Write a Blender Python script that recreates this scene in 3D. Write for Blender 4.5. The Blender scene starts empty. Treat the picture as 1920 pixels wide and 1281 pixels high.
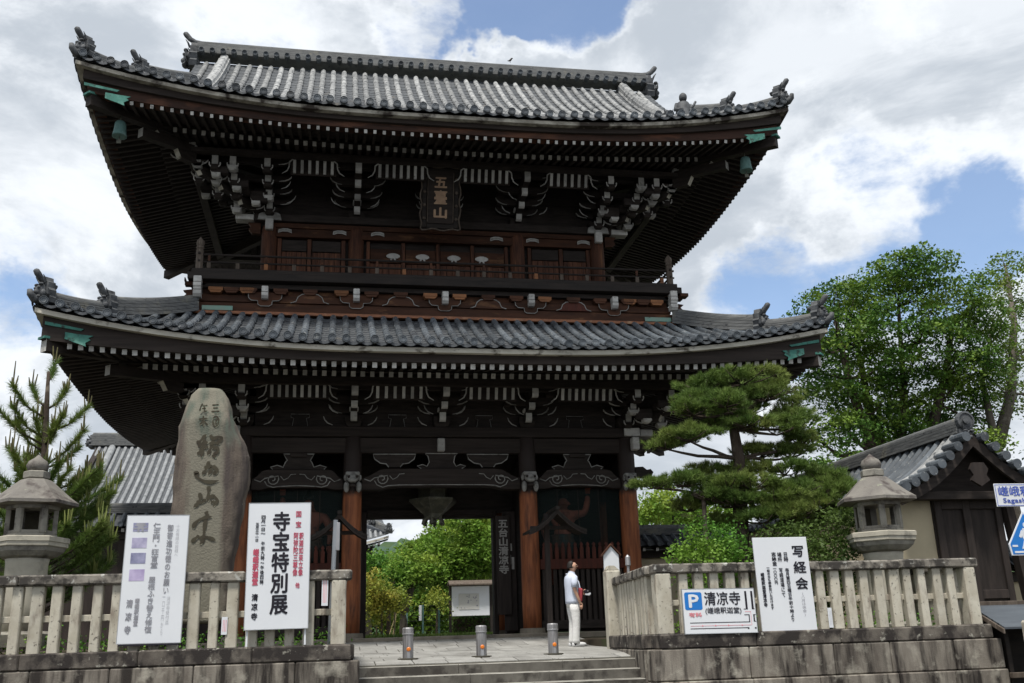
import bpy, math, random
import numpy as np
from mathutils import Matrix, Vector, noise as mnoise
random.seed(7); RNG = np.random.default_rng(11)
SC = bpy.context.scene
COL = SC.collection
R = math.radians

# ------------------------------------------------------------------ camera
cam_data = bpy.data.cameras.new('camera')
cam = bpy.data.objects.new('camera', cam_data); COL.objects.link(cam)
cam_data.sensor_width = 36.0
cam_data.lens = 34.62
cam_data.clip_start = 0.1; cam_data.clip_end = 3000
_rot = Matrix(((0.98441588, -0.02169212, -0.17451310),
               (-0.17329039, -0.28855435, -0.94165112),
               (-0.02993011, 0.95721776, -0.28781652)))
cam.matrix_world = Matrix.Translation((0, 0, 1.5)) @ _rot.to_4x4()
SC.camera = cam

# ------------------------------------------------------------------ view, world, sun
SC.view_settings.view_transform = 'Standard'
SC.view_settings.look = 'None'
SC.view_settings.exposure = 0.50
SC.view_settings.gamma = 1.0
SC.view_settings.use_curve_mapping = False
SUN_EL, SUN_AZ = R(66), R(208)      # azimuth clockwise from +Y: behind the camera, over its left shoulder
world = bpy.data.worlds.new('World'); SC.world = world; world.use_nodes = True
def build_world():
    nt = world.node_tree; nt.nodes.clear()
    N = nt.nodes.new; L = nt.links.new
    out = N('ShaderNodeOutputWorld'); bg = N('ShaderNodeBackground')
    sky = N('ShaderNodeTexSky'); sky.sky_type = 'NISHITA'; sky.sun_disc = False
    sky.sun_elevation = SUN_EL; sky.sun_rotation = SUN_AZ
    sky.air_density = 1.0; sky.dust_density = 1.6; sky.ozone_density = 1.6
    tc = N('ShaderNodeTexCoord')
    def math_(op, a, b=None, clamp=False):
        n = N('ShaderNodeMath'); n.operation = op; n.use_clamp = clamp
        for i, v in enumerate((a, b)):
            if v is None: continue
            if isinstance(v, (int, float)): n.inputs[i].default_value = v
            else: L(v, n.inputs[i])
        return n.outputs[0]
    def ramp(v, a, b, c=0.0, d=1.0):
        n = N('ShaderNodeMapRange'); n.interpolation_type = 'SMOOTHSTEP'
        L(v, n.inputs[0])
        for i, x in enumerate((a, b, c, d)): n.inputs[i + 1].default_value = x
        return n.outputs[0]
    def noise(scale, detail, rough, off=(0, 0, 0), sc=(1, 1, 1), dist=0.0):
        m = N('ShaderNodeMapping'); L(tc.outputs['Generated'], m.inputs[0])
        m.inputs['Location'].default_value = off; m.inputs['Scale'].default_value = sc
        n = N('ShaderNodeTexNoise'); L(m.outputs[0], n.inputs['Vector'])
        n.inputs['Scale'].default_value = scale; n.inputs['Detail'].default_value = detail
        n.inputs['Roughness'].default_value = rough; n.inputs['Distortion'].default_value = dist
        return n.outputs[0]
    def toward(d, r_in, r_out):      # 1 near the direction d, 0 away from it
        d = Vector(d).normalized()
        v = N('ShaderNodeVectorMath'); v.operation = 'DOT_PRODUCT'
        nn = N('ShaderNodeVectorMath'); nn.operation = 'NORMALIZE'; L(warped, nn.inputs[0])
        L(nn.outputs[0], v.inputs[0]); v.inputs[1].default_value = d
        return ramp(v.outputs['Value'], math.cos(r_out), math.cos(r_in))
    wn = N('ShaderNodeTexNoise'); L(tc.outputs['Generated'], wn.inputs['Vector']); wn.inputs['Scale'].default_value = 5.0; wn.inputs['Detail'].default_value = 6; wn.inputs['Roughness'].default_value = .6
    w1 = N('ShaderNodeVectorMath'); w1.operation = 'SUBTRACT'; L(wn.outputs['Color'], w1.inputs[0]); w1.inputs[1].default_value = (.5, .5, .5)
    w2 = N('ShaderNodeVectorMath'); w2.operation = 'SCALE'; L(w1.outputs[0], w2.inputs[0]); w2.inputs['Scale'].default_value = .30
    w3 = N('ShaderNodeVectorMath'); w3.operation = 'ADD'; L(tc.outputs['Generated'], w3.inputs[0]); L(w2.outputs[0], w3.inputs[1]); warped = w3.outputs[0]
    big = noise(2.6, 8, 0.62, off=(1.3, 0.4, 0.2), sc=(1, 1, 1.7), dist=0.3)
    fine = noise(6.5, 9, 0.62, off=(0.3, 2.1, 0.9), sc=(1, 1, 1.7), dist=0.3)
    shape = math_('ADD', math_('MULTIPLY', math_('SUBTRACT', big, 0.5), 0.80), math_('ADD', math_('MULTIPLY', math_('SUBTRACT', fine, 0.5), 0.42), 0.5))
    gaps = None
    for d, a, b, w in GAPS:
        g = math_('MULTIPLY', toward(d, R(a), R(b)), w)
        gaps = g if gaps is None else math_('ADD', gaps, g)
    dens = math_('SUBTRACT', math_('ADD', shape, 0.115), gaps)
    cover = ramp(dens, 0.385, 0.535, 0.06, 1.0)
    grey = noise(4.2, 7, 0.6, off=(4.0, 1.0, 3.0), sc=(1, 1, 2.2), dist=0.4)
    thick = ramp(dens, 0.46, 0.68)
    lum = math_('MULTIPLY', ramp(grey, 0.36, 0.66, 1.05, 0.76), ramp(thick, 0.0, 1.0, 1.0, 0.84))
    ccol = N('ShaderNodeMix'); ccol.data_type = 'RGBA'
    ccol.inputs[6].default_value = (0.40, 0.44, 0.49, 1); ccol.inputs[7].default_value = (0.70, 0.73, 0.765, 1)
    L(ramp(lum, 0.66, 1.0), ccol.inputs[0])
    skys = N('ShaderNodeMix'); skys.data_type = 'RGBA'; skys.blend_type = 'MULTIPLY'; skys.inputs[0].default_value = 1
    L(sky.outputs[0], skys.inputs[6]); skys.inputs[7].default_value = (0.145, 0.145, 0.145, 1)
    mx = N('ShaderNodeMix'); mx.data_type = 'RGBA'
    L(cover, mx.inputs[0]); L(skys.outputs[2], mx.inputs[6]); L(ccol.outputs[2], mx.inputs[7])
    L(mx.outputs[2], bg.inputs[0]); bg.inputs[1].default_value = 1.0
    L(bg.outputs[0], out.inputs[0])
# breaks in the cloud: direction, inner and outer radius in degrees, depth (they go on all round the sky)
GAPS = [((0.195, 0.801, 0.575), 1.0, 4.5, 0.26), ((0.150, 0.798, 0.595), 1.0, 4.0, 0.20), ((0.525, 0.765, 0.365), 1.0, 6.5, 0.16), ((0.60, 0.70, 0.385), 1.0, 6.5, 0.13), ((0.40, 0.85, 0.30), 1.0, 5.0, 0.10), ((0.085, 0.815, 0.58), 0.5, 3.2, 0.13),
        ((0.555, 0.763, 0.325), 1.0, 5.0, 0.06), ((-0.300, 0.912, 0.270), 0.5, 4.0, 0.12), ((0.415, 0.855, 0.315), 1.0, 5.0, 0.13),
        ((-0.9, 0.1, 0.5), 3, 12, 0.2), ((0.3, -0.8, 0.55), 3, 12, 0.2), ((-0.4, -0.6, 0.8), 3, 12, 0.2), ((0.9, -0.2, 0.4), 3, 12, 0.2)]
build_world()
sun_d = bpy.data.lights.new('sun', 'SUN'); sun_d.energy = 3.0; sun_d.angle = R(10); sun_d.color = (1.0, 0.955, 0.88)
sun = bpy.data.objects.new('sun', sun_d); COL.objects.link(sun)
_sd = Vector((math.sin(SUN_AZ) * math.cos(SUN_EL), math.cos(SUN_AZ) * math.cos(SUN_EL), math.sin(SUN_EL)))
sun.rotation_euler = _sd.to_track_quat('Z', 'Y').to_euler()
sun.location = (0, 0, 40)

# ------------------------------------------------------------------ mesh builder
class MB:
    def __init__(s): s.v = []; s.f = []; s.m = []
    def add(s, verts, faces, mi=0):
        b = len(s.v); s.v.extend([tuple(p) for p in verts])
        s.f.extend([tuple(i + b for i in f) for f in faces])
        s.m.extend(list(mi) if isinstance(mi, (list, tuple)) else [mi] * len(faces)); return s
    def box(s, x0, x1, y0, y1, z0, z1, mi=0, front=None):
        v = [(x0, y0, z0), (x1, y0, z0), (x1, y1, z0), (x0, y1, z0), (x0, y0, z1), (x1, y0, z1), (x1, y1, z1), (x0, y1, z1)]
        f = [(0, 1, 5, 4), (1, 2, 6, 5), (2, 3, 7, 6), (3, 0, 4, 7), (4, 5, 6, 7), (3, 2, 1, 0)]
        m = [mi] * 6
        if front is not None: m[0] = front
        return s.add(v, f, m)
    def cbox(s, x0, x1, y0, y1, z0, z1, c=0.01, mi=0, M=None):
        """box with chamfered edges"""
        xs, ys, zs = (x0, x1), (y0, y1), (z0, z1); v = []; idx = {}
        sg = (1, -1)
        for i in (0, 1):
            for j in (0, 1):
                for k in (0, 1):
                    for a in range(3):
                        p = [xs[i] + (0 if a == 0 else sg[i] * c), ys[j] + (0 if a == 1 else sg[j] * c), zs[k] + (0 if a == 2 else sg[k] * c)]
                        idx[i, j, k, a] = len(v); v.append(tuple(p))
        f = []
        I = idx
        for a in range(3):
            for s_ in (0, 1):
                def g(p, q):
                    key = [0, 0, 0]; key[a] = s_; o = [b for b in range(3) if b != a]; key[o[0]] = p; key[o[1]] = q
                    return I[key[0], key[1], key[2], a]
                fc = (g(0, 0), g(1, 0), g(1, 1), g(0, 1)); f.append(fc)
        for a in range(3):      # edges along axis a
            o = [b for b in range(3) if b != a]
            for p in (0, 1):
                for q in (0, 1):
                    k0 = [0, 0, 0]; k0[o[0]] = p; k0[o[1]] = q; k1 = list(k0); k1[a] = 1
                    f.append((I[(*k0, o[0])], I[(*k1, o[0])], I[(*k1, o[1])], I[(*k0, o[1])]))
        for i in (0, 1):
            for j in (0, 1):
                for k in (0, 1):
                    f.append((I[i, j, k, 0], I[i, j, k, 1], I[i, j, k, 2]))
        cx, cy, cz = (x0 + x1) / 2, (y0 + y1) / 2, (z0 + z1) / 2
        ff = []
        for fc in f:      # outward winding
            P = [np.array(v[q]) for q in fc]; n = np.cross(P[1] - P[0], P[2] - P[0]); ce = sum(P) / len(P)
            ff.append(fc if np.dot(n, ce - np.array((cx, cy, cz))) >= 0 else fc[::-1])
        if M is not None: v = [tuple(M @ Vector(p)) for p in v]
        return s.add(v, ff, mi)
    def prism(s, poly, axis, a0, a1, mi=0, cap=None, M=None):
        """extrude a polygon; axis 'x': poly is (y,z), 'y': (x,z), 'z': (x,y)"""
        n = len(poly)
        def P(p, a):
            return (a, p[0], p[1]) if axis == 'x' else ((p[0], a, p[1]) if axis == 'y' else (p[0], p[1], a))
        v = [P(p, a0) for p in poly] + [P(p, a1) for p in poly]
        f = [(i, (i + 1) % n, (i + 1) % n + n, i + n) for i in range(n)] + [tuple(range(n))[::-1], tuple(range(n, 2 * n))]
        m = ([mi] * n if not isinstance(mi, (list, tuple)) else list(mi)) + [mi if cap is None and not isinstance(mi, (list, tuple)) else (cap or 0)] * 2
        if M is not None: v = [tuple(M @ Vector(p)) for p in v]
        return s.add(v, f, m)
    def tube(s, pts, rad, n=8, mi=0, caps=True, flat=None):
        pts = [np.array(p, float) for p in pts]; k = len(pts)
        if not hasattr(rad, '__len__'): rad = [rad] * k
        v = []; ref = None
        for i in range(k):
            t = pts[min(i + 1, k - 1)] - pts[max(i - 1, 0)]; t = t / (np.linalg.norm(t) + 1e-9)
            if ref is None: ref = np.array((1, 0, 0)) if abs(t[0]) < .8 else np.array((0, 1, 0))
            a = ref - t * np.dot(ref, t); a /= np.linalg.norm(a) + 1e-9; b = np.cross(t, a); ref = a
            for j in range(n):
                q = 2 * math.pi * j / n
                v.append(tuple(pts[i] + rad[i] * (a * math.cos(q) + b * math.sin(q))))
        f = [(i * n + j, i * n + (j + 1) % n, (i + 1) * n + (j + 1) % n, (i + 1) * n + j) for i in range(k - 1) for j in range(n)]
        if caps: f += [tuple(range(n))[::-1], tuple(range((k - 1) * n, k * n))]
        return s.add(v, f, mi)
    def lathe(s, cx, cy, prof, n=16, mi=0, ph=0.0, sx=1.0, sy=1.0):
        v = []; k = len(prof)
        for r, z in prof:
            for j in range(n):
                q = 2 * math.pi * (j + ph) / n; v.append((cx + sx * r * math.cos(q), cy + sy * r * math.sin(q), z))
        f = [(i * n + j, i * n + (j + 1) % n, (i + 1) * n + (j + 1) % n, (i + 1) * n + j) for i in range(k - 1) for j in range(n)]
        f += [tuple(range(n))[::-1], tuple(range((k - 1) * n, k * n))]
        return s.add(v, f, mi)
    def loft(s, rings, mi=0, caps=True):
        n = len(rings[0]); v = [p for r in rings for p in r]; k = len(rings)
        f = [(i * n + j, i * n + (j + 1) % n, (i + 1) * n + (j + 1) % n, (i + 1) * n + j) for i in range(k - 1) for j in range(n)]
        if caps: f += [tuple(range(n))[::-1], tuple(range((k - 1) * n, k * n))]
        return s.add(v, f, mi)
    def grid(s, P, mi=0):
        P = np.asarray(P); a, b = P.shape[:2]
        f = [(i * b + j, i * b + j + 1, (i + 1) * b + j + 1, (i + 1) * b + j) for i in range(a - 1) for j in range(b - 1)]
        return s.add(P.reshape(-1, 3).tolist(), f, mi)
    def ball(s, c, r, n=10, m=7, mi=0):
        if not hasattr(r, '__len__'): r = (r, r, r)
        prof = [(math.sin(math.pi * (i + .02) / (m + .04)), -math.cos(math.pi * (i + .02) / (m + .04))) for i in range(m + 1)]
        v = []; k = len(prof)
        for q, z in prof:
            for j in range(n):
                a = 2 * math.pi * j / n; v.append((c[0] + r[0] * q * math.cos(a), c[1] + r[1] * q * math.sin(a), c[2] + r[2] * z))
        f = [(i * n + j, i * n + (j + 1) % n, (i + 1) * n + (j + 1) % n, (i + 1) * n + j) for i in range(k - 1) for j in range(n)]
        f += [tuple(range(n))[::-1], tuple(range((k - 1) * n, k * n))]
        return s.add(v, f, mi)
    def mesh(s, name, mats, org=(0, 0, 0), smooth=False):
        me = bpy.data.meshes.new(name)
        vv = [(p[0] - org[0], p[1] - org[1], p[2] - org[2]) for p in s.v] if any(org) else s.v
        me.from_pydata(vv, [], s.f)
        for m in (mats if isinstance(mats, (list, tuple)) else [mats]): me.materials.append(m)
        me.polygons.foreach_set('material_index', np.array(s.m, dtype=np.int32))
        if smooth: me.polygons.foreach_set('use_smooth', np.ones(len(s.f), dtype=bool))
        me.update(); return me

ORG = {}
def link(o, parent=None, loc=(0, 0, 0)):
    """place o so that its origin is at the world point loc"""
    COL.objects.link(o); ORG[o.name] = tuple(loc)
    if parent is not None:
        o.parent = parent; p = ORG[parent.name]; o.location = (loc[0] - p[0], loc[1] - p[1], loc[2] - p[2])
    else: o.location = loc
    return o
def part(name, mb, mats, parent, smooth=False, kind=None, label=None):
    """a mesh given in world coordinates, as a child of parent"""
    org = ORG[parent.name]
    o = bpy.data.objects.new(name, mb.mesh(name, mats, org, smooth)); link(o, parent, org)
    if kind: o['kind'] = kind
    if label: o['label'] = label
    return o
def piece(name, me, parent, loc, rot=None, scale=None, label=None):
    """an object on shared mesh data at a world point (parent unrotated)"""
    o = bpy.data.objects.new(name, me); link(o, parent, loc)
    if rot is not None: o.rotation_euler = rot
    if scale is not None: o.scale = scale
    if label: o['label'] = label
    return o
def tag(o, label, cat, group=None, kind=None):
    if label: o['label'] = label
    if cat: o['category'] = cat
    if group: o['group'] = group
    if kind: o['kind'] = kind
    return o
def thing(name, loc, label, cat, group=None):
    o = bpy.data.objects.new(name, None); o.empty_display_size = .2
    link(o, None, loc); return tag(o, label, cat, group)
def single(name, mb, mats, label, cat, group=None, smooth=False, loc=(0, 0, 0)):
    o = bpy.data.objects.new(name, mb.mesh(name, mats, loc, smooth)); link(o, None, loc)
    return tag(o, label, cat, group)
def struct(name, mb, mats, smooth=False):
    o = bpy.data.objects.new(name, mb.mesh(name, mats, (0, 0, 0), smooth)); link(o); o['kind'] = 'structure'; return o
def quick_mesh(name, V, nper, mats, mi=None):
    """V: (count*nper, 3) array, one n-gon per nper vertices"""
    V = np.asarray(V, dtype=np.float32).reshape(-1, 3); n = len(V) // nper
    me = bpy.data.meshes.new(name)
    me.vertices.add(len(V)); me.vertices.foreach_set('co', V.ravel())
    me.loops.add(n * nper); me.loops.foreach_set('vertex_index', np.arange(n * nper, dtype=np.int32))
    me.polygons.add(n); me.polygons.foreach_set('loop_start', np.arange(0, n * nper, nper, dtype=np.int32))
    for m in (mats if isinstance(mats, (list, tuple)) else [mats]): me.materials.append(m)
    if mi is not None: me.polygons.foreach_set('material_index', np.asarray(mi, dtype=np.int32))
    me.update(calc_edges=True); return me

# ------------------------------------------------------------------ materials
def C(*a): return (a[0], a[1], a[2], 1.0) if len(a) == 3 else (a[0], a[0], a[0], 1.0)
MATS = {}
def pmat(name, c1, c2, scale=3.0, rough=0.8, stretch=(1, 1, 1), lo=0.35, hi=0.65, c3=None, s3=1.0, st3=(1, 1, 1), t3=(0.5, 0.62),
         c4=None, s4=9.0, t4=(0.6, 0.66), bump=0.25, bscale=60.0, bst=(1, 1, 1), bdist=0.01, spec=0.25, rnd=0.0, metal=0.0, island=0.0, trans=0.0, detail=6, zmix=None):
    m = bpy.data.materials.new(name); m.use_nodes = True; nt = m.node_tree; N = nt.nodes.new; L = nt.links.new
    b = nt.nodes['Principled BSDF']; out = nt.nodes['Material Output']
    geo = N('ShaderNodeNewGeometry')
    def noise(sc, st, det=detail, off=0.0):
        mp = N('ShaderNodeMapping'); L(geo.outputs['Position'], mp.inputs[0]); mp.inputs['Scale'].default_value = st; mp.inputs['Location'].default_value = (off, off * 1.7, off * .6)
        n = N('ShaderNodeTexNoise'); L(mp.outputs[0], n.inputs['Vector']); n.inputs['Scale'].default_value = sc; n.inputs['Detail'].default_value = det; n.inputs['Roughness'].default_value = 0.6
        return n.outputs[0]
    def rampv(v, a, c):
        r = N('ShaderNodeMapRange'); L(v, r.inputs[0]); r.inputs[1].default_value = a; r.inputs[2].default_value = c; return r.outputs[0]
    def mix(f, a, c, blend='MIX'):
        x = N('ShaderNodeMix'); x.data_type = 'RGBA'; x.blend_type = blend
        if isinstance(f, (int, float)): x.inputs[0].default_value = f
        else: L(f, x.inputs[0])
        for i, q in ((6, a), (7, c)):
            if isinstance(q, tuple): x.inputs[i].default_value = q
            else: L(q, x.inputs[i])
        return x.outputs[2]
    col = mix(rampv(noise(scale, stretch), lo, hi), C(*c1), C(*c2))
    if c3: col = mix(rampv(noise(s3, st3, off=3.1), *t3), col, C(*c3))
    if c4: col = mix(rampv(noise(s4, (1, 1, 1), off=7.7), *t4), col, C(*c4))
    if zmix:      # eave shade painted into the colour above a height, with an uneven edge
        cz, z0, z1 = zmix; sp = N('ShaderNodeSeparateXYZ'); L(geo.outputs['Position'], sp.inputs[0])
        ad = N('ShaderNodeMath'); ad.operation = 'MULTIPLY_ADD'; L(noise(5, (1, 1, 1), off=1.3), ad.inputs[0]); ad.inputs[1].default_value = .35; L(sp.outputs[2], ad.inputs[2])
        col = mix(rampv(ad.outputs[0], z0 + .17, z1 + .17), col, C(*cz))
    if rnd or island:
        if rnd: src = N('ShaderNodeObjectInfo').outputs['Random']; k = rnd
        else: src = geo.outputs['Random Per Island']; k = island
        r = N('ShaderNodeMapRange'); L(src, r.inputs[0]); r.inputs[3].default_value = 1 - k; r.inputs[4].default_value = 1 + k
        hs = N('ShaderNodeHueSaturation'); L(col, hs.inputs['Color']); L(r.outputs[0], hs.inputs['Value']); col = hs.outputs[0]
    L(col, b.inputs['Base Color'])
    b.inputs['Roughness'].default_value = rough; b.inputs['Specular IOR Level'].default_value = spec; b.inputs['Metallic'].default_value = metal
    if bump:
        bp = N('ShaderNodeBump'); bp.inputs['Strength'].default_value = bump; bp.inputs['Distance'].default_value = bdist
        L(noise(bscale, bst, 5, off=2.2), bp.inputs['Height']); L(bp.outputs[0], b.inputs['Normal'])
    if trans:
        t = N('ShaderNodeBsdfTranslucent'); L(col, t.inputs[0]); ms = N('ShaderNodeMixShader'); ms.inputs[0].default_value = trans
        L(b.outputs[0], ms.inputs[1]); L(t.outputs[0], ms.inputs[2]); L(ms.outputs[0], out.inputs[0])
    MATS[name] = m; return m
# timber
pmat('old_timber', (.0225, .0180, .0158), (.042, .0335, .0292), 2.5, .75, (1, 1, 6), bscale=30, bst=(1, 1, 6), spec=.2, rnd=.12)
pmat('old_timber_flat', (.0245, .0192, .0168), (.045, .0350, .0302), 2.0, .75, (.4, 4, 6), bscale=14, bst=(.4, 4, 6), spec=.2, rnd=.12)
pmat('lacquer_column', (.36, .125, .05), (.20, .064, .027), 3.0, .62, (5, 5, .5), c3=(.085, .032, .018), s3=1.6, st3=(4, 4, .6), t3=(.5, .7), bscale=30, bst=(6, 6, .6), spec=.3, zmix=((.030, .021, .018), 4.82, 4.98))  # the dark upper mix paints the shade under the eave into the columns
pmat('brown_timber', (.085, .036, .020), (.040, .019, .012), 2.2, .75, (.5, 3, 3), c3=(.17, .085, .042), s3=2.4, st3=(.6, 2, 2), t3=(.58, .72), bscale=20, bst=(.6, 4, 4), spec=.2, rnd=.18)
pmat('brown_timber_up', (.135, .058, .034), (.055, .026, .018), 3.0, .75, (5, 5, .5), c3=(.21, .10, .05), s3=2.6, st3=(5, 5, .4), t3=(.58, .72), bscale=24, bst=(6, 6, .6), spec=.2, rnd=.2)
pmat('fascia_timber', (.060, .029, .020), (.028, .016, .012), 2.0, .75, (.4, 3, 4), c3=(.11, .05, .03), s3=1.5, st3=(.5, 2, 2), bscale=18, bst=(.5, 4, 4), spec=.2)
pmat('bright_timber', (.30, .135, .060), (.16, .072, .036), 3.0, .75, (.5, 3, 3), bscale=24, spec=.2, rnd=.3)
pmat('white_end', (.50, .49, .46), (.37, .36, .34), 5.0, .8, c3=(.22, .21, .19), s3=9, t3=(.58, .72), bump=.15, spec=.2, rnd=.28)
pmat('white_line', (.36, .355, .335), (.20, .195, .18), 5.0, .8, c3=(.10, .095, .085), s3=6, t3=(.55, .7), bump=.15, spec=.2)
pmat('bare_board', (.56, .53, .45), (.38, .36, .31), 1.6, .8, (.6, 2, 3), c3=(.085, .072, .055), s3=2.6, st3=(1, 1, 1.5), t3=(.54, .66), bscale=30, spec=.2, rnd=.1)
pmat('stained_board', (.50, .47, .40), (.22, .20, .165), 2.4, .85, (1, 1, 1.5), c3=(.045, .036, .030), s3=2.2, t3=(.46, .60), bscale=30, spec=.2)
pmat('green_copper', (.070, .235, .19), (.042, .145, .12), 4.0, .75, c3=(.16, .36, .30), s3=3.0, t3=(.55, .7), c4=(.035, .05, .042), s4=7, t4=(.56, .66), bscale=40, spec=.3)
pmat('pale_copper', (.17, .34, .28), (.24, .30, .25), 4.0, .8, c3=(.09, .10, .085), s3=3.0, t3=(.58, .68), bscale=40, spec=.3)
pmat('copper_strip', (.34, .135, .060), (.18, .075, .040), 4.0, .6, (1, 3, 3), c3=(.40, .24, .14), s3=2.0, t3=(.6, .7), spec=.4)
# clay tiles
pmat('roof_tile', (.062, .074, .088), (.115, .130, .145), 3.2, .55, c3=(.050, .055, .062), s3=1.2, t3=(.5, .66), c4=(.27, .275, .265), s4=14, t4=(.60, .69), bscale=50, spec=.4, rnd=.30, bump=.35)
pmat('weathered_tile', (.37, .372, .365), (.225, .23, .232), 4.0, .75, c3=(.095, .10, .105), s3=7.0, t3=(.50, .66), bscale=60, spec=.3, rnd=.24, bump=.4)
pmat('pan_tile', (.052, .058, .066), (.095, .102, .11), 3.5, .6, c3=(.19, .17, .14), s3=1.7, t3=(.62, .75), c4=(.24, .24, .225), s4=16, t4=(.62, .7), bscale=50, spec=.35, bump=.35)
pmat('ridge_tile', (.085, .088, .090), (.165, .168, .165), 5.0, .7, (.7, .7, 5), c3=(.21, .20, .165), s3=2.2, t3=(.58, .72), c4=(.04, .042, .045), s4=8, t4=(.6, .68), bscale=60, spec=.3, bump=.5)
pmat('ornament_tile', (.060, .064, .070), (.115, .12, .125), 6.0, .65, c3=(.03, .032, .035), s3=5, t3=(.5, .65), bscale=40, spec=.35, bump=.5)
pmat('far_tile', (.30, .31, .315), (.19, .197, .205), 4.0, .6, c3=(.12, .125, .13), s3=6, t3=(.56, .7), spec=.35, rnd=.1)
# stone
pmat('granite', (.53, .50, .42), (.42, .385, .31), 5.0, .85, (1, 1, .8), c3=(.20, .165, .135), s3=2.6, st3=(2.4, 2.4, .7), t3=(.55, .74), c4=(.085, .074, .064), s4=20, t4=(.60, .71), bscale=90, spec=.2, rnd=.12, bump=.4)
pmat('granite_rail', (.31, .285, .245), (.19, .172, .148), 4.0, .9, c3=(.055, .05, .045), s3=5.0, t3=(.44, .57), c4=(.42, .415, .38), s4=11, t4=(.60, .68), bscale=70, spec=.2, bump=.6)
pmat('wall_stone', (.255, .23, .195), (.13, .112, .096), 2.2, .9, (2.0, 2.0, .55), c3=(.034, .029, .026), s3=1.7, st3=(3.0, 3.0, .40), t3=(.46, .62), c4=(.38, .355, .30), s4=3.2, t4=(.54, .72), bscale=50, spec=.2, rnd=.12, bump=.6)
pmat('ledge_stone', (.185, .165, .14), (.085, .073, .064), 3.0, .9, c3=(.036, .031, .029), s3=3.2, st3=(1, 1, .8), t3=(.42, .56), c4=(.34, .325, .28), s4=9, t4=(.62, .70), bscale=60, spec=.2, bump=.6)
pmat('step_riser', (.15, .14, .122), (.085, .078, .068), 3.0, .9, (1, 1, .6), c3=(.05, .045, .04), s3=3, t3=(.5, .62), bscale=50, bump=.4, spec=.2)
pmat('monument_stone', (.104, .083, .069), (.165, .138, .112), 1.5, .9, (2.6, 2.6, .45), c3=(.080, .066, .060), s3=2.2, st3=(2.2, 2.2, .25), t3=(.48, .66), c4=(.335, .32, .28), s4=7, t4=(.66, .76), bscale=34, spec=.2, bump=.6, bdist=.02)
pmat('inscription_stone', (.335, .315, .235), (.215, .205, .150), 2.4, .9, (2, 2, .6), c3=(.16, .215, .165), s3=1.3, t3=(.52, .66), bscale=40, spec=.2, bump=.6)
pmat('monument_green', (.165, .225, .180), (.19, .165, .135), 3.0, .9, bscale=34, spec=.2, bump=.6)
pmat('groove_shade_and_panel', (.075, .068, .048), (.055, .047, .036), 6, .95, bump=0, spec=.1)  # dark tone painted for the shade inside the cut strokes
pmat('lantern_stone', (.30, .285, .245), (.185, .172, .15), 4.0, .9, (1, 1, .8), c3=(.085, .078, .070), s3=3.0, t3=(.52, .66), c4=(.36, .345, .21), s4=8, t4=(.66, .72), bscale=60, spec=.2, bump=.5)
pmat('lantern_cap_stone', (.16, .148, .135), (.22, .205, .18), 3.0, .9, c3=(.075, .062, .058), s3=3.0, t3=(.50, .64), c4=(.27, .28, .21), s4=7, t4=(.64, .72), bscale=50, spec=.2, bump=.6)
pmat('lantern_pale_stone', (.45, .42, .345), (.36, .335, .275), 4.0, .9, c3=(.21, .20, .17), s3=3.0, t3=(.56, .70), bscale=60, spec=.2, bump=.4)
pmat('paving_stone', (.34, .335, .315), (.255, .25, .235), 3.0, .85, c3=(.19, .183, .17), s3=1.2, t3=(.5, .68), c4=(.12, .115, .10), s4=15, t4=(.62, .70), bscale=60, spec=.25, rnd=.13, bump=.4)
pmat('step_stone', (.36, .345, .31), (.22, .21, .185), 3.0, .85, c3=(.10, .092, .082), s3=2.6, st3=(1, 1, .8), t3=(.54, .68), bscale=60, spec=.25, rnd=.08, bump=.4)
pmat('joint_earth', (.085, .078, .062), (.055, .052, .042), 6.0, .95, bump=.5, spec=.1)
pmat('garden_earth', (.080, .066, .048), (.055, .046, .034), 2.0, .95, c3=(.05, .075, .025), s3=.8, t3=(.5, .65), bscale=30, bump=.6, spec=.1)
pmat('base_stone', (.27, .235, .185), (.19, .165, .13), 3.0, .9, c3=(.11, .095, .08), s3=2, t3=(.54, .7), bscale=40, bump=.5, spec=.2, rnd=.1)
pmat('asphalt', (.055, .055, .056), (.045, .045, .046), 8, .9, bscale=120, bump=.5, spec=.2)
pmat('plaster', (.50, .43, .30), (.43, .37, .26), 1.5, .9, c3=(.36, .31, .23), s3=1.2, t3=(.55, .75), bscale=40, bump=.15, spec=.15)
pmat('white_plaster', (.62, .61, .58), (.55, .54, .51), 1.5, .9, bump=.1, spec=.15)
# signs, metal
pmat('sign_white', (.72, .74, .77), (.68, .70, .735), 1.2, .55, bump=0, spec=.3)
pmat('sign_frame', (.48, .49, .50), (.40, .41, .42), 3, .4, bump=0, spec=.4, metal=.4)
pmat('ink_black', (.018, .017, .024), (.022, .02, .028), 4, .6, bump=0, spec=.2)
pmat('ink_faded', (.25, .25, .28), (.36, .36, .39), 6, .7, bump=0, spec=.2)
pmat('ink_pale', (.46, .47, .50), (.54, .55, .57), 6, .7, bump=0, spec=.2)
pmat('ink_red', (.48, .075, .125), (.52, .11, .16), 6, .7, bump=0, spec=.2)
pmat('ink_pink', (.72, .24, .28), (.75, .30, .33), 6, .7, bump=0, spec=.2)
pmat('sign_blue', (.012, .165, .52), (.014, .18, .56), 2, .45, bump=0, spec=.4)
pmat('print_blue', (.05, .09, .42), (.06, .11, .46), 2, .5, bump=0, spec=.3)
pmat('print_mauve', (.27, .255, .40), (.50, .47, .62), 9, .6, lo=.3, hi=.7, bump=0, spec=.3)
pmat('print_slate', (.16, .165, .27), (.37, .37, .52), 7, .6, lo=.3, hi=.7, bump=0, spec=.3)
pmat('print_violet', (.33, .27, .46), (.56, .49, .68), 6, .6, lo=.3, hi=.7, bump=0, spec=.3)
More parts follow.
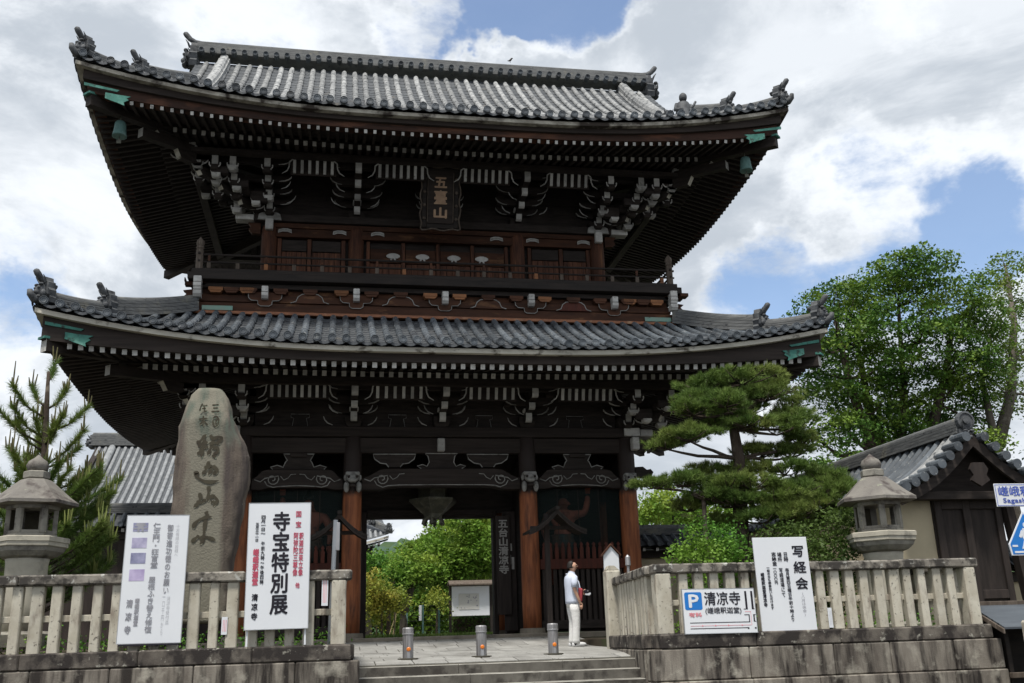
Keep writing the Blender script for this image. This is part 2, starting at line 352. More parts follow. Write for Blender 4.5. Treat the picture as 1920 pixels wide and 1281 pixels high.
pmat('gold_leaf', (.46, .30, .185), (.34, .215, .135), 9, .5, bump=0, spec=.4)
pmat('steel_post', (.34, .335, .34), (.16, .155, .16), 4, .42, (6, 6, .5), c3=(.08, .07, .07), s3=3, st3=(5, 5, .5), t3=(.56, .7), bump=.1, spec=.5, metal=.25)
pmat('steel_pale', (.42, .42, .43), (.33, .33, .34), 4, .4, bump=0, spec=.5, metal=.5)
pmat('reflector', (.75, .22, .02), (.70, .18, .015), 6, .35, bump=0, spec=.5)
pmat('galvanised', (.36, .38, .40), (.28, .30, .32), 4, .45, (1, 1, .4), bump=.05, spec=.5, metal=.6)
pmat('bronze', (.135, .13, .095), (.075, .075, .06), 7, .55, c3=(.20, .195, .15), s3=5, t3=(.55, .7), bump=.3, spec=.4, metal=.3)
pmat('bronze_green', (.115, .215, .195), (.075, .15, .14), 5, .6, c3=(.19, .29, .265), s3=4, t3=(.55, .7), bump=.2, spec=.4, metal=.2)
pmat('sheet_metal_roof', (.105, .12, .135), (.075, .086, .10), 3, .45, (.5, 3, 3), bump=.1, spec=.5, metal=.3)
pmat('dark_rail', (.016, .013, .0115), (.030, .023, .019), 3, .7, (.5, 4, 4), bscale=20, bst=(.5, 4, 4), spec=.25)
pmat('weathered_timber', (.13, .105, .085), (.075, .058, .046), 3, .8, (5, 5, .6), c3=(.18, .15, .125), s3=3, st3=(5, 5, .5), t3=(.58, .7), bscale=30, bst=(6, 6, .6), spec=.2, rnd=.15)
pmat('shingle_roof', (.022, .019, .017), (.045, .038, .033), 5, .85, (3, 1, 1), bscale=30, bump=.6, spec=.2)
pmat('gate_door_timber', (.024, .019, .017), (.044, .034, .030), 2.4, .75, (5, 5, .5), c3=(.062, .046, .040), s3=1.4, st3=(3, 3, .6), t3=(.55, .75), bscale=24, bst=(6, 6, .6), spec=.25, rnd=.1)
pmat('red_timber', (.105, .032, .022), (.06, .024, .018), 3, .75, (5, 5, .6), bscale=20, spec=.2, rnd=.2)
pmat('statue_red', (.46, .17, .115), (.34, .13, .09), 3, .75, c3=(.10, .06, .05), s3=3, t3=(.55, .7), bump=.2, spec=.2)
pmat('statue_cloth', (.05, .085, .085), (.16, .085, .05), 4, .8, bump=.2, spec=.2)
# people
pmat('skin', (.60, .36, .25), (.54, .32, .22), 8, .55, bump=0, spec=.3)
pmat('hair', (.016, .013, .012), (.026, .022, .02), 20, .55, bump=.4, spec=.3)
pmat('shirt', (.64, .68, .78), (.57, .62, .74), 5, .85, lo=.3, hi=.7, bscale=18, bump=.35, bdist=.02, spec=.1)
pmat('trousers', (.74, .735, .72), (.64, .635, .62), 4, .85, (1, 1, 2), bscale=16, bump=.45, bdist=.025, spec=.1)
pmat('shoe_white', (.70, .70, .70), (.62, .62, .62), 8, .6, bump=0, spec=.3)
pmat('bag_red', (.43, .075, .085), (.35, .06, .07), 8, .7, bump=.1, spec=.2)
# foliage
def leafmat(name, c1, c2, isl=.35, trans=.3, rough=.55, c3=None):
    return pmat(name, c1, c2, 1.4, rough, bump=0, spec=.25, island=isl, trans=trans, c3=c3, s3=.55, t3=(.48, .62), detail=3)
leafmat('leaf_broad', (.040, .105, .018), (.095, .190, .028), c3=(.165, .250, .036), trans=.25)
leafmat('leaf_light', (.085, .165, .028), (.15, .23, .04), c3=(.22, .28, .055))
leafmat('leaf_maple', (.11, .23, .030), (.19, .31, .045), c3=(.25, .34, .05), trans=.4)
leafmat('leaf_yellow', (.16, .23, .036), (.26, .30, .046), c3=(.33, .30, .05))
leafmat('leaf_bush', (.062, .175, .022), (.11, .25, .034), c3=(.18, .31, .045))
leafmat('leaf_dark', (.035, .075, .018), (.06, .11, .025), c3=(.085, .135, .03))
leafmat('needle', (.095, .165, .036), (.155, .225, .05), .4, .25, c3=(.215, .265, .068))
leafmat('needle_young', (.09, .16, .036), (.14, .21, .046), .35, .25, c3=(.18, .235, .05))
leafmat('candle', (.105, .095, .048), (.145, .13, .06), .25, 0, .8)
leafmat('candle_green', (.17, .20, .06), (.22, .24, .07), .25, 0, .7)
leafmat('grass_blade', (.09, .165, .028), (.15, .21, .04), .3, .25)
pmat('bark', (.085, .066, .052), (.045, .034, .027), 5, .9, (3, 3, .8), c3=(.15, .125, .10), s3=3, t3=(.56, .7), bscale=14, bst=(2, 2, .8), bump=.9, bdist=.03, spec=.15)
pmat('bark_grey', (.16, .14, .115), (.095, .082, .068), 4, .9, (3, 3, .8), c3=(.22, .205, .175), s3=2, t3=(.58, .7), bscale=14, bump=.8, bdist=.03, spec=.15)
pmat('bamboo', (.38, .31, .17), (.30, .24, .13), 4, .6, bump=.1, spec=.3)
pmat('hill_forest', (.030, .062, .026), (.06, .095, .04), .12, .9, c3=(.06, .10, .07), s3=.05, bump=0, spec=.1)
def M_(n): return MATS[n]
# ================================================================== the two-storey temple gate
CX, CY = 2.58, 26.1
gate = thing('temple_gate', (CX, CY, 1.6), 'huge dark two-storey timber temple gate with sweeping grey tiled roofs', 'temple gate')
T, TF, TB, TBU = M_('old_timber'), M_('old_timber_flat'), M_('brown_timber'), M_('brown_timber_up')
WE, WL = M_('white_end'), M_('white_line')
LOW = dict(hx=8.62, hy=6.0, z0=7.56, a=.42, b=.035, rise=.72, D=2.78)
UPP = dict(hx=8.42, hy=5.8, z0=13.29, a=.50, b=.0476, rise=.82, D=5.55)
def fq(q): return max(0.0, 1 - q / 7.0) ** 2.3
def side_pt(r, side, u, d, z):
    hx, hy = r['hx'], r['hy']
    if side == 'front': return (CX + u, CY - hy + d, z)
    if side == 'back': return (CX - u, CY + hy - d, z)
    if side == 'left': return (CX - hx + d, CY - u, z)
    return (CX + hx - d, CY + u, z)
def half(r, side): return r['hx'] if side in ('front', 'back') else r['hy']
def zs(r, q, d): return r['z0'] + r['a'] * d + r['b'] * d * d + r['rise'] * fq(q) * max(0, 1 - d / 5.0) ** 2
VERGE = 6.7
def dmax(r, side, u):
    h = half(r, side) - abs(u)
    if r is LOW: return min(r['D'], h)
    if side in ('front', 'back'): return r['D'] if abs(u) <= VERGE - .1 else min(h, 2.2)
    return min(h, 1.75)
def tile_row(mb, r, side, u, seg=.28, mi=0):
    dm = dmax(r, side, u)
    if dm < .12: return
    H = half(r, side); k = max(1, int(round(dm / seg))); rings = []
    for i in range(k):
        for d, rad in ((dm * i / k, .080), (dm * (i + 1) / k, .069)):
            ring = []
            for j in range(6):
                ph = math.pi * j / 5
                uu = u + rad * math.cos(ph); q = H - abs(u)
                ring.append(side_pt(r, side, uu + .006 * math.sin(i * 2.3 + u * 9), d, zs(r, q, d) + .012 + .004 * math.sin(i * 1.7 + u * 5) + rad * 1.12 * math.sin(ph)))
            rings.append(ring)
    n = 6; v = [p for g in rings for p in g]
    f = [(i * n + j, i * n + j + 1, (i + 1) * n + j + 1, (i + 1) * n + j) for i in range(len(rings) - 1) for j in range(n - 1)]
    f.append(tuple(range(n)))
    mb.add(v, f, mi)
def pan_row(mb, r, side, u0, u1, seg=.26):
    um = (u0 + u1) / 2; dm = max(dmax(r, side, um), 0)
    if dm < .12: return
    H = half(r, side); k = max(1, int(round(dm / seg))); rings = []; q = H - abs(um)
    for i in range(k):
        for d, up in ((dm * i / k - (.05 if i == 0 else 0), .022), (dm * (i + 1) / k, 0.0)):
            rings.append([side_pt(r, side, u0 + (u1 - u0) * j / 4, d, zs(r, q, d) + up - .045 * math.sin(math.pi * j / 4) - .005) for j in range(5)])
    n = 5; v = [p for g in rings for p in g]
    f = [(i * n + j, i * n + j + 1, (i + 1) * n + j + 1, (i + 1) * n + j) for i in range(len(rings) - 1) for j in range(n - 1)]
    mb.add(v, f, 0)
    lip = [side_pt(r, side, u0 + (u1 - u0) * j / 4, -.052, zs(r, q, 0) + .017 - .045 * math.sin(math.pi * j / 4)) for j in range(5)]
    lip += [side_pt(r, side, u0 + (u1 - u0) * j / 4, -.052, zs(r, q, 0) - .028 - .060 * math.sin(math.pi * j / 4)) for j in range(4, -1, -1)]
    mb.add(lip, [tuple(range(10))], 0)
def band(r, d0, d1, zlo, zhi, mb=None, sides=('front', 'left', 'right', 'back'), mi=0, n=28, trim=0.0):
    mb = mb or MB()
    for s in sides:
        H = half(r, s)
        ring = []
        for i in range(n + 1):
            row = []
            for d, zf in ((d0, zlo), (d0, zhi), (d1, zhi), (d1, zlo)):
                u = -(H - d - trim) + 2 * (H - d - trim) * i / n
                row.append(side_pt(r, s, u, d, zf(H - d0 - abs(u) if abs(u) < H - d0 else 0)))
            ring.append(row)
        mb.loft(ring, mi)
    return mb
# eave tile end: round face with a raised rim, facing -Y
_m = MB()
_pr = [(.0, -.040), (.040, -.040), (.046, -.050), (.058, -.050), (.062, -.042), (.074, -.042), (.078, -.058), (.088, -.058), (.090, .0), (.090, .05)]
_v = []; _n = 14
for rr, yy in _pr:
    for j in range(_n): _v.append((rr * math.cos(2 * math.pi * j / _n), yy, rr * math.sin(2 * math.pi * j / _n)))
_m.add(_v, [(i * _n + j, (i + 1) * _n + j, (i + 1) * _n + (j + 1) % _n, i * _n + (j + 1) % _n) for i in range(len(_pr) - 1) for j in range(_n)])
eave_me = _m.mesh('eave_tile', M_('roof_tile'))
def build_roof(r, name, rowmat, nrow, label):
    under = MB()
    for s in ('front', 'left', 'right', 'back'):      # boarding under the tiles
        H = half(r, s); P = []
        top = 5.8 if (r is UPP and s in ('front', 'back')) else (2.85 if r is LOW else 1.8)
        for i in range(15):
            d = top * i / 14; row = []
            for j in range(41):
                w = H - d if (r is LOW or s in ('left', 'right')) else max(H - d, VERGE)
                u = -w + 2 * w * j / 40
                row.append(side_pt(r, s, u, d, zs(r, max(0, H - abs(u)), d) - .075))
            P.append(row)
        under.grid(P)
    roof = part(name, under, M_('pan_tile'), gate, label=label)
    rj = random.Random(nrow); us = [(i - (nrow - 1) / 2) * .3 + rj.uniform(-.010, .010) for i in range(nrow)]
    pans = MB()
    for i in range(nrow - 1): pan_row(pans, r, 'front', us[i], us[i + 1])
    part('pan_tile_field', pans, M_('pan_tile'), roof, kind='stuff')
    for u in us:
        m = MB(); tile_row(m, r, 'front', u)
        if m.v: part('tile_row', m, rowmat, roof)
        if half(r, 'front') - abs(u) > .05:
            p = side_pt(r, 'front', u, -.02, zs(r, half(r, 'front') - abs(u), 0) + .055)
            piece('eave_tile', eave_me, roof, (p[0] + rj.uniform(-.006, .006), p[1] - rj.uniform(0, .03), p[2] + rj.uniform(-.010, .010)), rot=(rj.uniform(-.12, .06), rj.uniform(0, 3), 0))
    st = MB()
    for s in ('left', 'right'):
        ns = int(half(r, s) * 2 / .3); uu = [(i - (ns - 1) / 2) * .3 for i in range(ns)]
        for i in range(ns - 1): pan_row(st, r, s, uu[i], uu[i + 1])
        for u in uu:
            tile_row(st, r, s, u)
            q = half(r, s) - abs(u); c = side_pt(r, s, u, -.02, zs(r, q, 0) + .055)
            sg = -1 if s == 'left' else 1
            st.add([(c[0] + sg * .04, c[1] + .088 * math.cos(2 * math.pi * k / 10), c[2] + .088 * math.sin(2 * math.pi * k / 10)) for k in range(10)], [tuple(range(10))])
    part('side_tile_field', st, rowmat if r is LOW else M_('roof_tile'), roof, kind='stuff')
    return roof
low_roof = build_roof(LOW, 'lower_roof', M_('roof_tile'), 57, 'blue-grey clay tiled lower skirt roof')
upp_roof = build_roof(UPP, 'upper_roof', M_('weathered_tile'), 56, 'hip-and-gable upper roof with lichen-pale tile rows')
# gable ends of the upper roof
g = MB()
for sg in (-1, 1):
    X = CX + sg * (VERGE - .25)
    pts = [(CY - 5.8 + d, zs(UPP, 9, d) - .1) for d in np.linspace(1.6, 5.8, 10)]
    poly = pts + [(2 * CY - y, z) for y, z in pts[::-1][1:]]
    g.prism(poly, 'x', X - .05, X + .05)
part('gable_wall', g, T, upp_roof)
# ---- eave timbers
def rr_low(q): return .33 * fq(q)
def rt_low(q): return .68 * fq(q)
def rr_up(q): return .50 * fq(q)
def rt_up(q): return .80 * fq(q)
part('eave_edge_board', band(LOW, .03, .42, lambda q: 7.375 + rt_low(q), lambda q: 7.475 + rt_low(q)), M_('bare_board'), low_roof, label='pale weathered board under the eave tiles')
part('eave_fascia', band(LOW, .17, .50, lambda q: 7.19 + rr_low(q), lambda q: 7.373 + rt_low(q)), M_('old_timber_flat'), low_roof)
part('eave_edge_board', band(UPP, .02, .40, lambda q: 13.10 + rt_up(q), lambda q: 13.19 + rt_up(q)), M_('stained_board'), upp_roof, label='stained board under the eave tiles')
m = band(UPP, .26, .52, lambda q: 12.84 + rr_up(q), lambda q: 12.985 + .5 * (rr_up(q) + rt_up(q)))
band(UPP, .17, .50, lambda q: 12.987 + .5 * (rr_up(q) + rt_up(q)), lambda q: 13.098 + rt_up(q), mb=m, mi=1)
part('eave_fascia', m, [M_('fascia_timber'), M_('old_timber_flat')], upp_roof, label='red-brown eave fascia board')
def raf_mesh(w, h, nm):      # unit long, outer end at y = 0 painted white
    b = MB(); b.box(-w / 2, w / 2, 0, 1, -h / 2, h / 2, 0, front=1); return b.mesh(nm, [T, WE])
def rafters(r, roof, d_tip, zc, slope, ln, pitch, n, w, h, nm, rise, hipoff):
    me = raf_mesh(w, h, nm)
    ext = MB()
    for s in ('front', 'left', 'right', 'back'):
        H = half(r, s); Hx = r['hx']
        cnt = n if s in ('front', 'back') else n - int(round(2 * (r['hx'] - r['hy']) / pitch))
        for i in range(cnt):
            u = (i - (cnt - 1) / 2) * pitch; q = H - d_tip - abs(u)
            L_ = min(ln, max(.15, q + hipoff)); z = zc + rise(q)
            zi = z + slope * L_ * (1 - .5 * fq(q)); 
            if s == 'front':
                p = side_pt(r, s, u, d_tip, z); a = math.atan2(zi - z, L_)
                piece(nm, me, roof, (p[0] + random.uniform(-.006, .006), p[1] - random.uniform(0, .012), p[2]), rot=(a, random.uniform(-.03, .03), 0), scale=(random.uniform(.92, 1.06), math.hypot(L_, zi - z), 1))
            else:
                v = []
                for d, zz in ((d_tip, z), (d_tip + L_, zi)):
                    for du, dz in ((-w / 2, -h / 2), (w / 2, -h / 2), (w / 2, h / 2), (-w / 2, h / 2)):
                        v.append(side_pt(r, s, u + du, d, zz + dz))
                ext.add(v, [(0, 1, 2, 3), (0, 4, 5, 1), (1, 5, 6, 2), (2, 6, 7, 3), (3, 7, 4, 0)], [1, 0, 0, 0, 0])
    part(nm + '_field', ext, [T, WE], roof, kind='stuff')
    # boarding above the rafters
    P = MB()
    for s in ('front', 'left', 'right', 'back'):
        H = half(r, s); rows = []
        for i in range(9):
            e = ln * i / 8; row = []
            for j in range(33):
                u = (-1 + 2 * j / 32) * (H - d_tip - e); q = H - d_tip - abs(u)
                row.append(side_pt(r, s, u, d_tip + e, zc + rise(q) + slope * e * (1 - .5 * fq(q)) + h / 2 + .004))
            rows.append(row)
        P.grid(rows)
    part('eave_boarding', P, M_('old_timber_flat'), roof)
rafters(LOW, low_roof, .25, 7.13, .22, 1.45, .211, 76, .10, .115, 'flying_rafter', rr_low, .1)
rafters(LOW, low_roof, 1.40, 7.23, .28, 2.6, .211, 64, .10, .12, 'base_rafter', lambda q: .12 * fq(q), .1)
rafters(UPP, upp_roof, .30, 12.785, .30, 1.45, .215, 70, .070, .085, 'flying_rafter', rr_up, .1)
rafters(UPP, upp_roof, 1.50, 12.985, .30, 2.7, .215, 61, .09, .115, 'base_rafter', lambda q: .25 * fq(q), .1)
part('rafter_tie', band(LOW, 1.43, 1.55, lambda q: 7.292 + .12 * fq(q), lambda q: 7.36 + .2 * fq(q)), T, low_roof)
part('rafter_tie', band(UPP, 1.53, 1.65, lambda q: 13.045 + .25 * fq(q), lambda q: 13.11 + .3 * fq(q)), T, upp_roof)
part('eave_purlin', band(LOW, 2.42, 2.60, lambda q: 7.26, lambda q: 7.44), T, low_roof)
part('eave_purlin', band(UPP, 2.12, 2.32, lambda q: 13.00, lambda q: 13.11), T, upp_roof)
# hip rafters, copper corner fittings
def diag_box(mb, x0, y0, z0, x1, y1, z1, w, h, mi=0, tip=None):
    a = Vector((x0, y0, z0)); b = Vector((x1, y1, z1)); t = (b - a); n = Vector((-t.y, t.x, 0)).normalized() * (w / 2); up = Vector((0, 0, h))
    v = [a - n, a + n, a + n + up, a - n + up, b - n, b + n, b + n + up, b - n + up]
    mb.add([tuple(p) for p in v], [(0, 1, 2, 3), (4, 7, 6, 5), (0, 4, 5, 1), (1, 5, 6, 2), (2, 6, 7, 3), (3, 7, 4, 0)], [mi, mi if tip is None else tip, mi, mi, mi, mi])
for r, roof, ztip, wx, wy, zc in ((LOW, low_roof, 7.30, 4.72, 2.1, 7.13), (UPP, upp_roof, 13.05, 4.37, 1.75, 12.765)):
    for sx in (-1, 1):
        for sy in (-1, 1):
            m = MB(); d = .22 if r is LOW else .30
            diag_box(m, CX + sx * wx, CY + sy * wy, ztip + .45, CX + sx * (r['hx'] - d), CY + sy * (r['hy'] - d), ztip - .02, .20, .26, 0, 1 if r is LOW else 0)
            diag_box(m, CX + sx * wx, CY + sy * wy, ztip + .15, CX + sx * (r['hx'] - 1.25), CY + sy * (r['hy'] - 1.25), ztip - .22, .18, .22, 0, 1)
            hip = part('hip_rafter', m, [T, WE], roof)
            if sy < 0:
                c = MB(); x0, y0 = CX + sx * (r['hx'] - d + .05), CY + sy * (r['hy'] - d + .05)
                diag_box(c, CX + sx * (r['hx'] - .95), CY + sy * (r['hy'] - .95), ztip + .34, x0, y0, ztip + .235, .24, .05)
                part('copper_cap', c, M_('green_copper'), hip)
                f = MB(); yy = CY - r['hy'] + (.16 if r is LOW else .15); k = sx; ex = r['hx'] - (.62 if r is LOW else .68)
                zz = (ztip + .20) if r is LOW else ztip + .06
                pl = [(.0, .04), (-.10, .0), (-.30, -.07), (-.42, -.12), (-.40, -.04), (-.50, .02), (-.45, .06), (-.54, .11), (-.26, .14), (0, .18)]
                f.prism([(CX + k * (ex + px), zz + pz) for px, pz in pl][::k], 'y', yy - .016, yy + .004)
                ex2 = r['hx'] - .22; z2 = zz + .30
                f.prism([(CX + k * (ex2 + px), z2 + pz) for px, pz in ((0, .10), (-.75, -.05), (-.70, -.09), (0, .03))][::k], 'y', yy - .02, yy + .004)
                part('copper_corner_fitting', f, M_('green_copper'), roof, label='green copper fitting on the eave corner')
# ---- ridges
def ridge(mb, pts, w0, w1, h, layers=4, cap=.09, up=None):
    """stacked ridge: layered courses along pts, round cap tiles on top"""
    pts = [np.array(p, float) for p in pts]; rings = []
    for i, p in enumerate(pts):
        t = pts[min(i + 1, len(pts) - 1)] - pts[max(i - 1, 0)]; n = np.array((-t[1], t[0], 0)); n /= np.linalg.norm(n) + 1e-9
        prof = []
        for k in range(layers):
            w = w0 + (w1 - w0) * k / layers; za, zb = h * k / layers, h * (k + 1) / layers
            prof += [(w, za), (w, zb - .012), (w - .025, zb - .012), (w - .025, zb)]
        ca = [(cap * math.cos(a), h + cap * 1.1 * math.sin(a)) for a in np.linspace(0, math.pi, 6)]
        ring = [p + n * x + np.array((0, 0, z)) for x, z in prof] + [p + n * x + np.array((0, 0, z)) for x, z in ca] + [p - n * x + np.array((0, 0, z)) for x, z in prof[::-1]]
        rings.append([tuple(q) for q in ring])
    mb.loft(rings)
def onigawara_mesh():
    """ridge-end ornament: lobed shield with a snarling face and horns, facing -Y"""
    b = MB()
    out = [(-.26, 0), (-.30, .10), (-.24, .16), (-.29, .26), (-.21, .33), (-.22, .45), (-.12, .50), (-.10, .58), (0, .62), (.10, .58), (.12, .50), (.22, .45), (.21, .33), (.29, .26), (.24, .16), (.30, .10), (.26, 0)]
    b.prism(out, 'y', -.06, .10)
    b.ball((0, -.10, .26), (.15, .12, .17)); b.ball((0, -.20, .22), (.065, .07, .06)); b.ball((0, -.17, .12), (.12, .07, .045))
    for s in (-1, 1):
        b.ball((s * .075, -.19, .32), (.045, .04, .035)); b.ball((s * .14, -.12, .20), (.07, .06, .08)); b.ball((s * .09, -.16, .40), (.07, .05, .035))
        b.tube([(s * .10, -.08, .46), (s * .15, -.12, .54), (s * .16, -.17, .60)], [.03, .02, .006], 6)
        b.tube([(s * .20, -.06, .12), (s * .33, -.10, .16), (s * .36, -.12, .26)], [.05, .035, .008], 6)
    return b.mesh('ridge_end_ornament', M_('ornament_tile'))
oni_me = onigawara_mesh()
def horn_mesh():      # long round tile that juts out and up from a ridge end
    b = MB(); b.tube([(0, .25, -.02), (0, 0, .02), (0, -.14, .12), (0, -.24, .25), (0, -.29, .33), (0, -.31, .36)], [.075, .085, .08, .085, .075, .03], 10); return b.mesh('ridge_horn', M_('ornament_tile'), smooth=True)
horn_me = horn_mesh()
m = MB(); zr = 17.86
ridge(m, [(CX + x, CY, zr + .05 * abs(x / 6.9) ** 2) for x in np.linspace(-6.75, 6.75, 15)], .26, .17, .40, 5, .10)
main_ridge = part('main_ridge', m, M_('ridge_tile'), upp_roof)
for i in range(45):
    piece('ridge_tile_end', eave_me, main_ridge, (CX + (i - 22) * .3, CY - .30, zr + .045), scale=(.85, 2.2, .85))
for sx in (-1, 1):
    piece('ridge_end_ornament', oni_me, main_ridge, (CX + sx * 6.85, CY, zr - .45), rot=(0, 0, sx * math.pi / 2), scale=(1.35, 1.35, 1.5))
    piece('ridge_horn', horn_me, main_ridge, (CX + sx * 6.85, CY, zr + .50), rot=(0, 0, sx * math.pi / 2), scale=(.8, 1.0, .9))
for sx in (-1, 1):      # descending ridges
    for sy in (-1, 1):
        m = MB(); pts = [(CX + sx * 5.97, CY + sy * (5.8 - d), zs(UPP, 9, d) + .02) for d in np.linspace(2.05, 5.6, 9)]
        ridge(m, pts, .17, .15, .20, 3, .125)
        dr = part('descending_ridge', m, M_('weathered_tile'), upp_roof)
        if sy < 0: piece('ridge_end_ornament', oni_me, dr, (CX + sx * 5.97, CY - 3.80, zs(UPP, 9, 2.0) - .08), scale=(.75, .75, .75))
def hip_ridge(r, roof, sx, sy, s0, s1, h, w):
    m = MB(); pts = []
    for d in np.linspace(s0, s1, 9):
        pts.append((CX + sx * (r['hx'] - d), CY + sy * (r['hy'] - d), zs(r, d, d) + .02))
    ridge(m, pts, w, w * .8, h, 4, .085)
    hr = part('corner_ridge', m, M_('ridge_tile'), roof); p = pts[0]
    rz = math.atan2(sx, -sy) if sy < 0 else math.atan2(sx, -sy)
    piece('ridge_end_ornament', oni_me, hr, (p[0], p[1], p[2] - .02), rot=(0, 0, rz), scale=(.86, .95, .95))
    piece('ridge_horn', horn_me, hr, (p[0], p[1], p[2] + .40), rot=(0, 0, rz), scale=(.85, .85, .75))
for r, roof, s1 in ((LOW, low_roof, 2.72), (UPP, upp_roof, 2.1)):
    for sx in (-1, 1):
        for sy in (-1, 1):
            hip_ridge(r, roof, sx, sy, .16, 1.25, .20, .15)
            hip_ridge(r, roof, sx, sy, 1.15, s1, .34, .17)
            if sy < 0:
                m = MB(); x, y = CX + sx * (r['hx'] + .04), CY - r['hy'] - .04; z = zs(r, 0, 0)
                m.tube([(x - sx * .25, y + .25, z), (x - sx * .04, y + .04, z + .05), (x + sx * .02, y - .02, z + .13), (x + sx * .035, y - .035, z + .22)], [.08, .085, .07, .05], 8)
                part('corner_tile', m, M_('ornament_tile'), roof, smooth=True)
# seated figure and a bird on the roof ridges
m = MB(); fx, fy, fz = CX + 5.95, CY - 5.0, zs(UPP, 9, .9) + .1
m.lathe(fx, fy, [(.25, fz - .1), (.26, fz + .10), (.24, fz + .16), (.20, fz + .30), (.19, fz + .42), (.14, fz + .52), (.06, fz + .56)], 12, sy=.8)
m.ball((fx, fy - .02, fz + .66), (.105, .11, .13))
for s in (-1, 1): m.tube([(fx + s * .17, fy, fz + .46), (fx + s * .24, fy - .05, fz + .28), (fx + s * .10, fy - .2, fz + .22)], [.06, .055, .04], 7)
m.tube([(fx + .12, fy - .18, fz + .22), (fx + .25, fy - .22, fz + .45)], [.035, .03], 6)
part('seated_figure_tile', m, M_('ornament_tile'), upp_roof, smooth=True, label='small seated clay figure on the roof')
# ---- stone base, columns, beams of the lower storey
m = MB(); m.cbox(CX - 5.6, CX + 5.6, 23.05, 29.2, 1.2, 1.585, .02); part('podium', m, M_('base_stone'), gate)
COLX = [-4.72, -2.15, 2.15, 4.72]
col_prof = [(.205, 0), (.217, .6), (.215, 2.4), (.205, 4.2), (.195, 4.66), (.17, 4.70), (.10, 4.71)]
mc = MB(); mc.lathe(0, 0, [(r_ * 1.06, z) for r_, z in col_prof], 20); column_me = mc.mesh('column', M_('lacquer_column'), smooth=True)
mb_ = MB()
mb_.lathe(0, 0, [(.46, -.1), (.47, .05), (.36, .13), (.31, .17), (.30, .28), (.10, .285)], 20); base_me = mb_.mesh('column_base', M_('base_stone'))
for y in (24.0, 26.1, 28.2):
    for cx in COLX:
        if y == 26.1 and abs(cx) < 3: continue
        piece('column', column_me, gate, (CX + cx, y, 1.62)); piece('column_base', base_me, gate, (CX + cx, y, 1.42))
bl = dict(z0=5.897, z1=6.284)
for y in (24.0, 28.2):      # head tie beams and plate
    m = MB(); m.cbox(CX - 4.55, CX + 4.55, y - .10, y + .10, 5.90, 6.27, .01); part('head_beam', m, TF, gate)
    m = MB(); m.cbox(CX - 5.05, CX + 5.05, y - .21, y + .21, 6.285, 6.53, .012); part('wall_plate', m, TF, gate)
for cx in (-4.72, 4.72):
    m = MB(); m.cbox(CX + cx - .10, CX + cx + .10, 24.1, 28.1, 5.90, 6.27, .01); part('head_beam', m, T, gate)
    m = MB(); m.cbox(CX + cx - .21, CX + cx + .21, 24.22, 27.98, 6.285, 6.53, .012); part('wall_plate', m, T, gate)
# rainbow beams with incised scrolls
def swirl(x, z, r, turns, sgn, start=0.0):
    return [(x + sgn * rr_ * math.cos(a), z + rr_ * math.sin(a)) for a, rr_ in ((start + t * turns * 2 * math.pi, r * (1 - .78 * t)) for t in np.linspace(0, 1, 16))]
def koryo(x0, x1, y0, y1, z0, z1, arch):
    n = 18; top = []; bot = []
    for i in range(n + 1):
        t = i / n; e = min(t, 1 - t); x = x0 + (x1 - x0) * t
        sh = min(1, e / .14); sh = sh * sh * (3 - 2 * sh)
        top.append((x, z1 - .24 * (1 - sh))); b2 = min(1, max(0, (e - .10) / .10)); b2 = b2 * b2 * (3 - 2 * b2)
        bot.append((x, z0 + arch * b2))
    m = MB(); m.prism(bot + top[::-1], 'y', y0, y1)
    o = part('rainbow_beam', m, TF, gate)
    l = MB(); L_ = x1 - x0; yf = y0 - .004
    for s, xe in ((1, x0), (-1, x1)):
        zc = (z0 + z1) / 2 - .02
        pa = [(xe + s * .06, zc + .02), (xe + s * .20, zc - .03), (xe + s * .30, zc + .05)] + swirl(xe + s * .48, zc + .03, .15, 1.35, -s, 2.6)
        l.tube([(p[0], yf, p[1]) for p in pa], .013, 5)
        pb = [(xe + s * .30, zc - .02), (xe + s * .36, zc - .12), (xe + s * .50, z0 + .05), (xe + s * .62, z0 + .02 + arch), (xe + s * .9, z0 + .035 + arch)]
        l.tube([(p[0], yf, p[1]) for p in pb], .012, 5)
        pc = [(xe + s * .66, zc + .10), (xe + s * .74, zc + .01), (xe + s * .84, zc + .06), (xe + s * .90, zc + .14), (xe + s * 1.02, zc + .15)]
        l.tube([(p[0], yf, p[1]) for p in pc], .010, 5)
    l.tube([(x0 + .9, yf, z0 + .035 + arch), ((x0 + x1) / 2, yf, z0 + .04 + arch), (x1 - .9, yf, z0 + .035 + arch)], .010, 5)
    part('carved_line', l, WL, o)
    return o
koryo(CX - 4.50, CX - 2.38, 23.86, 24.14, 5.01, 5.48, .05)
koryo(CX - 1.93, CX + 1.93, 23.84, 24.16, 5.00, 5.50, .07)
koryo(CX + 2.38, CX + 4.50, 23.86, 24.14, 5.01, 5.48, .05)
def outlined(name, poly, y0, y1, mat, lw=.014, closed=False, parent=gate, lmat=None):
    m = MB(); m.prism(poly, 'y', y0, y1); o = part(name, m, mat, parent)
    l = MB(); pp = list(poly) + ([poly[0]] if closed else []); l.tube([(p[0], y0 - .003, p[1]) for p in pp], lw, 5); part('painted_outline', l, lmat or WL, o); return o
def mirror(p): return p + [(-x, z) for x, z in p[::-1] if abs(x) > 1e-6]
frog = mirror([(-.60, .0), (-.66, .05), (-.50, .10), (-.36, .05), (-.31, .17), (-.27, .22), (-.30, .27), (-.36, .37)])
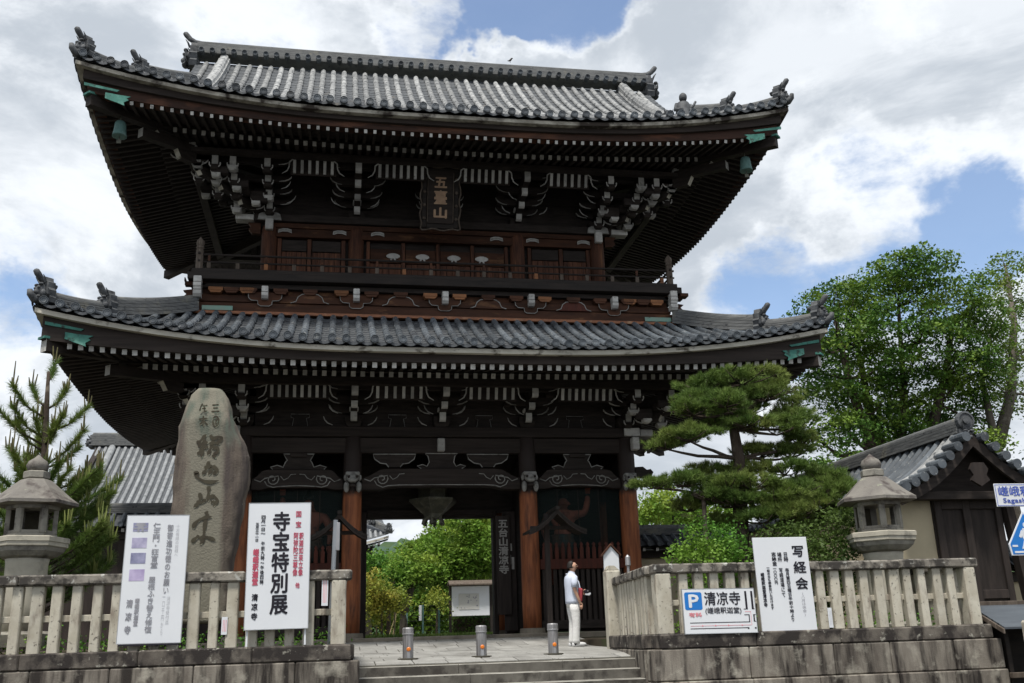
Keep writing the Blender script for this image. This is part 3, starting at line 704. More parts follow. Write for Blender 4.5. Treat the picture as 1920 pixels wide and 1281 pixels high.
for bx in (-3.43, 3.43):
    outlined('frog_leg_strut', [(CX + bx + x, 5.50 + z) for x, z in frog], 23.93, 24.05, T)
    m = MB(); m.cbox(CX + bx - .2, CX + bx + .2, 23.86, 24.1, 5.79, 5.885, .01); part('bearing_block', m, TF, gate)
frog2 = mirror([(-.50, .0), (-.60, .06), (-.46, .10), (-.36, .05), (-.30, .16), (-.33, .30), (-.40, .37)])
outlined('frog_leg_strut', [(CX + x, 5.52 + z) for x, z in frog2], 23.93, 24.05, T)
for bx in (-1.15, 1.15):
    outlined('boat_bracket', [(CX + bx + x, 5.55 + z) for x, z in mirror([(-.14, 0), (-.20, .08), (-.34, .10), (-.48, .20), (-.52, .32)])], 23.92, 24.06, T)
m = MB(); m.cbox(CX - .11, CX + .07, 23.72, 23.9, 5.92, 6.24, .02); part('beam_nose', m, WE, gate, label='white-painted beam nose over the passage')
# carved lion-head noses on the columns
def lion_nose(cx, y, z, s=1.0, rot=0):
    b = MB(); b.cbox(-.15, .15, -.16, .06, .26, .34, .02); b.ball((0, -.14, .20), (.13, .12, .10)); b.ball((0, -.25, .14), (.09, .07, .05)); b.ball((0, -.22, .03), (.08, .06, .035), mi=1)
    for q in (-1, 1): b.ball((q * .08, -.22, .22), (.035, .03, .03), mi=1); b.ball((q * .13, -.10, .02), (.06, .08, .12)); b.ball((q * .15, -.06, .22), (.04, .05, .07))
    me = b.mesh('lion_nose', [M_('white_line'), T], smooth=True); return piece('lion_nose', me, gate, (cx, y, z), rot=(0, 0, rot), scale=(s, s, s))
for cx in (-2.15, 2.15): lion_nose(CX + cx, 23.80, 5.02, 1.12)
for cx in (-4.72, 4.72): lion_nose(CX + cx, 23.80, 5.02, 1.0)
for sg in (-1, 1):
    m = MB(); x = CX + sg * 4.93
    m.prism([(x, 5.30), (x + sg * .30, 5.27), (x + sg * .42, 5.33), (x + sg * .47, 5.42), (x + sg * .40, 5.50), (x + sg * .30, 5.48), (x + sg * .20, 5.56), (x, 5.55)], 'y', 23.9, 24.1); part('carved_beam_end', m, T, gate)
    m = MB(); m.prism([(x, 5.95), (x + sg * .34, 5.98), (x + sg * .42, 6.08), (x + sg * .36, 6.15), (x + sg * .42, 6.26), (x, 6.26)], 'y', 23.9, 24.1); part('carved_beam_end', m, TF, gate)
    m = MB(); m.cbox(x - .12, x + .06, 23.60, 23.84, 5.95, 6.27, .02); part('beam_nose', m, WE, gate)
    m = MB(); m.cbox(CX + sg * 5.08 - .34 * (sg < 0), CX + sg * 5.08 + .34 * (sg > 0), 23.78, 24.2, 6.32, 6.50, .015); part('plate_end', m, WE, gate)
    m = MB(); m.cbox(x - .28, x + .12, 23.70, 23.785, 6.31, 6.52, .015); part('plate_end', m, WE, gate)
# walls behind the beams: middle row of posts, lintel, boarded ceiling, side bays with netting and slats
m = MB(); m.box(CX - 4.6, CX + 4.6, 26.0, 26.2, 4.70, 6.3); m.box(CX - 4.6, CX - 1.78, 26.05, 26.15, 1.6, 4.7); m.box(CX + 1.95, CX + 4.6, 26.05, 26.15, 1.6, 4.7)
part('inner_wall', m, T, gate)
for x0, x1 in ((-2.05, -1.73), (1.55, 1.66), (1.86, 2.10)):
    m = MB(); m.cbox(CX + x0, CX + x1, 25.9, 26.25, 1.6, 4.72, .015); part('door_post', m, M_('gate_door_timber'), gate)
m = MB(); m.cbox(CX - 1.78, CX + 1.66, 25.92, 26.22, 4.55, 4.76, .015); part('door_lintel', m, T, gate)
m = MB(); m.prism([(CX - 1.72, 4.55), (CX - 1.1, 4.63), (CX, 4.655), (CX + 1.1, 4.63), (CX + 1.55, 4.55), (CX + 1.55, 4.75), (CX - 1.72, 4.75)], 'y', 25.86, 25.94); part('door_lintel', m, T, gate)
m = MB(); m.box(CX - 4.6, CX + 4.6, 24.12, 28.1, 6.32, 6.36); part('passage_ceiling', m, T, gate)
for sx in (-1, 1):      # passage side walls and outer side walls
    m = MB()
    for i in range(9): m.cbox(CX + sx * 2.10, CX + sx * 2.16, 24.25 + i * .20, 24.44 + i * .20, 1.62, 5.9, .006)
    part('passage_side_boarding', m, T, gate, kind='stuff')
    m = MB(); m.box(CX + sx * 4.66, CX + sx * 4.76, 24.2, 28.1, 1.6, 5.92); part('side_wall', m, T, gate)
# open door leaf with a hung name board on the right of the passage
m = MB(); m.cbox(CX + 1.70, CX + 2.02, 25.2, 25.26, 1.66, 4.62, .01); door = part('door_leaf', m, M_('gate_door_timber'), gate)
m = MB(); m.cbox(CX + 1.50, CX + 1.86, 25.08, 25.13, 2.05, 4.50, .008); nb = part('name_board', m, M_('gate_door_timber'), gate, label='dark board with a column of white brush lettering')
def net_mat():
    mt = bpy.data.materials.new('bird_net'); mt.use_nodes = True; nt = mt.node_tree; b = nt.nodes['Principled BSDF']; out = nt.nodes['Material Output']
    b.inputs['Base Color'].default_value = (.014, .026, .024, 1); b.inputs['Roughness'].default_value = .9
    tr = nt.nodes.new('ShaderNodeBsdfTransparent'); ms = nt.nodes.new('ShaderNodeMixShader'); ms.inputs[0].default_value = .26
    nt.links.new(tr.outputs[0], ms.inputs[1]); nt.links.new(b.outputs[0], ms.inputs[2]); nt.links.new(ms.outputs[0], out.inputs[0]); MATS['bird_net'] = mt
net_mat()
sl = MB(); sl.cbox(-.045, .045, -.02, .02, 0, 1.22, .006); slat_me = sl.mesh('slat', M_('gate_door_timber'))
pk = MB(); pk.prism([(-.045, 0), (.045, 0), (.045, .42), (.02, .50), (.045, .56), (0, .66), (-.045, .56), (-.02, .50), (-.045, .42)], 'y', -.02, .02); picket_me = pk.mesh('balustrade_picket', M_('red_timber'))
for sg in (-1, 1):
    xa, xb = CX + min(sg * 2.38, sg * 4.5), CX + max(sg * 2.38, sg * 4.5)
    m = MB(); m.cbox(xa, xb, 23.95, 24.07, 1.66, 1.86, .01); part('sill_beam', m, T, gate)
    m = MB(); m.cbox(xa, xb, 23.93, 24.08, 3.06, 3.30, .01); part('balustrade_rail', m, M_('red_timber'), gate)
    for i in range(15): piece('slat', slat_me, gate, (xa + .10 + (xb - xa - .2) * i / 14, 24.0, 1.85))
    for i in range(13): piece('balustrade_picket', picket_me, gate, (xa + .12 + (xb - xa - .24) * i / 12, 23.99, 3.30), scale=(1, 1, .62))
    m = MB(); m.box(xa, xb, 24.10, 24.104, 3.2, 5.02); part('netting', m, M_('bird_net'), gate)
    m = MB()
    for k in range(1, 4): m.box(xa + (xb - xa) * k / 4 - .008, xa + (xb - xa) * k / 4 + .008, 24.085, 24.096, 3.3, 5.02)
    part('netting_frame', m, T, gate)
    m = MB(); m.box(xa, xb, 24.14, 26.0, 1.6, 2.7); part('statue_platform', m, T, gate)
# ---- bracket sets
def arm_x(m, xc, y0, y1, z0, h, hw, sides=(-1, 1)):
    pts = []
    for s in (-1, 1):
        e = [(s * (hw - .30), 0), (s * (hw - .17), .12 * h), (s * (hw - .06), .42 * h), (s * (hw - .01), .78 * h), (s * hw, h)]
        pts.append(e)
    poly = [(xc + x, z0 + z) for x, z in pts[1]] + [(xc + x, z0 + z) for x, z in pts[0][::-1]]
    n = len(poly); mi = [0] * n
    m.prism(poly, 'y', y0, y1, mi, cap=0)
    for q in (pts[0], pts[1]): m.tube([(xc + x, y0 - .006, z0 + z) for x, z in q], [.008, .015, .019, .017, .010], 5, mi=1)
def masu(m, x, y, z, w=.24, h=.16, mi=0):
    a, b = w / 2, w / 2 - .045
    v = [(x - b, y - b, z), (x + b, y - b, z), (x + b, y + b, z), (x - b, y + b, z)] + [(x + i * a, y + j * a, z + zz) for zz in (h * .42, h) for i, j in ((-1, -1), (1, -1), (1, 1), (-1, 1))]
    f = [(3, 2, 1, 0), (8, 9, 10, 11)] + [(k, (k + 1) % 4, (k + 1) % 4 + 4, k + 4) for k in range(4)] + [(k + 4, (k + 1) % 4 + 4, (k + 1) % 4 + 8, k + 8) for k in range(4)]
    m.add(v, f, mi)
def nose(m, x, yt, yb, z0, z1, w=.15, dx=0):
    """projecting arm, its curved end painted white"""
    h = z1 - z0
    prof = [(yb, z0), (yt + .10, z0), (yt + .03, z0 + .12 * h), (yt, z0 + .4 * h), (yt, z1), (yb, z1)]
    m.prism([(y, z) for y, z in prof], 'x', x - w / 2, x + w / 2, [0, 1, 1, 1, 0, 0], cap=0)
def bracket(x, yw, z0, steps, nm='bracket_set', par=gate):
    m = MB(); masu(m, x, yw - .02, z0, .40, .26)
    o = part(nm, m, T, par)
    for k, (yt, za, zb) in enumerate(steps):
        a = MB(); nose(a, x, yt, yw, za, zb, .155)
        part('projecting_arm', a, [T, WE], o)
        b = MB(); masu(b, x, yt + .16, zb + .004, .22, .10); part('bearing_block', b, WE if k == 0 else T, o)
        if k < len(steps):
            yy = yt + .42; c = MB(); hw = .58 + .06 * k
            arm_x(c, x, yy - .07, yy + .07, zb + .01, .20, hw)
            part('lateral_arm', c, [T, WL], o)
            d = MB()
            for s in (-1, 0, 1): masu(d, x + s * (hw - .12), yy, zb + .195, .20, .11)
            part('bearing_block_row', d, T, o, kind='stuff')
    return o
LST = [(23.52, 6.62, 6.86), (23.06, 6.84, 7.00), (22.62, 7.04, 7.25)]
UST = [(23.90, 12.22, 12.50), (23.46, 12.40, 12.59), (23.00, 12.55, 12.73), (22.56, 12.74, 12.98)]
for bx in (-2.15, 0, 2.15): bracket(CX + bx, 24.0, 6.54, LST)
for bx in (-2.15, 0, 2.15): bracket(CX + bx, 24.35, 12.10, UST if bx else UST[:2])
def diag_arm(m, cx, cy, sg, l0, l1, z0, z1, w, mi_end):
    """45-degree arm from a corner column, pointed end"""
    u = Vector((sg, -1, 0)).normalized(); n = Vector((-u.y, u.x, 0)) * (w / 2); a = Vector((cx, cy, 0)) + u * l0; b = Vector((cx, cy, 0)) + u * l1; c = Vector((cx, cy, 0)) + u * (l1 - .16)
    v = [a - n + Vector((0, 0, z0)), a + n + Vector((0, 0, z0)), a + n + Vector((0, 0, z1)), a - n + Vector((0, 0, z1)),
         c - n + Vector((0, 0, z0)), c + n + Vector((0, 0, z0)), b + n + Vector((0, 0, z1)), b - n + Vector((0, 0, z1))]
    m.add([tuple(p) for p in v], [(0, 1, 2, 3), (4, 7, 6, 5), (0, 4, 5, 1), (1, 5, 6, 2), (2, 6, 7, 3), (3, 7, 4, 0)], [0, mi_end, 0, 0, 0, 0])
def corner_bracket(sg, wx, yw, z0, steps):
    xc = CX + sg * wx; m = MB(); masu(m, xc, yw, z0, .42, .26); o = part('corner_bracket_set', m, T, gate)
    for k, (yt, za, zb) in enumerate(steps):
        pr = yw - yt
        for j in range(0, k + 2):
            xo = xc + sg * (yw - steps[min(j, len(steps) - 1)][0]) * .92 * (j > 0)
            a = MB(); nose(a, xo, yt, yw if j == 0 else yt + .42, za, zb, .15); masu(a, xo, yt + .10, za - .12, .23, .12, 1 if (j + k) % 3 == 1 else 0); part('projecting_arm', a, [T, WE], o)
            for s2 in (-1, 1):      # curved cup below each arm end
                cu = MB(); cu.tube([(xo + s2 * .13, yt - .01, za + .05), (xo + s2 * .125, yt - .01, za - .02), (xo + s2 * .09, yt - .01, za - .07)], .016, 5); part('painted_edge', cu, WE, o)
        for j in range(0, k + 2):      # arms that turn out to the side
            yo = yw - (yw - steps[min(j, len(steps) - 1)][0]) * .92 * (j > 0)
            Mx = Matrix.Translation((xc, yo, 0)) @ Matrix.Rotation(sg * math.pi / 2, 4, 'Z')
            t = MB(); nose(t, 0, -pr, -pr + .42, za, zb, .15); masu(t, 0, -pr + .14, za - .10, .21, .10, 1 if (j + k) % 2 else 0)
            b = MB(); b.add([tuple(Mx @ Vector(p)) for p in t.v], t.f, t.m); part('side_arm', b, [T, WE], o)
        c = MB(); arm_x(c, xc + sg * pr * .5, yt + .36, yt + .48, zb + .015, .15, .55 + pr * .5); part('lateral_arm', c, [T, WE], o)
        c = MB(); arm_x(c, xc + sg * pr * .95, yt + .02, yt + .12, za - .03, .14, .30); part('lateral_arm', c, [T, WE], o)
        d = MB(); L_ = pr * 1.414; diag_arm(d, xc, yw, sg, .1, L_ + .50, za - .03, zb, .16, 1); part('diagonal_arm', d, [T, M_('bare_board')], o)
    yt, za, zb = steps[-1]
    e = MB(); diag_arm(e, xc, yw, sg, 1.2, (yw - yt) * 1.414 + 1.05, zb + .02, zb + .17, .17, 1); part('diagonal_tail', e, [M_('gate_door_timber'), M_('bare_board')], o)
    px, py = xc + sg * (yw - yt), yt      # stacked white blocks where the corner purlins meet
    for q, (zz, w, h) in enumerate(((zb + .02, .15, .12), (zb + .145, .24, .07), (zb + .22, .15, .12), (zb + .345, .26, .06))): f = MB(); f.cbox(px - w / 2, px + w / 2, py - .06, py + .10, zz, zz + h - .004, .006); part('corner_post_block', f, WE, o)
for sg in (-1, 1):
    corner_bracket(sg, 4.72, 24.0, 6.54, LST)
    corner_bracket(sg, 4.37, 24.35, 12.10, UST)
# coved ribs between the bracket sets
def ribs(x0, x1, n, y, z0, z1, w=.07):
    m = MB(); m.box(x0 - .1, x1 + .1, y + .10, y + .13, z0 - .03, z1 + .05); bk = part('cove_panel', m, TF, gate)
    rb = MB(); rb.prism([(0, 0), (-.05, (z1 - z0) * .5), (-.12, z1 - z0), (-.07, z1 - z0), (0, (z1 - z0) * .5), (.05, 0)], 'x', -w / 2, w / 2); me = rb.mesh('cove_rib', M_('white_end'))
    for i in range(n): piece('cove_rib', me, bk, (x0 + (x1 - x0) * i / (n - 1), y + .04, z0))
    for s, xe in ((-1, x0), (1, x1)):      # curved arms that close the cove at both ends
        e = MB(); e.tube([(xe - s * .10, y - .09, z1 + .03), (xe + s * .04, y - .07, z1 - .03), (xe + s * .12, y - .05, z1 - .09), (xe + s * .13, y - .03, z0 + .12), (xe + s * .18, y, z0 + .02), (xe + s * .30, y + .02, z0 - .05)], [.014, .017, .018, .018, .016, .008], 6); part('curved_arm', e, WE, bk)
        for dz, dy, dx in ((.26, .35, .10), (.46, .75, -.02)):
            e = MB(); e.tube([(xe + s * (dx + .0), y + dy, z0 - dz + .16), (xe + s * (dx + .03), y + dy, z0 - dz + .08), (xe + s * (dx + .10), y + dy, z0 - dz), (xe + s * (dx + .22), y + dy, z0 - dz - .05)], [.008, .014, .015, .008], 6); part('curved_arm', e, WL, bk)
for a, b, n in ((-4.05, -2.85, 8), (-1.62, -.60, 6), (.60, 1.62, 6), (2.85, 4.05, 8)): ribs(CX + a, CX + b, n, 22.72, 7.00, 7.34)
for a, b, n in ((-3.72, -2.80, 6), (-1.62, -.55, 7), (.55, 1.62, 7), (2.80, 3.72, 6)): ribs(CX + a, CX + b, n, 22.68, 12.70, 13.04)
for z, yy in ((7.36, 22.70), (13.055, 22.66)): pass
# wall boards behind the brackets
m = MB(); m.box(CX - 4.5, CX + 4.5, 24.02, 24.1, 6.53, 8.2); m.box(CX - 4.76, CX - 4.66, 24.1, 28.1, 6.53, 8.2); m.box(CX + 4.66, CX + 4.76, 24.1, 28.1, 6.53, 8.2); m.box(CX - 4.5, CX + 4.5, 28.1, 28.18, 6.53, 8.2)
part('bracket_wall', m, T, gate)
for bx in (-3.43, -1.08, 1.08, 3.43):      # small struts between the bracket sets
    outlined('short_strut', [(CX + bx + x, 6.54 + z) for x, z in ((-.19, 0), (-.15, .22), (-.22, .24), (-.22, .32), (.22, .32), (.22, .24), (.15, .22), (.19, 0))], 23.97, 24.015, M_('dark_rail'), .006)
# ---- balcony, its supporting brackets, upper storey
K = 5.86; YB = 22.85
m = MB()
for s in (0,):
    m.cbox(CX - K + .1, CX + K - .1, YB + .12, CY * 2 - YB - .12, 9.0, 9.80, .01)
part('balcony_base', m, TB, gate)
def ring4(y0, x0, w, z0, z1, name, mat, par=gate, c=.008):
    """four beams round the building, front one at y0..y0+w"""
    ob = []
    yb = 2 * CY - y0
    for (a, b, c0, d) in ((CX - x0, CX + x0, y0, y0 + w), (CX - x0, CX + x0, yb - w, yb), (CX - x0, CX - x0 + w, y0 + w, yb - w), (CX + x0 - w, CX + x0, y0 + w, yb - w)):
        mm = MB(); mm.cbox(a, b, c0, d, z0, z1, c); ob.append(part(name, mm, mat, par))
    return ob
ring4(YB - .06, K + .06, .20, 9.00, 9.075, 'copper_flashing', M_('copper_strip'))
ring4(YB, K, .22, 9.08, 9.30, 'balcony_beam', TB)
ring4(YB + .03, K - .03, .20, 9.33, 9.50, 'balcony_beam', TB)
ring4(YB - .02, K + .02, .22, 9.66, 9.78, 'balcony_beam', T)
m = MB(); m.cbox(CX - K - .22, CX + K + .22, YB - .22, 2 * CY - YB + .22, 9.80, 9.97, .01); part('balcony_floor', m, M_('dark_rail'), gate)
ring4(YB - .14, K + .14, .12, 9.972, 10.09, 'balcony_edge_beam', M_('dark_rail'))
for sx in (-1, 1):
    m = MB(); m.cbox(CX + sx * (K - .45) - .32, CX + sx * (K - .45) + .38, YB - .075, YB - .062, 9.078, 9.19, .004); part('copper_corner_plate', m, M_('pale_copper'), gate, label='pale green copper plate at the balcony corner')
bb = MB(); bb.cbox(-.17, .17, -.10, .10, 0, .085, .006); bb.prism([(-.15, 0), (.15, 0), (.11, -.05), (-.11, -.05)][::-1], 'y', -.09, .09)
bb_l = bb.mesh('bearing_block', M_('bright_timber')); bb_d = bb.mesh('bearing_block', M_('brown_timber'))
nb_ = MB(); nb_.cbox(-.075, .075, -.12, .1, 0, .15, .012); nb_.cbox(-.06, .06, -.11, .1, -.012, .0, .002, 1); nb_.prism([(-.12, -.012), (.1, -.012), (.1, -.15), (-.06, -.15), (-.12, -.09)], 'x', -.075, .075); nose_me = nb_.mesh('beam_nose', [WE, T])
cup = [(-.40, .20), (-.38, .06), (-.32, .0), (-.17, -.01), (-.16, -.10), (-.10, -.14), (.10, -.14), (.16, -.10), (.17, -.01), (.32, .0), (.38, .06), (.40, .20)]
for i, bx in enumerate((-4.30, -2.15, 0, 2.15, 4.30)):
    piece('beam_nose', nose_me, gate, (CX + bx, YB - .10, 9.52))
    piece('bearing_block', bb_l if i in (1, 2) else bb_d, gate, (CX + bx - .36, YB - .0, 9.565)); piece('bearing_block', bb_l if i in (2, 3) else bb_d, gate, (CX + bx + .36, YB - .0, 9.565))
    outlined('boat_arm', [(CX + bx + x, 9.36 + z) for x, z in cup], YB - .035, YB + .02, TB, .010)
for sg in (-1, 1):
    for q in range(3): piece('bearing_block', (bb_l, bb_d, bb_l)[q], gate, (CX + sg * (4.72 + q * .36), YB, 9.567))
    piece('beam_nose', nose_me, gate, (CX + sg * (K - .02), YB - .14, 9.52), scale=(1.2, 1, 1.1)); piece('beam_nose', nose_me, gate, (CX + sg * (K - .02), YB - .17, 9.70), scale=(1.2, 1, 1))
    m = MB(); x = CX + sg * (K + .06)
    m.cbox(x - .24, x + .24, YB - .02, YB + .16, 9.70, 9.80, .01); m.cbox(x - .05 + sg * .15, x + .05 + sg * .25, YB - .3, YB - .06, 9.70, 9.79, .01)
    m.prism([(x, 9.32), (x + sg * .16, 9.36), (x + sg * .24, 9.44), (x + sg * .18, 9.50), (x + sg * .27, 9.58), (x, 9.62)], 'y', YB + .02, YB + .16); part('carved_beam_end', m, TB, gate)
fr3 = mirror([(-.45, .0), (-.33, .04), (-.28, .16), (-.20, .22), (-.06, .25)])
for bx in (-3.25, -1.08, 1.08, 3.25):
    outlined('frog_leg_strut', [(CX + bx + x, 9.31 + z) for x, z in fr3], YB - .045, YB + .02, M_('red_timber') if bx == 3.25 else TB, .013)
    piece('bearing_block', bb_d, gate, (CX + bx, YB, 9.567))
# railing
rail = part('railing', MB().cbox(CX - K, CX + K, YB - .03, YB + .03, 10.095, 10.14, .006), M_('dark_rail'), gate)
for y0 in (YB, 2 * CY - YB):
    for z, r_ in ((10.49, .030), (10.30, .026)):
        mm = MB(); mm.tube([(CX - K - .12, y0, z), (CX + K + .12, y0, z)], r_, 8); part('handrail', mm, M_('dark_rail'), rail)
for sg in (-1, 1):
    for z, r_ in ((10.492, .030), (10.302, .026)):
        mm = MB(); mm.tube([(CX + sg * K, YB - .12, z), (CX + sg * K, 2 * CY - YB + .12, z)], r_, 8); part('handrail', mm, M_('dark_rail'), rail)
    mm = MB(); mm.cbox(CX + sg * K - .03, CX + sg * K + .03, YB + .1, 2 * CY - YB - .1, 10.095, 10.14, .006); part('foot_rail', mm, M_('dark_rail'), rail)
ps = MB(); ps.lathe(0, 0, [(.085, 0), (.085, .62), (.07, .64), (.092, .67), (.092, .70), (.075, .72), (.09, .76), (.098, .80), (.085, .86), (.045, .91), (.015, .95)], 12)
post_me = ps.mesh('corner_post', M_('weathered_timber'))
for sx in (-1, 1):
    for sy in (-1, 1): piece('corner_post', post_me, rail, (CX + sx * K, CY + sy * (CY - YB), 9.975))
bs = MB(); bs.cbox(-.05, .05, -.035, .035, 0, .15, .006); bs_l = bs.mesh('rail_strut', M_('bright_timber')); bs_d = bs.mesh('rail_strut', M_('weathered_timber'))
sp_ = MB(); sp_.cbox(-.028, .028, -.025, .025, 0, .14, .004); sp_me = sp_.mesh('rail_spindle', M_('brown_timber'))
for i in range(18):
    x = CX - K + .22 + (2 * K - .44) * i / 17
    piece('rail_strut', bs_l if i % 5 == 2 else bs_d, rail, (x, YB, 10.135), scale=(.9, 1, 1))
    if i % 2 == 0: piece('rail_spindle', sp_me, rail, (x, YB, 10.325))
# upper storey wall
UX = [-4.37, -2.15, 2.15, 4.37]; YU = 24.35
uc = MB(); uc.lathe(0, 0, [(.20, 0), (.20, 1.85), (.17, 1.95), (.09, 1.975)], 18); ucol_me = uc.mesh('upper_column', TBU, smooth=True)
for x in UX:
    piece('upper_column', ucol_me, gate, (CX + x, YU, 9.97)); piece('upper_column', ucol_me, gate, (CX + x, 2 * CY - YU, 9.97))
m = MB(); m.box(CX - 4.3, CX + 4.3, YU + .06, YU + .14, 9.97, 13.6); m.box(CX - 4.42, CX - 4.32, YU + .1, 2 * CY - YU - .1, 9.97, 13.6); m.box(CX + 4.32, CX + 4.42, YU + .1, 2 * CY - YU - .1, 9.97, 13.6); m.box(CX - 4.3, CX + 4.3, 2 * CY - YU - .1, 2 * CY - YU, 9.97, 13.6)
part('upper_wall', m, T, gate)
m = MB(); m.cbox(CX - 4.75, CX + 4.75, YU - .22, YU + .2, 12.0, 12.20, .01); part('upper_wall_plate', m, T, gate)
m = MB(); m.cbox(CX - 4.3, CX + 4.3, YU - .12, YU + .1, 11.86, 11.995, .01); part('upper_head_beam', m, TB, gate)
m = MB(); m.cbox(CX - 4.2, CX + 4.2, YU - .14, YU + .05, 11.60, 11.83, .01); part('upper_tie_beam', m, M_('brown_timber'), gate)
for sg in (-1, 1):
    m = MB(); m.cbox(CX + sg * 4.37 - .1, CX + sg * 4.37 + .1, YU - .34, YU - .2, 11.72, 12.02, .02); part('beam_nose', m, WE, gate)
    xx = CX + sg * 4.60; m = MB(); m.prism([(xx, 11.68), (xx + sg * .22, 11.70), (xx + sg * .30, 11.80), (xx + sg * .24, 11.86), (xx + sg * .32, 11.98), (xx, 11.98)], 'y', YU - .08, YU + .08); part('carved_beam_end', m, TB, gate)
    m = MB(); m.cbox(CX + sg * 4.77 - (.46 if sg < 0 else 0), CX + sg * 4.77 + (.46 if sg > 0 else 0), YU - .2, YU + .1, 12.02, 12.17, .012); part('plate_end', m, WE, gate)
    m = MB(); m.prism([(CX + sg * 4.37 + x, 12.03 + z) for x, z in ((-.30, -.03), (.30, -.03), (.27, .12), (.18, .17), (-.18, .17), (-.27, .12))], 'y', YU - .29, YU - .225); part('plate_end', m, M_('white_line'), gate)
fan = mirror([(-.015, -.02), (-.03, -.055), (-.07, -.075), (-.085, -.05), (-.06, -.02), (-.13, -.01), (-.195, .03), (-.185, .07), (-.12, .105), (-.05, .125)])
fit = mirror([(-.17, -.03), (-.18, .03), (-.08, .055)])[:6]
for x in (1.393, 2.164, 3.001, 3.747):
    m = MB(); m.prism([(x + a * .92, 11.15 + b) for a, b in fan], 'y', YU - .075, YU - .055); part('white_fan_fitting', m, M_('white_end'), gate)
for x in (-1.394, 0, .984, 4.151, 5.133, 6.55):
    outlined('curved_metal_fitting', [(x + a, 11.76 + b) for a, b in [(-.17, -.06), (-.16, .02), (-.06, .05), (.06, .05), (.16, .02), (.17, -.06), (.06, -.02), (-.06, -.02)]], YU - .165, YU - .141, M_('white_line'), .010, True, lmat=WE)
def boards(x0, x1, z0, z1, y, n, mat, nm='wall_board'):
    w = (x1 - x0) / n
    for i in range(n):
        mm = MB(); mm.cbox(x0 + w * i + .003, x0 + w * (i + 1) - .003, y - .02 - .008 * (i % 3), y + .03, z0, z1, .005); part(nm, mm, mat, gate)
for a, b in ((-4.05, -3.42), (-3.28, -2.55), (2.55, 3.28), (3.42, 4.05)):
    boards(CX + a, CX + b, 10.1, 11.24, YU + .02, 5, TBU, 'door_board')
    m = MB(); m.cbox(CX + a, CX + b, YU - .02, YU + .04, 11.26, 11.56, .008); part('door_top_panel', m, T, gate)
for x in (-4.11, -3.35, -2.48, 2.48, 3.35, 4.11):
    m = MB(); m.cbox(CX + x - .05, CX + x + .05, YU - .05, YU + .04, 10.09, 11.59, .008); part('door_jamb', m, TBU, gate)
for a in (-1.78, -.86, .06, .98):
    boards(CX + a, CX + a + .80, 10.1, 11.0, YU + .02, 5, TBU, 'door_board')
    m = MB(); m.cbox(CX + a, CX + a + .80, YU - .03, YU + .04, 11.02, 11.40, .008); part('door_top_panel', m, TB, gate)
for x in (-1.84, -.92, 0, .92, 1.84):
    m = MB(); m.cbox(CX + x - .045, CX + x + .045, YU - .05, YU + .04, 10.09, 11.59, .008); part('door_jamb', m, TBU, gate)
m = MB(); m.cbox(CX - 4.2, CX + 4.2, YU - .10, YU + .04, 9.98, 10.085, .008); part('door_sill', m, TB, gate)
# ================================================================== lettering
def text_mesh(body, vertical=True, pitch=1.0, bold=0.0):
    cu = bpy.data.curves.new('lettering', 'FONT'); cu.body = '\n'.join(body) if vertical else body
    cu.align_x = 'CENTER' if vertical else 'LEFT'; cu.size = 1.0; cu.resolution_u = 2; cu.space_line = pitch
    o = bpy.data.objects.new('lettering', cu); COL.objects.link(o)
    bpy.context.view_layer.update()
    me = bpy.data.meshes.new_from_object(o.evaluated_get(bpy.context.evaluated_depsgraph_get()))
    co = np.empty(len(me.vertices) * 3, dtype=np.float32); me.vertices.foreach_get('co', co); co = co.reshape(-1, 3)
    faces = [tuple(p.vertices) for p in me.polygons]
    bpy.data.objects.remove(o); bpy.data.curves.remove(cu); bpy.data.meshes.remove(me)
    return co[:, :2], faces
def lettering(body, rect, y, mat, parent, vertical=True, pitch=1.0, bold=0.0, M=None, name='lettering'):
    """fill rect (x0, x1, z0, z1) at depth y, facing -Y; M maps (x, y, z) further"""
    co, fc = text_mesh(body, vertical, pitch)
    a, b = co.min(0), co.max(0); x0, x1, z0, z1 = rect
    S = (co - a) / (b - a); X = x0 + S[:, 0] * (x1 - x0); Z = z0 + S[:, 1] * (z1 - z0)
    m = MB(); offs = [(0, 0)] if not bold else [(0, 0), (bold, 0), (-bold, 0), (0, bold), (0, -bold), (bold * .7, bold * .7), (-bold * .7, -bold * .7)]
    for k, (dx, dz) in enumerate(offs):
        v = [(X[i] + dx, y - .0006 * k, Z[i] + dz) for i in range(len(X))]
        if M is not None: v = [tuple(M @ Vector(p)) for p in v]
        m.add(v, fc)
    return part(name, m, mat, parent)

# ================================================================== ground, steps, paving
YG = [10.9, 15.9, 17, 19, 20.5, 21.5, 22.5, 24, 26, 400]; ZG = [1.13, 1.13, 1.213, 1.265, 1.285, 1.35, 1.46, 1.55, 1.56, 1.56]
def gz(y): return float(np.interp(y, YG, ZG))
ys = [-60, 5, 10.9, 10.91, 15.85, 17, 19, 21, 22.5, 24, 26, 40, 70, 120, 300]; zz = [0, 0, 0, -.02, -.02] + [gz(y) - .03 for y in ys[5:]]
m = MB(); m.grid([[(x, y, z) for x in (-400, -60, -20, 0.2, 5, 20, 60, 400)] for y, z in zip(ys, zz)]); struct('ground', m, M_('garden_earth'))
m = MB(); m.grid([[(x, y, .004) for x in (-60, 60)] for y in (-30, 10.2)]); struct('road', m, M_('asphalt'))
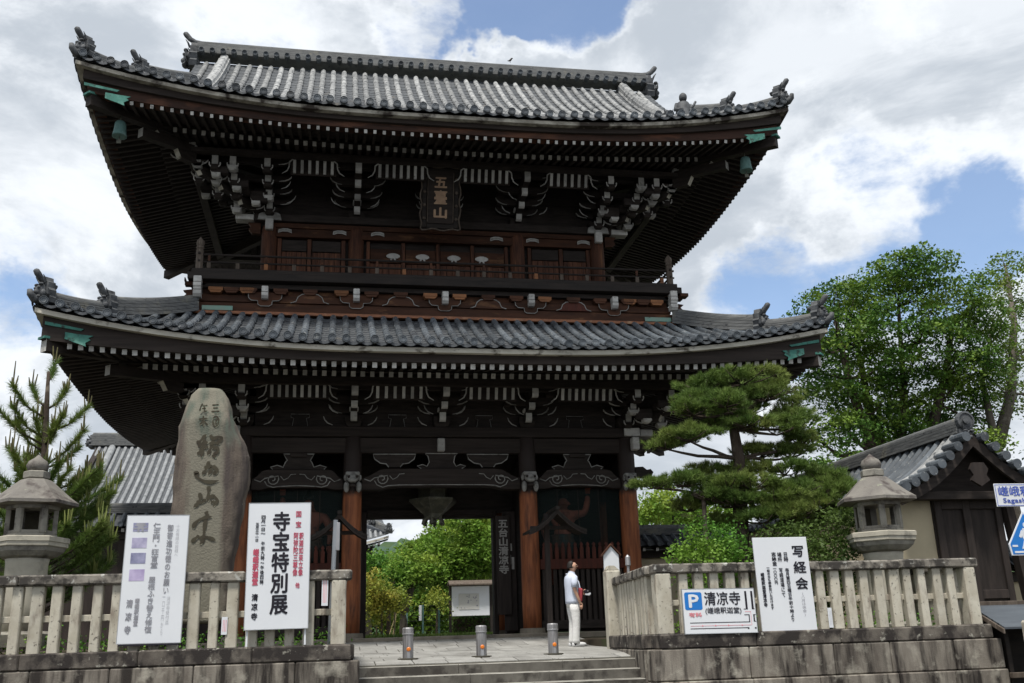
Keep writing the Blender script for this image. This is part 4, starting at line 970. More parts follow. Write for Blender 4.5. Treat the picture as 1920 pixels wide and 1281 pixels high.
# garden beds behind the walls
m = MB(); m.box(-30, .05, 15.3, 23.0, .2, 1.46); m.box(5.3, 30, 15.3, 24.0, .2, 1.42); m.box(-30, CX - 5.65, 23.0, 40, .2, 1.5); m.box(CX + 5.65, 30, 24.0, 40, .2, 1.5); struct('garden_bed_ground', m, M_('garden_earth'))
m = MB(); m.box(-12, 16, 29.2, 75, 1.5, 1.575); struct('inner_court_ground', m, M_('paving_stone'))
pv = MB(); pv.grid([[(x, y, gz(y) - .02) for x in (.1, 5.6)] for y in (15.95, 16.4, 17, 17.5, 19, 20, 21, 22, 22.5, 23.1)]); paving = struct('paving', pv, M_('joint_earth'))
def slab(x0, x1, y0, y1, par, mat, sk=0.0, lift=0.0):
    j = .007; m = MB(); x0 += j; x1 -= j; y0 += j; y1 -= j; e = .012
    def P(x, y, dz): return (x + sk, y, gz(y) + dz + lift)
    v = [P(x0, y0, -.03), P(x1, y0, -.03), P(x1, y1, -.03), P(x0, y1, -.03), P(x0, y0, -.008), P(x1, y0, -.008), P(x1, y1, -.008), P(x0, y1, -.008), P(x0 + e, y0 + e, 0), P(x1 - e, y0 + e, 0), P(x1 - e, y1 - e, 0), P(x0 + e, y1 - e, 0)]
    f = [(0, 1, 5, 4), (1, 2, 6, 5), (2, 3, 7, 6), (3, 0, 4, 7), (4, 5, 9, 8), (5, 6, 10, 9), (6, 7, 11, 10), (7, 4, 8, 11), (8, 9, 10, 11)]
    m.add(v, f); return part('paving_stone', m, mat, par)
rs = random.Random(3); y = 16.32; row = 0
while y < 22.4:
    dy = rs.choice((.55, .62, .72)); x = .16 + (.25 if row % 2 else 0)
    if row % 2: slab(.16, x, y, y + dy, paving, M_('paving_stone'))
    while x < 5.5:
        dx = rs.uniform(.42, .62); x2 = min(x + dx, 5.56)
        if 5.56 - x2 < .2: x2 = 5.56
        slab(x, x2, y, y + dy, paving, M_('paving_stone'), lift=rs.uniform(-.004, .004)); x = x2
    y += dy; row += 1
for i in range(5): slab(.16 + i * 1.08, .16 + (i + 1) * 1.08, y, y + .32, paving, M_('step_stone'), lift=.012)
# flight of steps
steps = struct('steps', MB().box(.1, 4.8, 13.2, 16.2, .0, .12), M_('joint_earth'))
for k in range(8):
    ztop = 1.13 - .141 * k; y0 = 15.9 - .36 * k; ye = .43
    xr = 4.82 - .03 * k; xx = [.16, 1.95 + .13 * (k % 2), 3.6 - .3 * (k % 3), xr]
    for a, b in zip(xx[:-1], xx[1:]):
        m = MB(); m.box(a + .004, b - .004, y0 + .008, y0 + ye, ztop - .15, ztop - .008, front=1); m.add([(a + .004, y0 + .008, ztop - .008), (b - .004, y0 + .008, ztop - .008), (b - .004, y0 + .02, ztop), (a + .004, y0 + .02, ztop), (b - .004, y0 + ye, ztop), (a + .004, y0 + ye, ztop)], [(0, 1, 2, 3), (3, 2, 4, 5)]); part('step_stone', m, [M_('step_stone'), M_('step_riser')], steps)
# ================================================================== stone fences on their retaining walls
ZR, ZL = 2.52, 1.48
def fence_run(par, P0, P1, pick0, pitch, npick, post0=None, post1=None, ztop=ZR, zl=ZL, zb=-.02, seg=1.45, blocks=1.15, seed=1, lean=0.0, yfoot=0.0):
    rs = random.Random(seed); P0 = Vector((*P0, 0)); P1 = Vector((*P1, 0)); L_ = (P1 - P0).length; a = math.atan2(P1.y - P0.y, P1.x - P0.x)
    M = Matrix.Translation(P0) @ Matrix.Rotation(a, 4, 'Z')
    n = max(1, int(round(L_ / seg)))
    for i in range(n):
        x0, x1 = -.08 + (L_ + .16) * i / n, -.08 + (L_ + .16) * (i + 1) / n
        m = MB(); dz = rs.uniform(-.006, .006); m.cbox(x0 + .003, x1 - .003, -.13, .13, ztop - .145 + dz, ztop + dz, .022, M=M); part('rail_stone', m, M_('granite_rail'), par)
        m = MB(); m.cbox(x0 + .003 + .15 * (i > 0), x1 - .003 + .15 * (i < n - 1), -.24, .26, zl - .215, zl + dz, .02, M=M); part('ledge_stone', m, M_('ledge_stone'), par)
    m = MB(); m.cbox(.05, L_ - .05, .005, .075, zl + .41, zl + .50, .008, M=M); part('through_rail', m, M_('granite'), par)
    for i in range(npick):
        x = pick0 + pitch * i + rs.uniform(-.012, .012); w = .074 + rs.uniform(-.010, .008)
        m = MB(); m.cbox(x - w, x + w, -.075 + rs.uniform(-.008, .008), .06, zl - .01, ztop - .14, .014, M=M); part('picket', m, M_('granite'), par)
    for x, w, zt in ([post0] if post0 else []) + ([post1] if post1 else []):
        m = MB(); m.cbox(x - w, x + w, -.125, .12, zl - .012, zt, .02, M=M); part('post', m, M_('granite'), par)
    z = zl - .217; course = 0
    while z > zb:
        h = rs.choice((.46, .50)); x = -.18
        if course % 2: x = -.18
        xs = [-.20]
        while xs[-1] < L_ + .2: xs.append(xs[-1] + rs.uniform(.8, 1.35) * blocks)
        xs[-1] = L_ + .2
        for p, q in zip(xs[:-1], xs[1:]):
            m = MB(); o = .02 + .055 * course; m.cbox(p + .004, q - .004, -.22 - o + rs.uniform(-.008, .008), .3, z - h + .005, z - .003, .016, M=M); part('wall_block', m, M_('wall_stone'), par)
        z -= h; course += 1
lf = thing('stone_fence', (-2.5, 15.0, 0), 'long granite picket fence on a stained stone base below the tall inscribed stone', 'stone fence', 'stone fences beside the steps')
fence_run(lf, (-7.2, 15.0), (.21, 15.0), .32, .262, 26, post1=(7.30, .105, ZR - .14), seed=5)
fence_run(lf, (.10, 15.3), (.10, 18.3), .3, .262, 11, seed=6, zb=.1)
rf = thing('stone_fence', (7.5, 15.0, 0), 'granite picket fence turning a corner beside the steps, parking sign leaning on it', 'stone fence', 'stone fences beside the steps')
fence_run(rf, (4.93, 15.0), (10.30, 15.0), .42, .252, 19, post0=(.07, .125, ZR - .14), post1=(5.28, .10, ZR - .14), seed=9)
fence_run(rf, (5.27, 18.25), (4.97, 15.32), .22, .25, 11, seed=10, zb=.1)
m = MB(); m.cbox(5.05, 5.33, 18.32, 18.58, 1.2, 2.66, .03); m.prism([(5.07, 2.66), (5.31, 2.66), (5.22, 2.74), (5.12, 2.74)], 'y', 18.34, 18.56); part('end_post', m, M_('granite'), rf)
fence_run(rf, (10.36, 15.25), (10.55, 18.2), .3, .262, 10, seed=12, zb=.3)
# ================================================================== sign boards on the fence
def board(name, x0, x1, z0, z1, y, label, lean=0.0, frame=True, thick=.03):
    t = thing(name, ((x0 + x1) / 2, y, z0), label, 'sign board')
    m = MB(); m.cbox(x0, x1, y, y + thick, z0, z1, .004); p = part('panel', m, M_('sign_white'), t)
    if frame:
        m = MB(); m.box(x0 - .006, x0, y - .003, y + thick + .004, z0, z1); m.box(x1, x1 + .006, y - .003, y + thick + .004, z0, z1); m.box(x0 - .006, x1 + .006, y - .003, y + thick + .004, z1, z1 + .006); m.box(x0 - .006, x1 + .006, y - .003, y + thick + .004, z0 - .006, z0)
        part('edge_trim', m, M_('sign_frame'), t)
    return t
YS = 14.80
# donation board
t = board('sign_board', -2.885, -2.045, 1.575, 3.322, YS, 'white board with four mauve pictures and faded brush writing on the fence')
def R1(a, b, c, d):  # fractions of that board, z from the top
    return (-2.885 + .84 * a, -2.885 + .84 * b, 3.322 - 1.747 * d, 3.322 - 1.747 * c)
for i, (f0, f1, mm) in enumerate(((.060, .130, 'print_slate'), (.180, .262, 'print_mauve'), (.300, .385, 'print_slate'), (.430, .520, 'print_violet'))):
    x0, x1, z0, z1 = R1(.105, .345, f0, f1)
    m = MB(); m.box(x0, x1, YS - .003, YS - .0005, z0, z1); pic = part('printed_picture', m, M_(mm), t)
    if i == 0:
        q = MB(); w = x1 - x0; h = z1 - z0
        for k, (a, b, c, d) in enumerate(((.20, .80, .72, .98), (.08, .92, .62, .74), (.30, .70, .40, .62), (.02, .98, .28, .42), (.30, .44, .0, .28), (.58, .72, .0, .28))): q.box(x0 + w * a, x0 + w * b, YS - .0045 - .0004 * k, YS - .0032, z0 + h * c, z0 + h * d)
        part('printed_shape', q, M_('ink_faded'), pic)
lettering('十方有縁の皆様へ', R1(.80, .86, .075, .33), YS - .003, M_('ink_pale'), t)
lettering('御寄進功徳のお願い', R1(.66, .755, .075, .62), YS - .003, M_('ink_faded'), t, bold=.001)
lettering('仁王門・狂言堂', R1(.43, .545, .06, .42), YS - .003, M_('ink_faded'), t, bold=.001)
lettering('屋根ふき替え修復', R1(.42, .53, .49, .92), YS - .003, M_('ink_faded'), t, bold=.001)
lettering('嵯峨釈迦堂', R1(.235, .305, .655, .865), YS - .003, M_('ink_faded'), t, bold=.002)
lettering('清凉寺', R1(.105, .20, .665, .925), YS - .003, M_('ink_faded'), t, pitch=1.5, bold=.003)
lettering('清凉寺受付迄', R1(.735, .79, .645, .86), YS - .003, M_('ink_pale'), t)
lettering('一口千円から', R1(.665, .71, .645, .94), YS - .003, M_('ink_pale'), t)
m = MB(); m.box(-2.86, -2.07, YS - .02, YS + .05, 1.545, 1.566); part('bottom_batten', m, M_('ink_black'), t)
# treasure exhibition board
t = board('sign_board', -1.20, -.325, 1.715, 3.485, YS, 'tall white board with large black brush characters and red columns')
def R2(a, b, c, d): return (-1.20 + .875 * a, -1.20 + .875 * b, 3.485 - 1.77 * d, 3.485 - 1.77 * c)
lettering('寺宝特別展', R2(.395, .665, .075, .885), YS - .003, M_('ink_black'), t, bold=.008)
lettering('国宝', R2(.765, .85, .07, .20), YS - .003, M_('ink_red'), t, pitch=1.6, bold=.002)
lettering('釈迦如来立像', R2(.825, .895, .245, .59), YS - .003, M_('ink_red'), t, bold=.002)
lettering('阿弥陀三尊像', R2(.735, .81, .245, .59), YS - .003, M_('ink_red'), t, bold=.002)
lettering('他', R2(.785, .85, .645, .685), YS - .003, M_('ink_red'), t, bold=.002)
lettering('四月一日〜', R2(.20, .275, .10, .25), YS - .003, M_('ink_black'), t, bold=.001)
lettering('五月三十一日', R2(.115, .17, .16, .31), YS - .003, M_('ink_black'), t, bold=.001)
lettering('午前九時〜午後四時', R2(.215, .275, .31, .65), YS - .003, M_('ink_black'), t, bold=.001)
lettering('嵯峨釈迦堂', R2(.095, .185, .37, .655), YS - .003, M_('ink_red'), t, bold=.0045)
lettering('清凉寺', R2(.10, .195, .725, .925), YS - .003, M_('ink_black'), t, pitch=1.25, bold=.003)
for sx in (-1, 1):
    m = MB(); m.box(-.7625 + sx * .40 - .012, -.7625 + sx * .40 + .012, YS + .032, YS + .06, 1.49, 3.3); part('back_batten', m, M_('sign_white'), t)
# parking board
t = board('parking_sign', 5.24, 6.393, 1.47, 2.122, YS - .06, 'white parking board with blue P square and road map')
def R3(a, b, c, d): return (5.24 + 1.153 * a, 5.24 + 1.153 * b, 2.122 - .652 * d, 2.122 - .652 * c)
yb = YS - .063
x0, x1, z0, z1 = R3(.025, .265, .07, .47); m = MB(); m.prism([(x0 + .02, z0), (x1 - .02, z0), (x1, z0 + .02), (x1, z1 - .02), (x1 - .02, z1), (x0 + .02, z1), (x0, z1 - .02), (x0, z0 + .02)], 'y', yb, yb + .002); pq = part('parking_symbol', m, M_('sign_blue'), t)
lettering('P', R3(.085, .215, .13, .41), yb - .001, M_('sign_white'), pq, vertical=False, bold=.008)
lettering('清凉寺', R3(.30, .80, .07, .37), yb, M_('ink_black'), t, vertical=False, bold=.003)
lettering('(嵯峨釈迦堂)', R3(.30, .80, .42, .58), yb, M_('ink_black'), t, vertical=False, bold=.001)
lettering('有料', R3(.07, .245, .53, .63), yb, M_('ink_pink'), t, vertical=False, bold=.002)
l = MB(); p = MB()
def seg(mb, a, b, c, d, w=.010):
    x0, x1, z0, z1 = R3(min(a, c), max(a, c), min(b, d), max(b, d)); mb.box(x0 - w / 2, x1 + w / 2, yb, yb + .001, z0 - w / 2, z1 + w / 2)
for s in ((.08, .76, .90, .76), (.08, .89, .88, .89), (.90, .76, .905, .60), (.84, .60, .905, .60), (.87, .07, .89, .47), (.84, .47, .89, .47), (.955, .07, .975, .47), (.975, .47, .985, .47), (.965, .60, .975, .75), (.975, .60, .99, .60), (.975, .75, .99, .75), (.87, .89, .885, .91), (.97, .89, .985, .91)): seg(l, *s)
for s in ((.08, .83, .92, .83), (.93, .83, .93, .53), (.85, .53, .93, .53)): seg(p, *s, w=.005)
for a in (.25, .43, .61, .80):
    x, _, z, _ = R3(a, a, .83, .83); p.prism([(x - .014, z - .014), (x + .012, z), (x - .014, z + .014)], 'y', yb - .0005, yb + .001)
part('map_lines', l, M_('ink_black'), t); part('route_lines', p, M_('ink_pink'), t)
# sutra-copying board
t = board('sign_board', 6.50, 7.405, 1.47, 2.892, YS, 'upright white board with handwritten columns leaning beside the parking board', frame=False)
def R4(a, b, c, d): return (6.50 + .905 * a, 6.50 + .905 * b, 2.892 - 1.422 * d, 2.892 - 1.422 * c)
lettering('写経会', R4(.70, .925, .10, .565), YS - .003, M_('ink_black'), t, pitch=1.3, bold=.005)
lettering('(八月は休会)', R4(.77, .84, .60, .855), YS - .003, M_('ink_faded'), t)
lettering('日時', R4(.535, .615, .165, .265), YS - .003, M_('ink_black'), t, bold=.001)
lettering('場所', R4(.42, .50, .165, .265), YS - .003, M_('ink_black'), t, bold=.001)
lettering('志納金', R4(.315, .395, .16, .305), YS - .003, M_('ink_black'), t, bold=.002)
lettering('毎月第四日曜日午前十時より', R4(.535, .605, .335, .90), YS - .003, M_('ink_black'), t, bold=.001)
lettering('写経道場にて', R4(.42, .49, .335, .64), YS - .003, M_('ink_black'), t, bold=.001)
lettering('一〇〇〇円', R4(.315, .375, .335, .505), YS - .003, M_('ink_black'), t, bold=.001)
lettering('一般の方も御参加いただけます', R4(.195, .25, .325, .77), YS - .003, M_('ink_black'), t, bold=.001)
lettering('嵯峨釈迦堂清凉寺', R4(.075, .14, .38, .74), YS - .003, M_('ink_black'), t, bold=.002)
for o_, rx_, ry_ in ((bpy.data.objects['sign_board'], -.9, .25), (bpy.data.objects['sign_board.001'], -1.0, -.3), (bpy.data.objects['parking_sign'], -2.0, .4), (bpy.data.objects['sign_board.002'], -1.2, -.2)): o_.rotation_euler = (R(rx_), R(ry_), 0)      # the boards lean a little on the fence
# paper slips tied to pickets
for x0, x1, z0, z1, lab in ((-1.52, -1.44, 1.66, 1.90, 'small white paper slip on a picket between the inscribed stone and red-column board'), (-.145, -.055, 2.02, 2.42, 'narrow notice strip with red print on the last picket by the steps'), (7.66, 7.73, 1.50, 1.80, 'small white paper slip low on a picket beside the handwritten board')):
    t = thing('paper_slip', ((x0 + x1) / 2, 14.91, z0), lab, 'paper slip'); m = MB(); m.box(x0, x1, 14.905, 14.911, z0, z1); part('paper', m, M_('sign_white'), t)
    m = MB()
    for k in range(3): m.box(x0 + .02 + .02 * k, x0 + .026 + .02 * k, 14.903, 14.905, z0 + .04, z1 - .04)
    part('printed_line', m, M_('ink_pink') if 'red' in lab else M_('ink_pale'), t)
# ================================================================== bollards
for i, (x, lab) in enumerate(((1.252, 'steel bollard with orange reflector nearest the exhibition board'), (2.471, 'middle of three steel bollards across the passage'), (3.695, 'steel bollard standing next to the man in white'))):
    t = thing('bollard', (x, 17.0, gz(17)), lab, 'bollard', 'bollards across the paving'); z = gz(17); 
    m = MB(); m.lathe(x, 17, [(.088, z - .05), (.088, z + .40), (.086, z + .405)], 18); part('tube', m, M_('steel_post'), t, smooth=False)
    m = MB(); m.lathe(x, 17, [(.094, z + .406), (.094, z + .48), (.08, z + .497), (.02, z + .50)], 18); part('cap', m, M_('steel_post'), t)
    m = MB(); m.lathe(x, 17, [(.090, z + .385), (.097, z + .39), (.097, z + .405), (.09, z + .41)], 18); part('collar', m, M_('steel_pale'), t)
    m = MB(); m.box(x - .02, x + .025, 16.905, 16.915, z, z + .13); part('white_strip', m, M_('steel_pale'), t)
    m = MB(); m.lathe(0, 0, [(.034, 0), (.034, .014), (.02, .022)], 12); mm = MB(); Mx = Matrix.Translation((x + .003, 16.914, z + .155)) @ Matrix.Rotation(math.pi / 2, 4, 'X'); mm.add([tuple(Mx @ Vector(q)) for q in m.v], m.f); part('reflector', mm, M_('reflector'), t)
    m = MB(); m.lathe(x, 17, [(.17, z - .02), (.17, z + .012), (.10, z + .016)], 16); part('foot_plate', m, M_('joint_earth'), t)
# ================================================================== inscribed standing stone
def monument():
    prof = [(5.74, -2.32, -1.97), (5.67, -2.4, -1.89), (5.58, -2.45, -1.82), (5.42, -2.51, -1.76), (5.25, -2.55, -1.72), (5.07, -2.59, -1.63), (4.8, -2.62, -1.49), (4.53, -2.63, -1.42), (4.17, -2.64, -1.42), (3.82, -2.64, -1.47), (3.47, -2.64, -1.51), (3.13, -2.63, -1.55), (2.79, -2.61, -1.6), (2.37, -2.55, -1.64), (1.87, -2.53, -1.56)]      # height, left and right edge
    P = np.array(prof)[::-1]; zz_ = np.linspace(P[0, 0], P[-1, 0], 70); xa_ = np.interp(zz_, P[:, 0], P[:, 1]); xb_ = np.interp(zz_, P[:, 0], P[:, 2]); rings = []; n = 72
    for z, xa, xb in zip(zz_, xa_, xb_):
        c = (xa + xb) / 2; w = (xb - xa) / 2; dp = .32 * min(1, .30 + (5.76 - z) * 1.1); ring = []
        for j in range(n):
            a = 2 * math.pi * j / n; ca, sa = math.cos(a), math.sin(a); e = 2 / 3.0
            x = c + w * math.copysign(abs(ca) ** e, ca); y = 17.1 + dp * math.copysign(abs(sa) ** e, sa)
            q = Vector((x * 2.1, y * 2.1, z * 1.1)); d = .026 * mnoise.noise(q) + .020 * mnoise.noise(q * 3.1) + .010 * mnoise.noise(q * 8)
            if sa < 0 and abs(x - c + .05) < .42 and z < 5.6: d = max(-.004, min(d * .15, .004)); y = max(y, 16.80)
            ring.append((x + d * ca * 1.4, y + d * sa, z + .02 * mnoise.noise(q * 2)))
        rings.append(ring)
    m = MB(); m.loft(rings); return m
def monument_mat():
    mt = M_('monument_stone'); nt = mt.node_tree; b = nt.nodes['Principled BSDF']; N = nt.nodes.new; L = nt.links.new
    old = b.inputs['Base Color'].links[0].from_socket
    geo = N('ShaderNodeNewGeometry'); sp = N('ShaderNodeSeparateXYZ'); L(geo.outputs['Position'], sp.inputs[0])
    nz = N('ShaderNodeTexNoise'); mp = N('ShaderNodeMapping'); mp.inputs['Scale'].default_value = (3, 3, .7); L(geo.outputs['Position'], mp.inputs[0]); L(mp.outputs[0], nz.inputs['Vector']); nz.inputs['Scale'].default_value = 2.2; nz.inputs['Detail'].default_value = 5
    def mth(op, a, c):
        q = N('ShaderNodeMath'); q.operation = op
        for i, v in enumerate((a, c)):
            if isinstance(v, (int, float)): q.inputs[i].default_value = v
            else: L(v, q.inputs[i])
        return q.outputs[0]
    ax = mth('ABSOLUTE', mth('ADD', mth('ADD', sp.outputs[0], 2.10), mth('MULTIPLY', mth('SUBTRACT', sp.outputs[2], 4.0), .035)), 0)
    v = mth('ADD', ax, mth('MULTIPLY', mth('SUBTRACT', nz.outputs[0], .5), .38))
    r1 = N('ShaderNodeMapRange'); L(v, r1.inputs[0]); r1.inputs[1].default_value = .36; r1.inputs[2].default_value = .22
    x1 = N('ShaderNodeMix'); x1.data_type = 'RGBA'; L(r1.outputs[0], x1.inputs[0]); L(old, x1.inputs[6]); x1.inputs[7].default_value = (.20, .187, .148, 1)
    r2 = N('ShaderNodeMapRange'); L(mth('ADD', sp.outputs[2], mth('MULTIPLY', nz.outputs[0], 1.2)), r2.inputs[0]); r2.inputs[1].default_value = 5.3; r2.inputs[2].default_value = 5.85
    r3 = N('ShaderNodeMapRange'); L(nz.outputs[0], r3.inputs[0]); r3.inputs[1].default_value = .40; r3.inputs[2].default_value = .62
    x2 = N('ShaderNodeMix'); x2.data_type = 'RGBA'; L(mth('MULTIPLY', r2.outputs[0], r3.outputs[0]), x2.inputs[0]); L(x1.outputs[2], x2.inputs[6]); x2.inputs[7].default_value = (.105, .122, .098, 1)
    L(x2.outputs[2], b.inputs['Base Color'])
monument_mat()
ms = thing('standing_stone', (-2.1, 17.1, 1.46), 'tall rounded inscribed stone with carved characters standing behind the fence', 'stone monument')
part('stone', monument(), M_('monument_stone'), ms, smooth=True)
CG = M_('groove_shade_and_panel'); ym = 16.790
STROKES = [(0, [(-2.268, 4.763), (-2.219, 4.765), (-2.17, 4.83), (-2.12, 4.897)]), (0, [(-2.242, 4.698), (-2.171, 4.73), (-2.085, 4.771)]), (0, [(-2.138, 4.813), (-2.15, 4.723), (-2.163, 4.627), (-2.178, 4.504)]), (0, [(-2.161, 4.675), (-2.203, 4.608), (-2.235, 4.551)]), (0, [(-2.133, 4.663), (-2.081, 4.699)]), (0, [(-2.055, 4.886), (-2.006, 4.814), (-1.922, 4.857), (-1.857, 4.848), (-1.891, 4.79), (-1.952, 4.738)]), (0, [(-2.06, 4.728), (-1.98, 4.757), (-1.893, 4.747)]), (0, [(-2.001, 4.8), (-2.018, 4.699), (-2.053, 4.609), (-2.077, 4.552)]), (0, [(-2.002, 4.656), (-1.942, 4.678), (-1.903, 4.642), (-1.925, 4.59), (-1.993, 4.576)]), (0, [(-1.996, 4.557), (-1.948, 4.505)]), (0, [(-2.053, 4.443), (-2.064, 4.356), (-2.105, 4.278), (-2.144, 4.222)]), (0, [(-2.119, 4.339), (-1.999, 4.367), (-2.009, 4.292), (-2.045, 4.222)]), (0, [(-1.981, 4.372), (-1.905, 4.287), (-1.934, 4.24), (-1.98, 4.269)]), (0, [(-2.282, 4.246), (-2.218, 4.255), (-2.246, 4.199), (-2.133, 4.119), (-2.011, 4.093), (-1.873, 4.128)]), (0, [(-2.03, 4.033), (-2.027, 3.935), (-2.029, 3.78)]), (0, [(-2.173, 3.92), (-2.139, 3.836), (-2.187, 3.744), (-2.251, 3.69)]), (0, [(-2.211, 3.772), (-2.113, 3.767), (-2.058, 3.826)]), (0, [(-2.006, 3.84), (-1.95, 3.877), (-1.869, 3.797), (-1.944, 3.701)]), (0, [(-1.984, 3.766), (-1.922, 3.779)]), (0, [(-2.051, 3.619), (-2.015, 3.536)]), (0, [(-2.235, 3.357), (-2.221, 3.415), (-2.158, 3.483), (-2.059, 3.521), (-1.953, 3.536)]), (0, [(-2.045, 3.514), (-2.056, 3.395), (-2.063, 3.282), (-2.066, 3.151), (-2.118, 3.093)]), (0, [(-2.243, 3.131), (-2.177, 3.202), (-2.13, 3.229)]), (0, [(-2.128, 3.188), (-2.023, 3.214), (-1.874, 3.153)]), (1, [(-2.052, 5.394), (-1.942, 5.407)]), (1, [(-2.035, 5.343), (-1.953, 5.351)]), (1, [(-2.059, 5.284), (-1.922, 5.293)]), (1, [(-2.026, 5.17), (-1.978, 5.214), (-1.926, 5.152), (-1.937, 5.055), (-1.995, 5.021), (-2.026, 5.102), (-2.016, 5.165)]), (1, [(-1.993, 5.151), (-1.96, 5.137), (-1.98, 5.098), (-1.956, 5.064)]), (1, [(-2.205, 5.421), (-2.238, 5.36), (-2.247, 5.285)]), (1, [(-2.202, 5.377), (-2.125, 5.393)]), (1, [(-2.208, 5.329), (-2.16, 5.354), (-2.178, 5.285), (-2.12, 5.296)]), (1, [(-2.253, 5.154), (-2.112, 5.169)]), (1, [(-2.183, 5.212), (-2.178, 5.034)]), (1, [(-2.187, 5.125), (-2.238, 5.062)]), (1, [(-2.174, 5.125), (-2.101, 5.054)]), (1, [(-2.222, 5.101), (-2.203, 5.082)])]      # running-script strokes laid flat on the face: small?, points (x, z)
def brush(m, pts, w, y):
    """ribbon with a swelling, tapering width"""
    P = np.array(pts); t = np.linspace(0, 1, len(P)); tt = np.linspace(0, 1, 4 * len(P)); 
    Q = np.column_stack([np.interp(tt, t, P[:, 0]), np.interp(tt, t, P[:, 1])])
    for _ in range(2): Q[1:-1] = (Q[:-2] + 2 * Q[1:-1] + Q[2:]) / 4
    T_ = np.gradient(Q, axis=0); N_ = np.column_stack([-T_[:, 1], T_[:, 0]]); N_ /= np.linalg.norm(N_, axis=1, keepdims=True) + 1e-9
    W = w * (.55 + .45 * np.sin(tt * math.pi * 1.6 + .5) ** 2) * np.minimum(1, (1.03 - tt) * 5)
    A, B = Q + N_ * W[:, None], Q - N_ * W[:, None]; n = len(Q)
    m.add([(p[0], y, p[1]) for p in A] + [(p[0], y, p[1]) for p in B], [(i, i + 1, n + i + 1, n + i) for i in range(n - 1)])
for i, (sm, pts) in enumerate(STROKES):
    m = MB(); brush(m, pts, .015 if sm else .034, ym - .0004 * (i % 7)); part('stroke_shade_ribbon', m, CG, ms)  # flat dark ribbon: the shade of a cut groove, put in as colour
    m = MB(); brush(m, [(x + .012, z - .014) for x, z in pts], .008 if sm else .016, ym + .0012); part('stroke_lit_edge', m, M_('inscription_stone'), ms)  # pale offset ribbon: the lit lower lip of the groove, painted on
# ================================================================== stone lanterns
def stone_lantern(x, y, zt, s, label, capm, boxm, slabm, ph=0.0):
    """zt: top of the finial; s: scale"""
    t = thing('stone_lantern', (x, y, 1.45), label, 'stone lantern', 'stone lanterns flanking the gate'); z = lambda v: zt + v * s
    def hexa(prof, mat, nm, n=6, smooth=False): m = MB(); m.lathe(x, y, [(r_ * s, z(v)) for r_, v in prof], n, ph=ph if n == 6 else 0); return part(nm, m, M_(mat), t, smooth=smooth)
    hexa([(.012, 0), (.07, -.06), (.155, -.12), (.19, -.20), (.17, -.27), (.13, -.30)], capm, 'finial', 16, True)
    hexa([(.20, -.302), (.22, -.32), (.22, -.42), (.18, -.45)], boxm, 'finial_base')
    hexa([(.24, -.452), (.27, -.47), (.44, -.62), (.60, -.76), (.74, -.86), (.74, -.915), (.43, -.925)], capm, 'cap')
    fb = hexa([(.44, -.927), (.44, -.985), (.40, -.987)], boxm, 'fire_box')
    hexa([(.42, -1.41), (.43, -1.415), (.43, -1.47), (.44, -1.472)], boxm, 'fire_box_floor')
    for k in range(6):
        a = 2 * math.pi * (k + ph) / 6; Mx = Matrix.Translation((x + .385 * s * math.cos(a), y + .385 * s * math.sin(a), 0)) @ Matrix.Rotation(a, 4, 'Z')
        m = MB(); m.cbox(-.045 * s, .035 * s, -.055 * s, .055 * s, z(-1.41), z(-.986), .006, M=Mx); part('fire_box_post', m, M_(boxm), fb)
        b_ = a + math.pi / 6; Mx = Matrix.Translation((x + .345 * s * math.cos(b_), y + .345 * s * math.sin(b_), 0)) @ Matrix.Rotation(b_, 4, 'Z')
        m = MB(); m.cbox(-.02 * s, .015 * s, -.17 * s, .17 * s, z(-1.41), z(-1.36), .004, M=Mx); part('fire_box_sill', m, M_(boxm), fb)
        if k in (1, 2): m = MB(); m.cbox(-.02 * s, .012 * s, -.17 * s, .17 * s, z(-1.36), z(-.986), .004, M=Mx); part('fire_box_panel', m, M_('groove_shade_and_panel'), fb)
    hexa([(.62, -1.475), (.65, -1.49), (.65, -1.565), (.63, -1.57), (.63, -1.635), (.61, -1.65)], slabm, 'platform')
    hexa([(.60, -1.652), (.57, -1.72), (.47, -1.80), (.36, -1.835)], boxm, 'platform_bowl')
    hexa([(.36, -1.837), (.345, -1.92), (.335, -2.6), (.36, -3.3)], slabm, 'shaft', 16, True)
    hexa([(.60, -3.3), (.62, -3.1), (.45, -3.05)][::-1], boxm, 'foot')
    return t
stone_lantern(9.67, 16.5, 4.53, .97, 'grey-green stone lantern with six-sided cap before the side gate', 'lantern_cap_stone', 'lantern_stone', 'lantern_pale_stone', .2)
stone_lantern(-4.50, 16.1, 4.42, .86, 'stone lantern with brownish cap in front of the young pine', 'lantern_cap_stone', 'lantern_stone', 'lantern_pale_stone', .22)
# ================================================================== things hung on and standing about the gate
pl = thing('name_plaque', (CX, 23.2, 11.5), 'framed dark plaque with three gilt characters hung under the upper eaves', 'plaque')
tilt = math.atan2(.46, 1.5); MP = Matrix.Translation((2.52, 23.26, 11.56)) @ Matrix.Rotation(tilt, 4, 'X')
m = MB(); m.cbox(-.34, .34, -.02, .04, .16, 1.50, .005, M=MP); part('panel', m, M_('old_timber_flat'), pl)
nW = 40; outl = []
for i in range(13): outl.append((-.50 + .025 * math.sin(i * 1.7), .02 + 1.55 * i / 12))
for i in range(9): outl.append((-.46 + .92 * i / 8, 1.60 + .02 * math.sin(i * 1.4)))
for i in range(13): outl.append((.50 + .025 * math.sin(i * 1.7), 1.57 - 1.55 * i / 12))
for i in range(9): outl.append((.46 - .92 * i / 8, .0 + .025 * math.sin(i * 1.4)))
m = MB(); inn = [(-.345, .16), (-.345, 1.48), (.345, 1.48), (.345, .16)]
m.prism(outl, 'y', .045, .07, M=MP)
for a, b in zip(outl, outl[1:] + outl[:1]): pass
fr = part('backing', m, M_('old_timber'), pl)
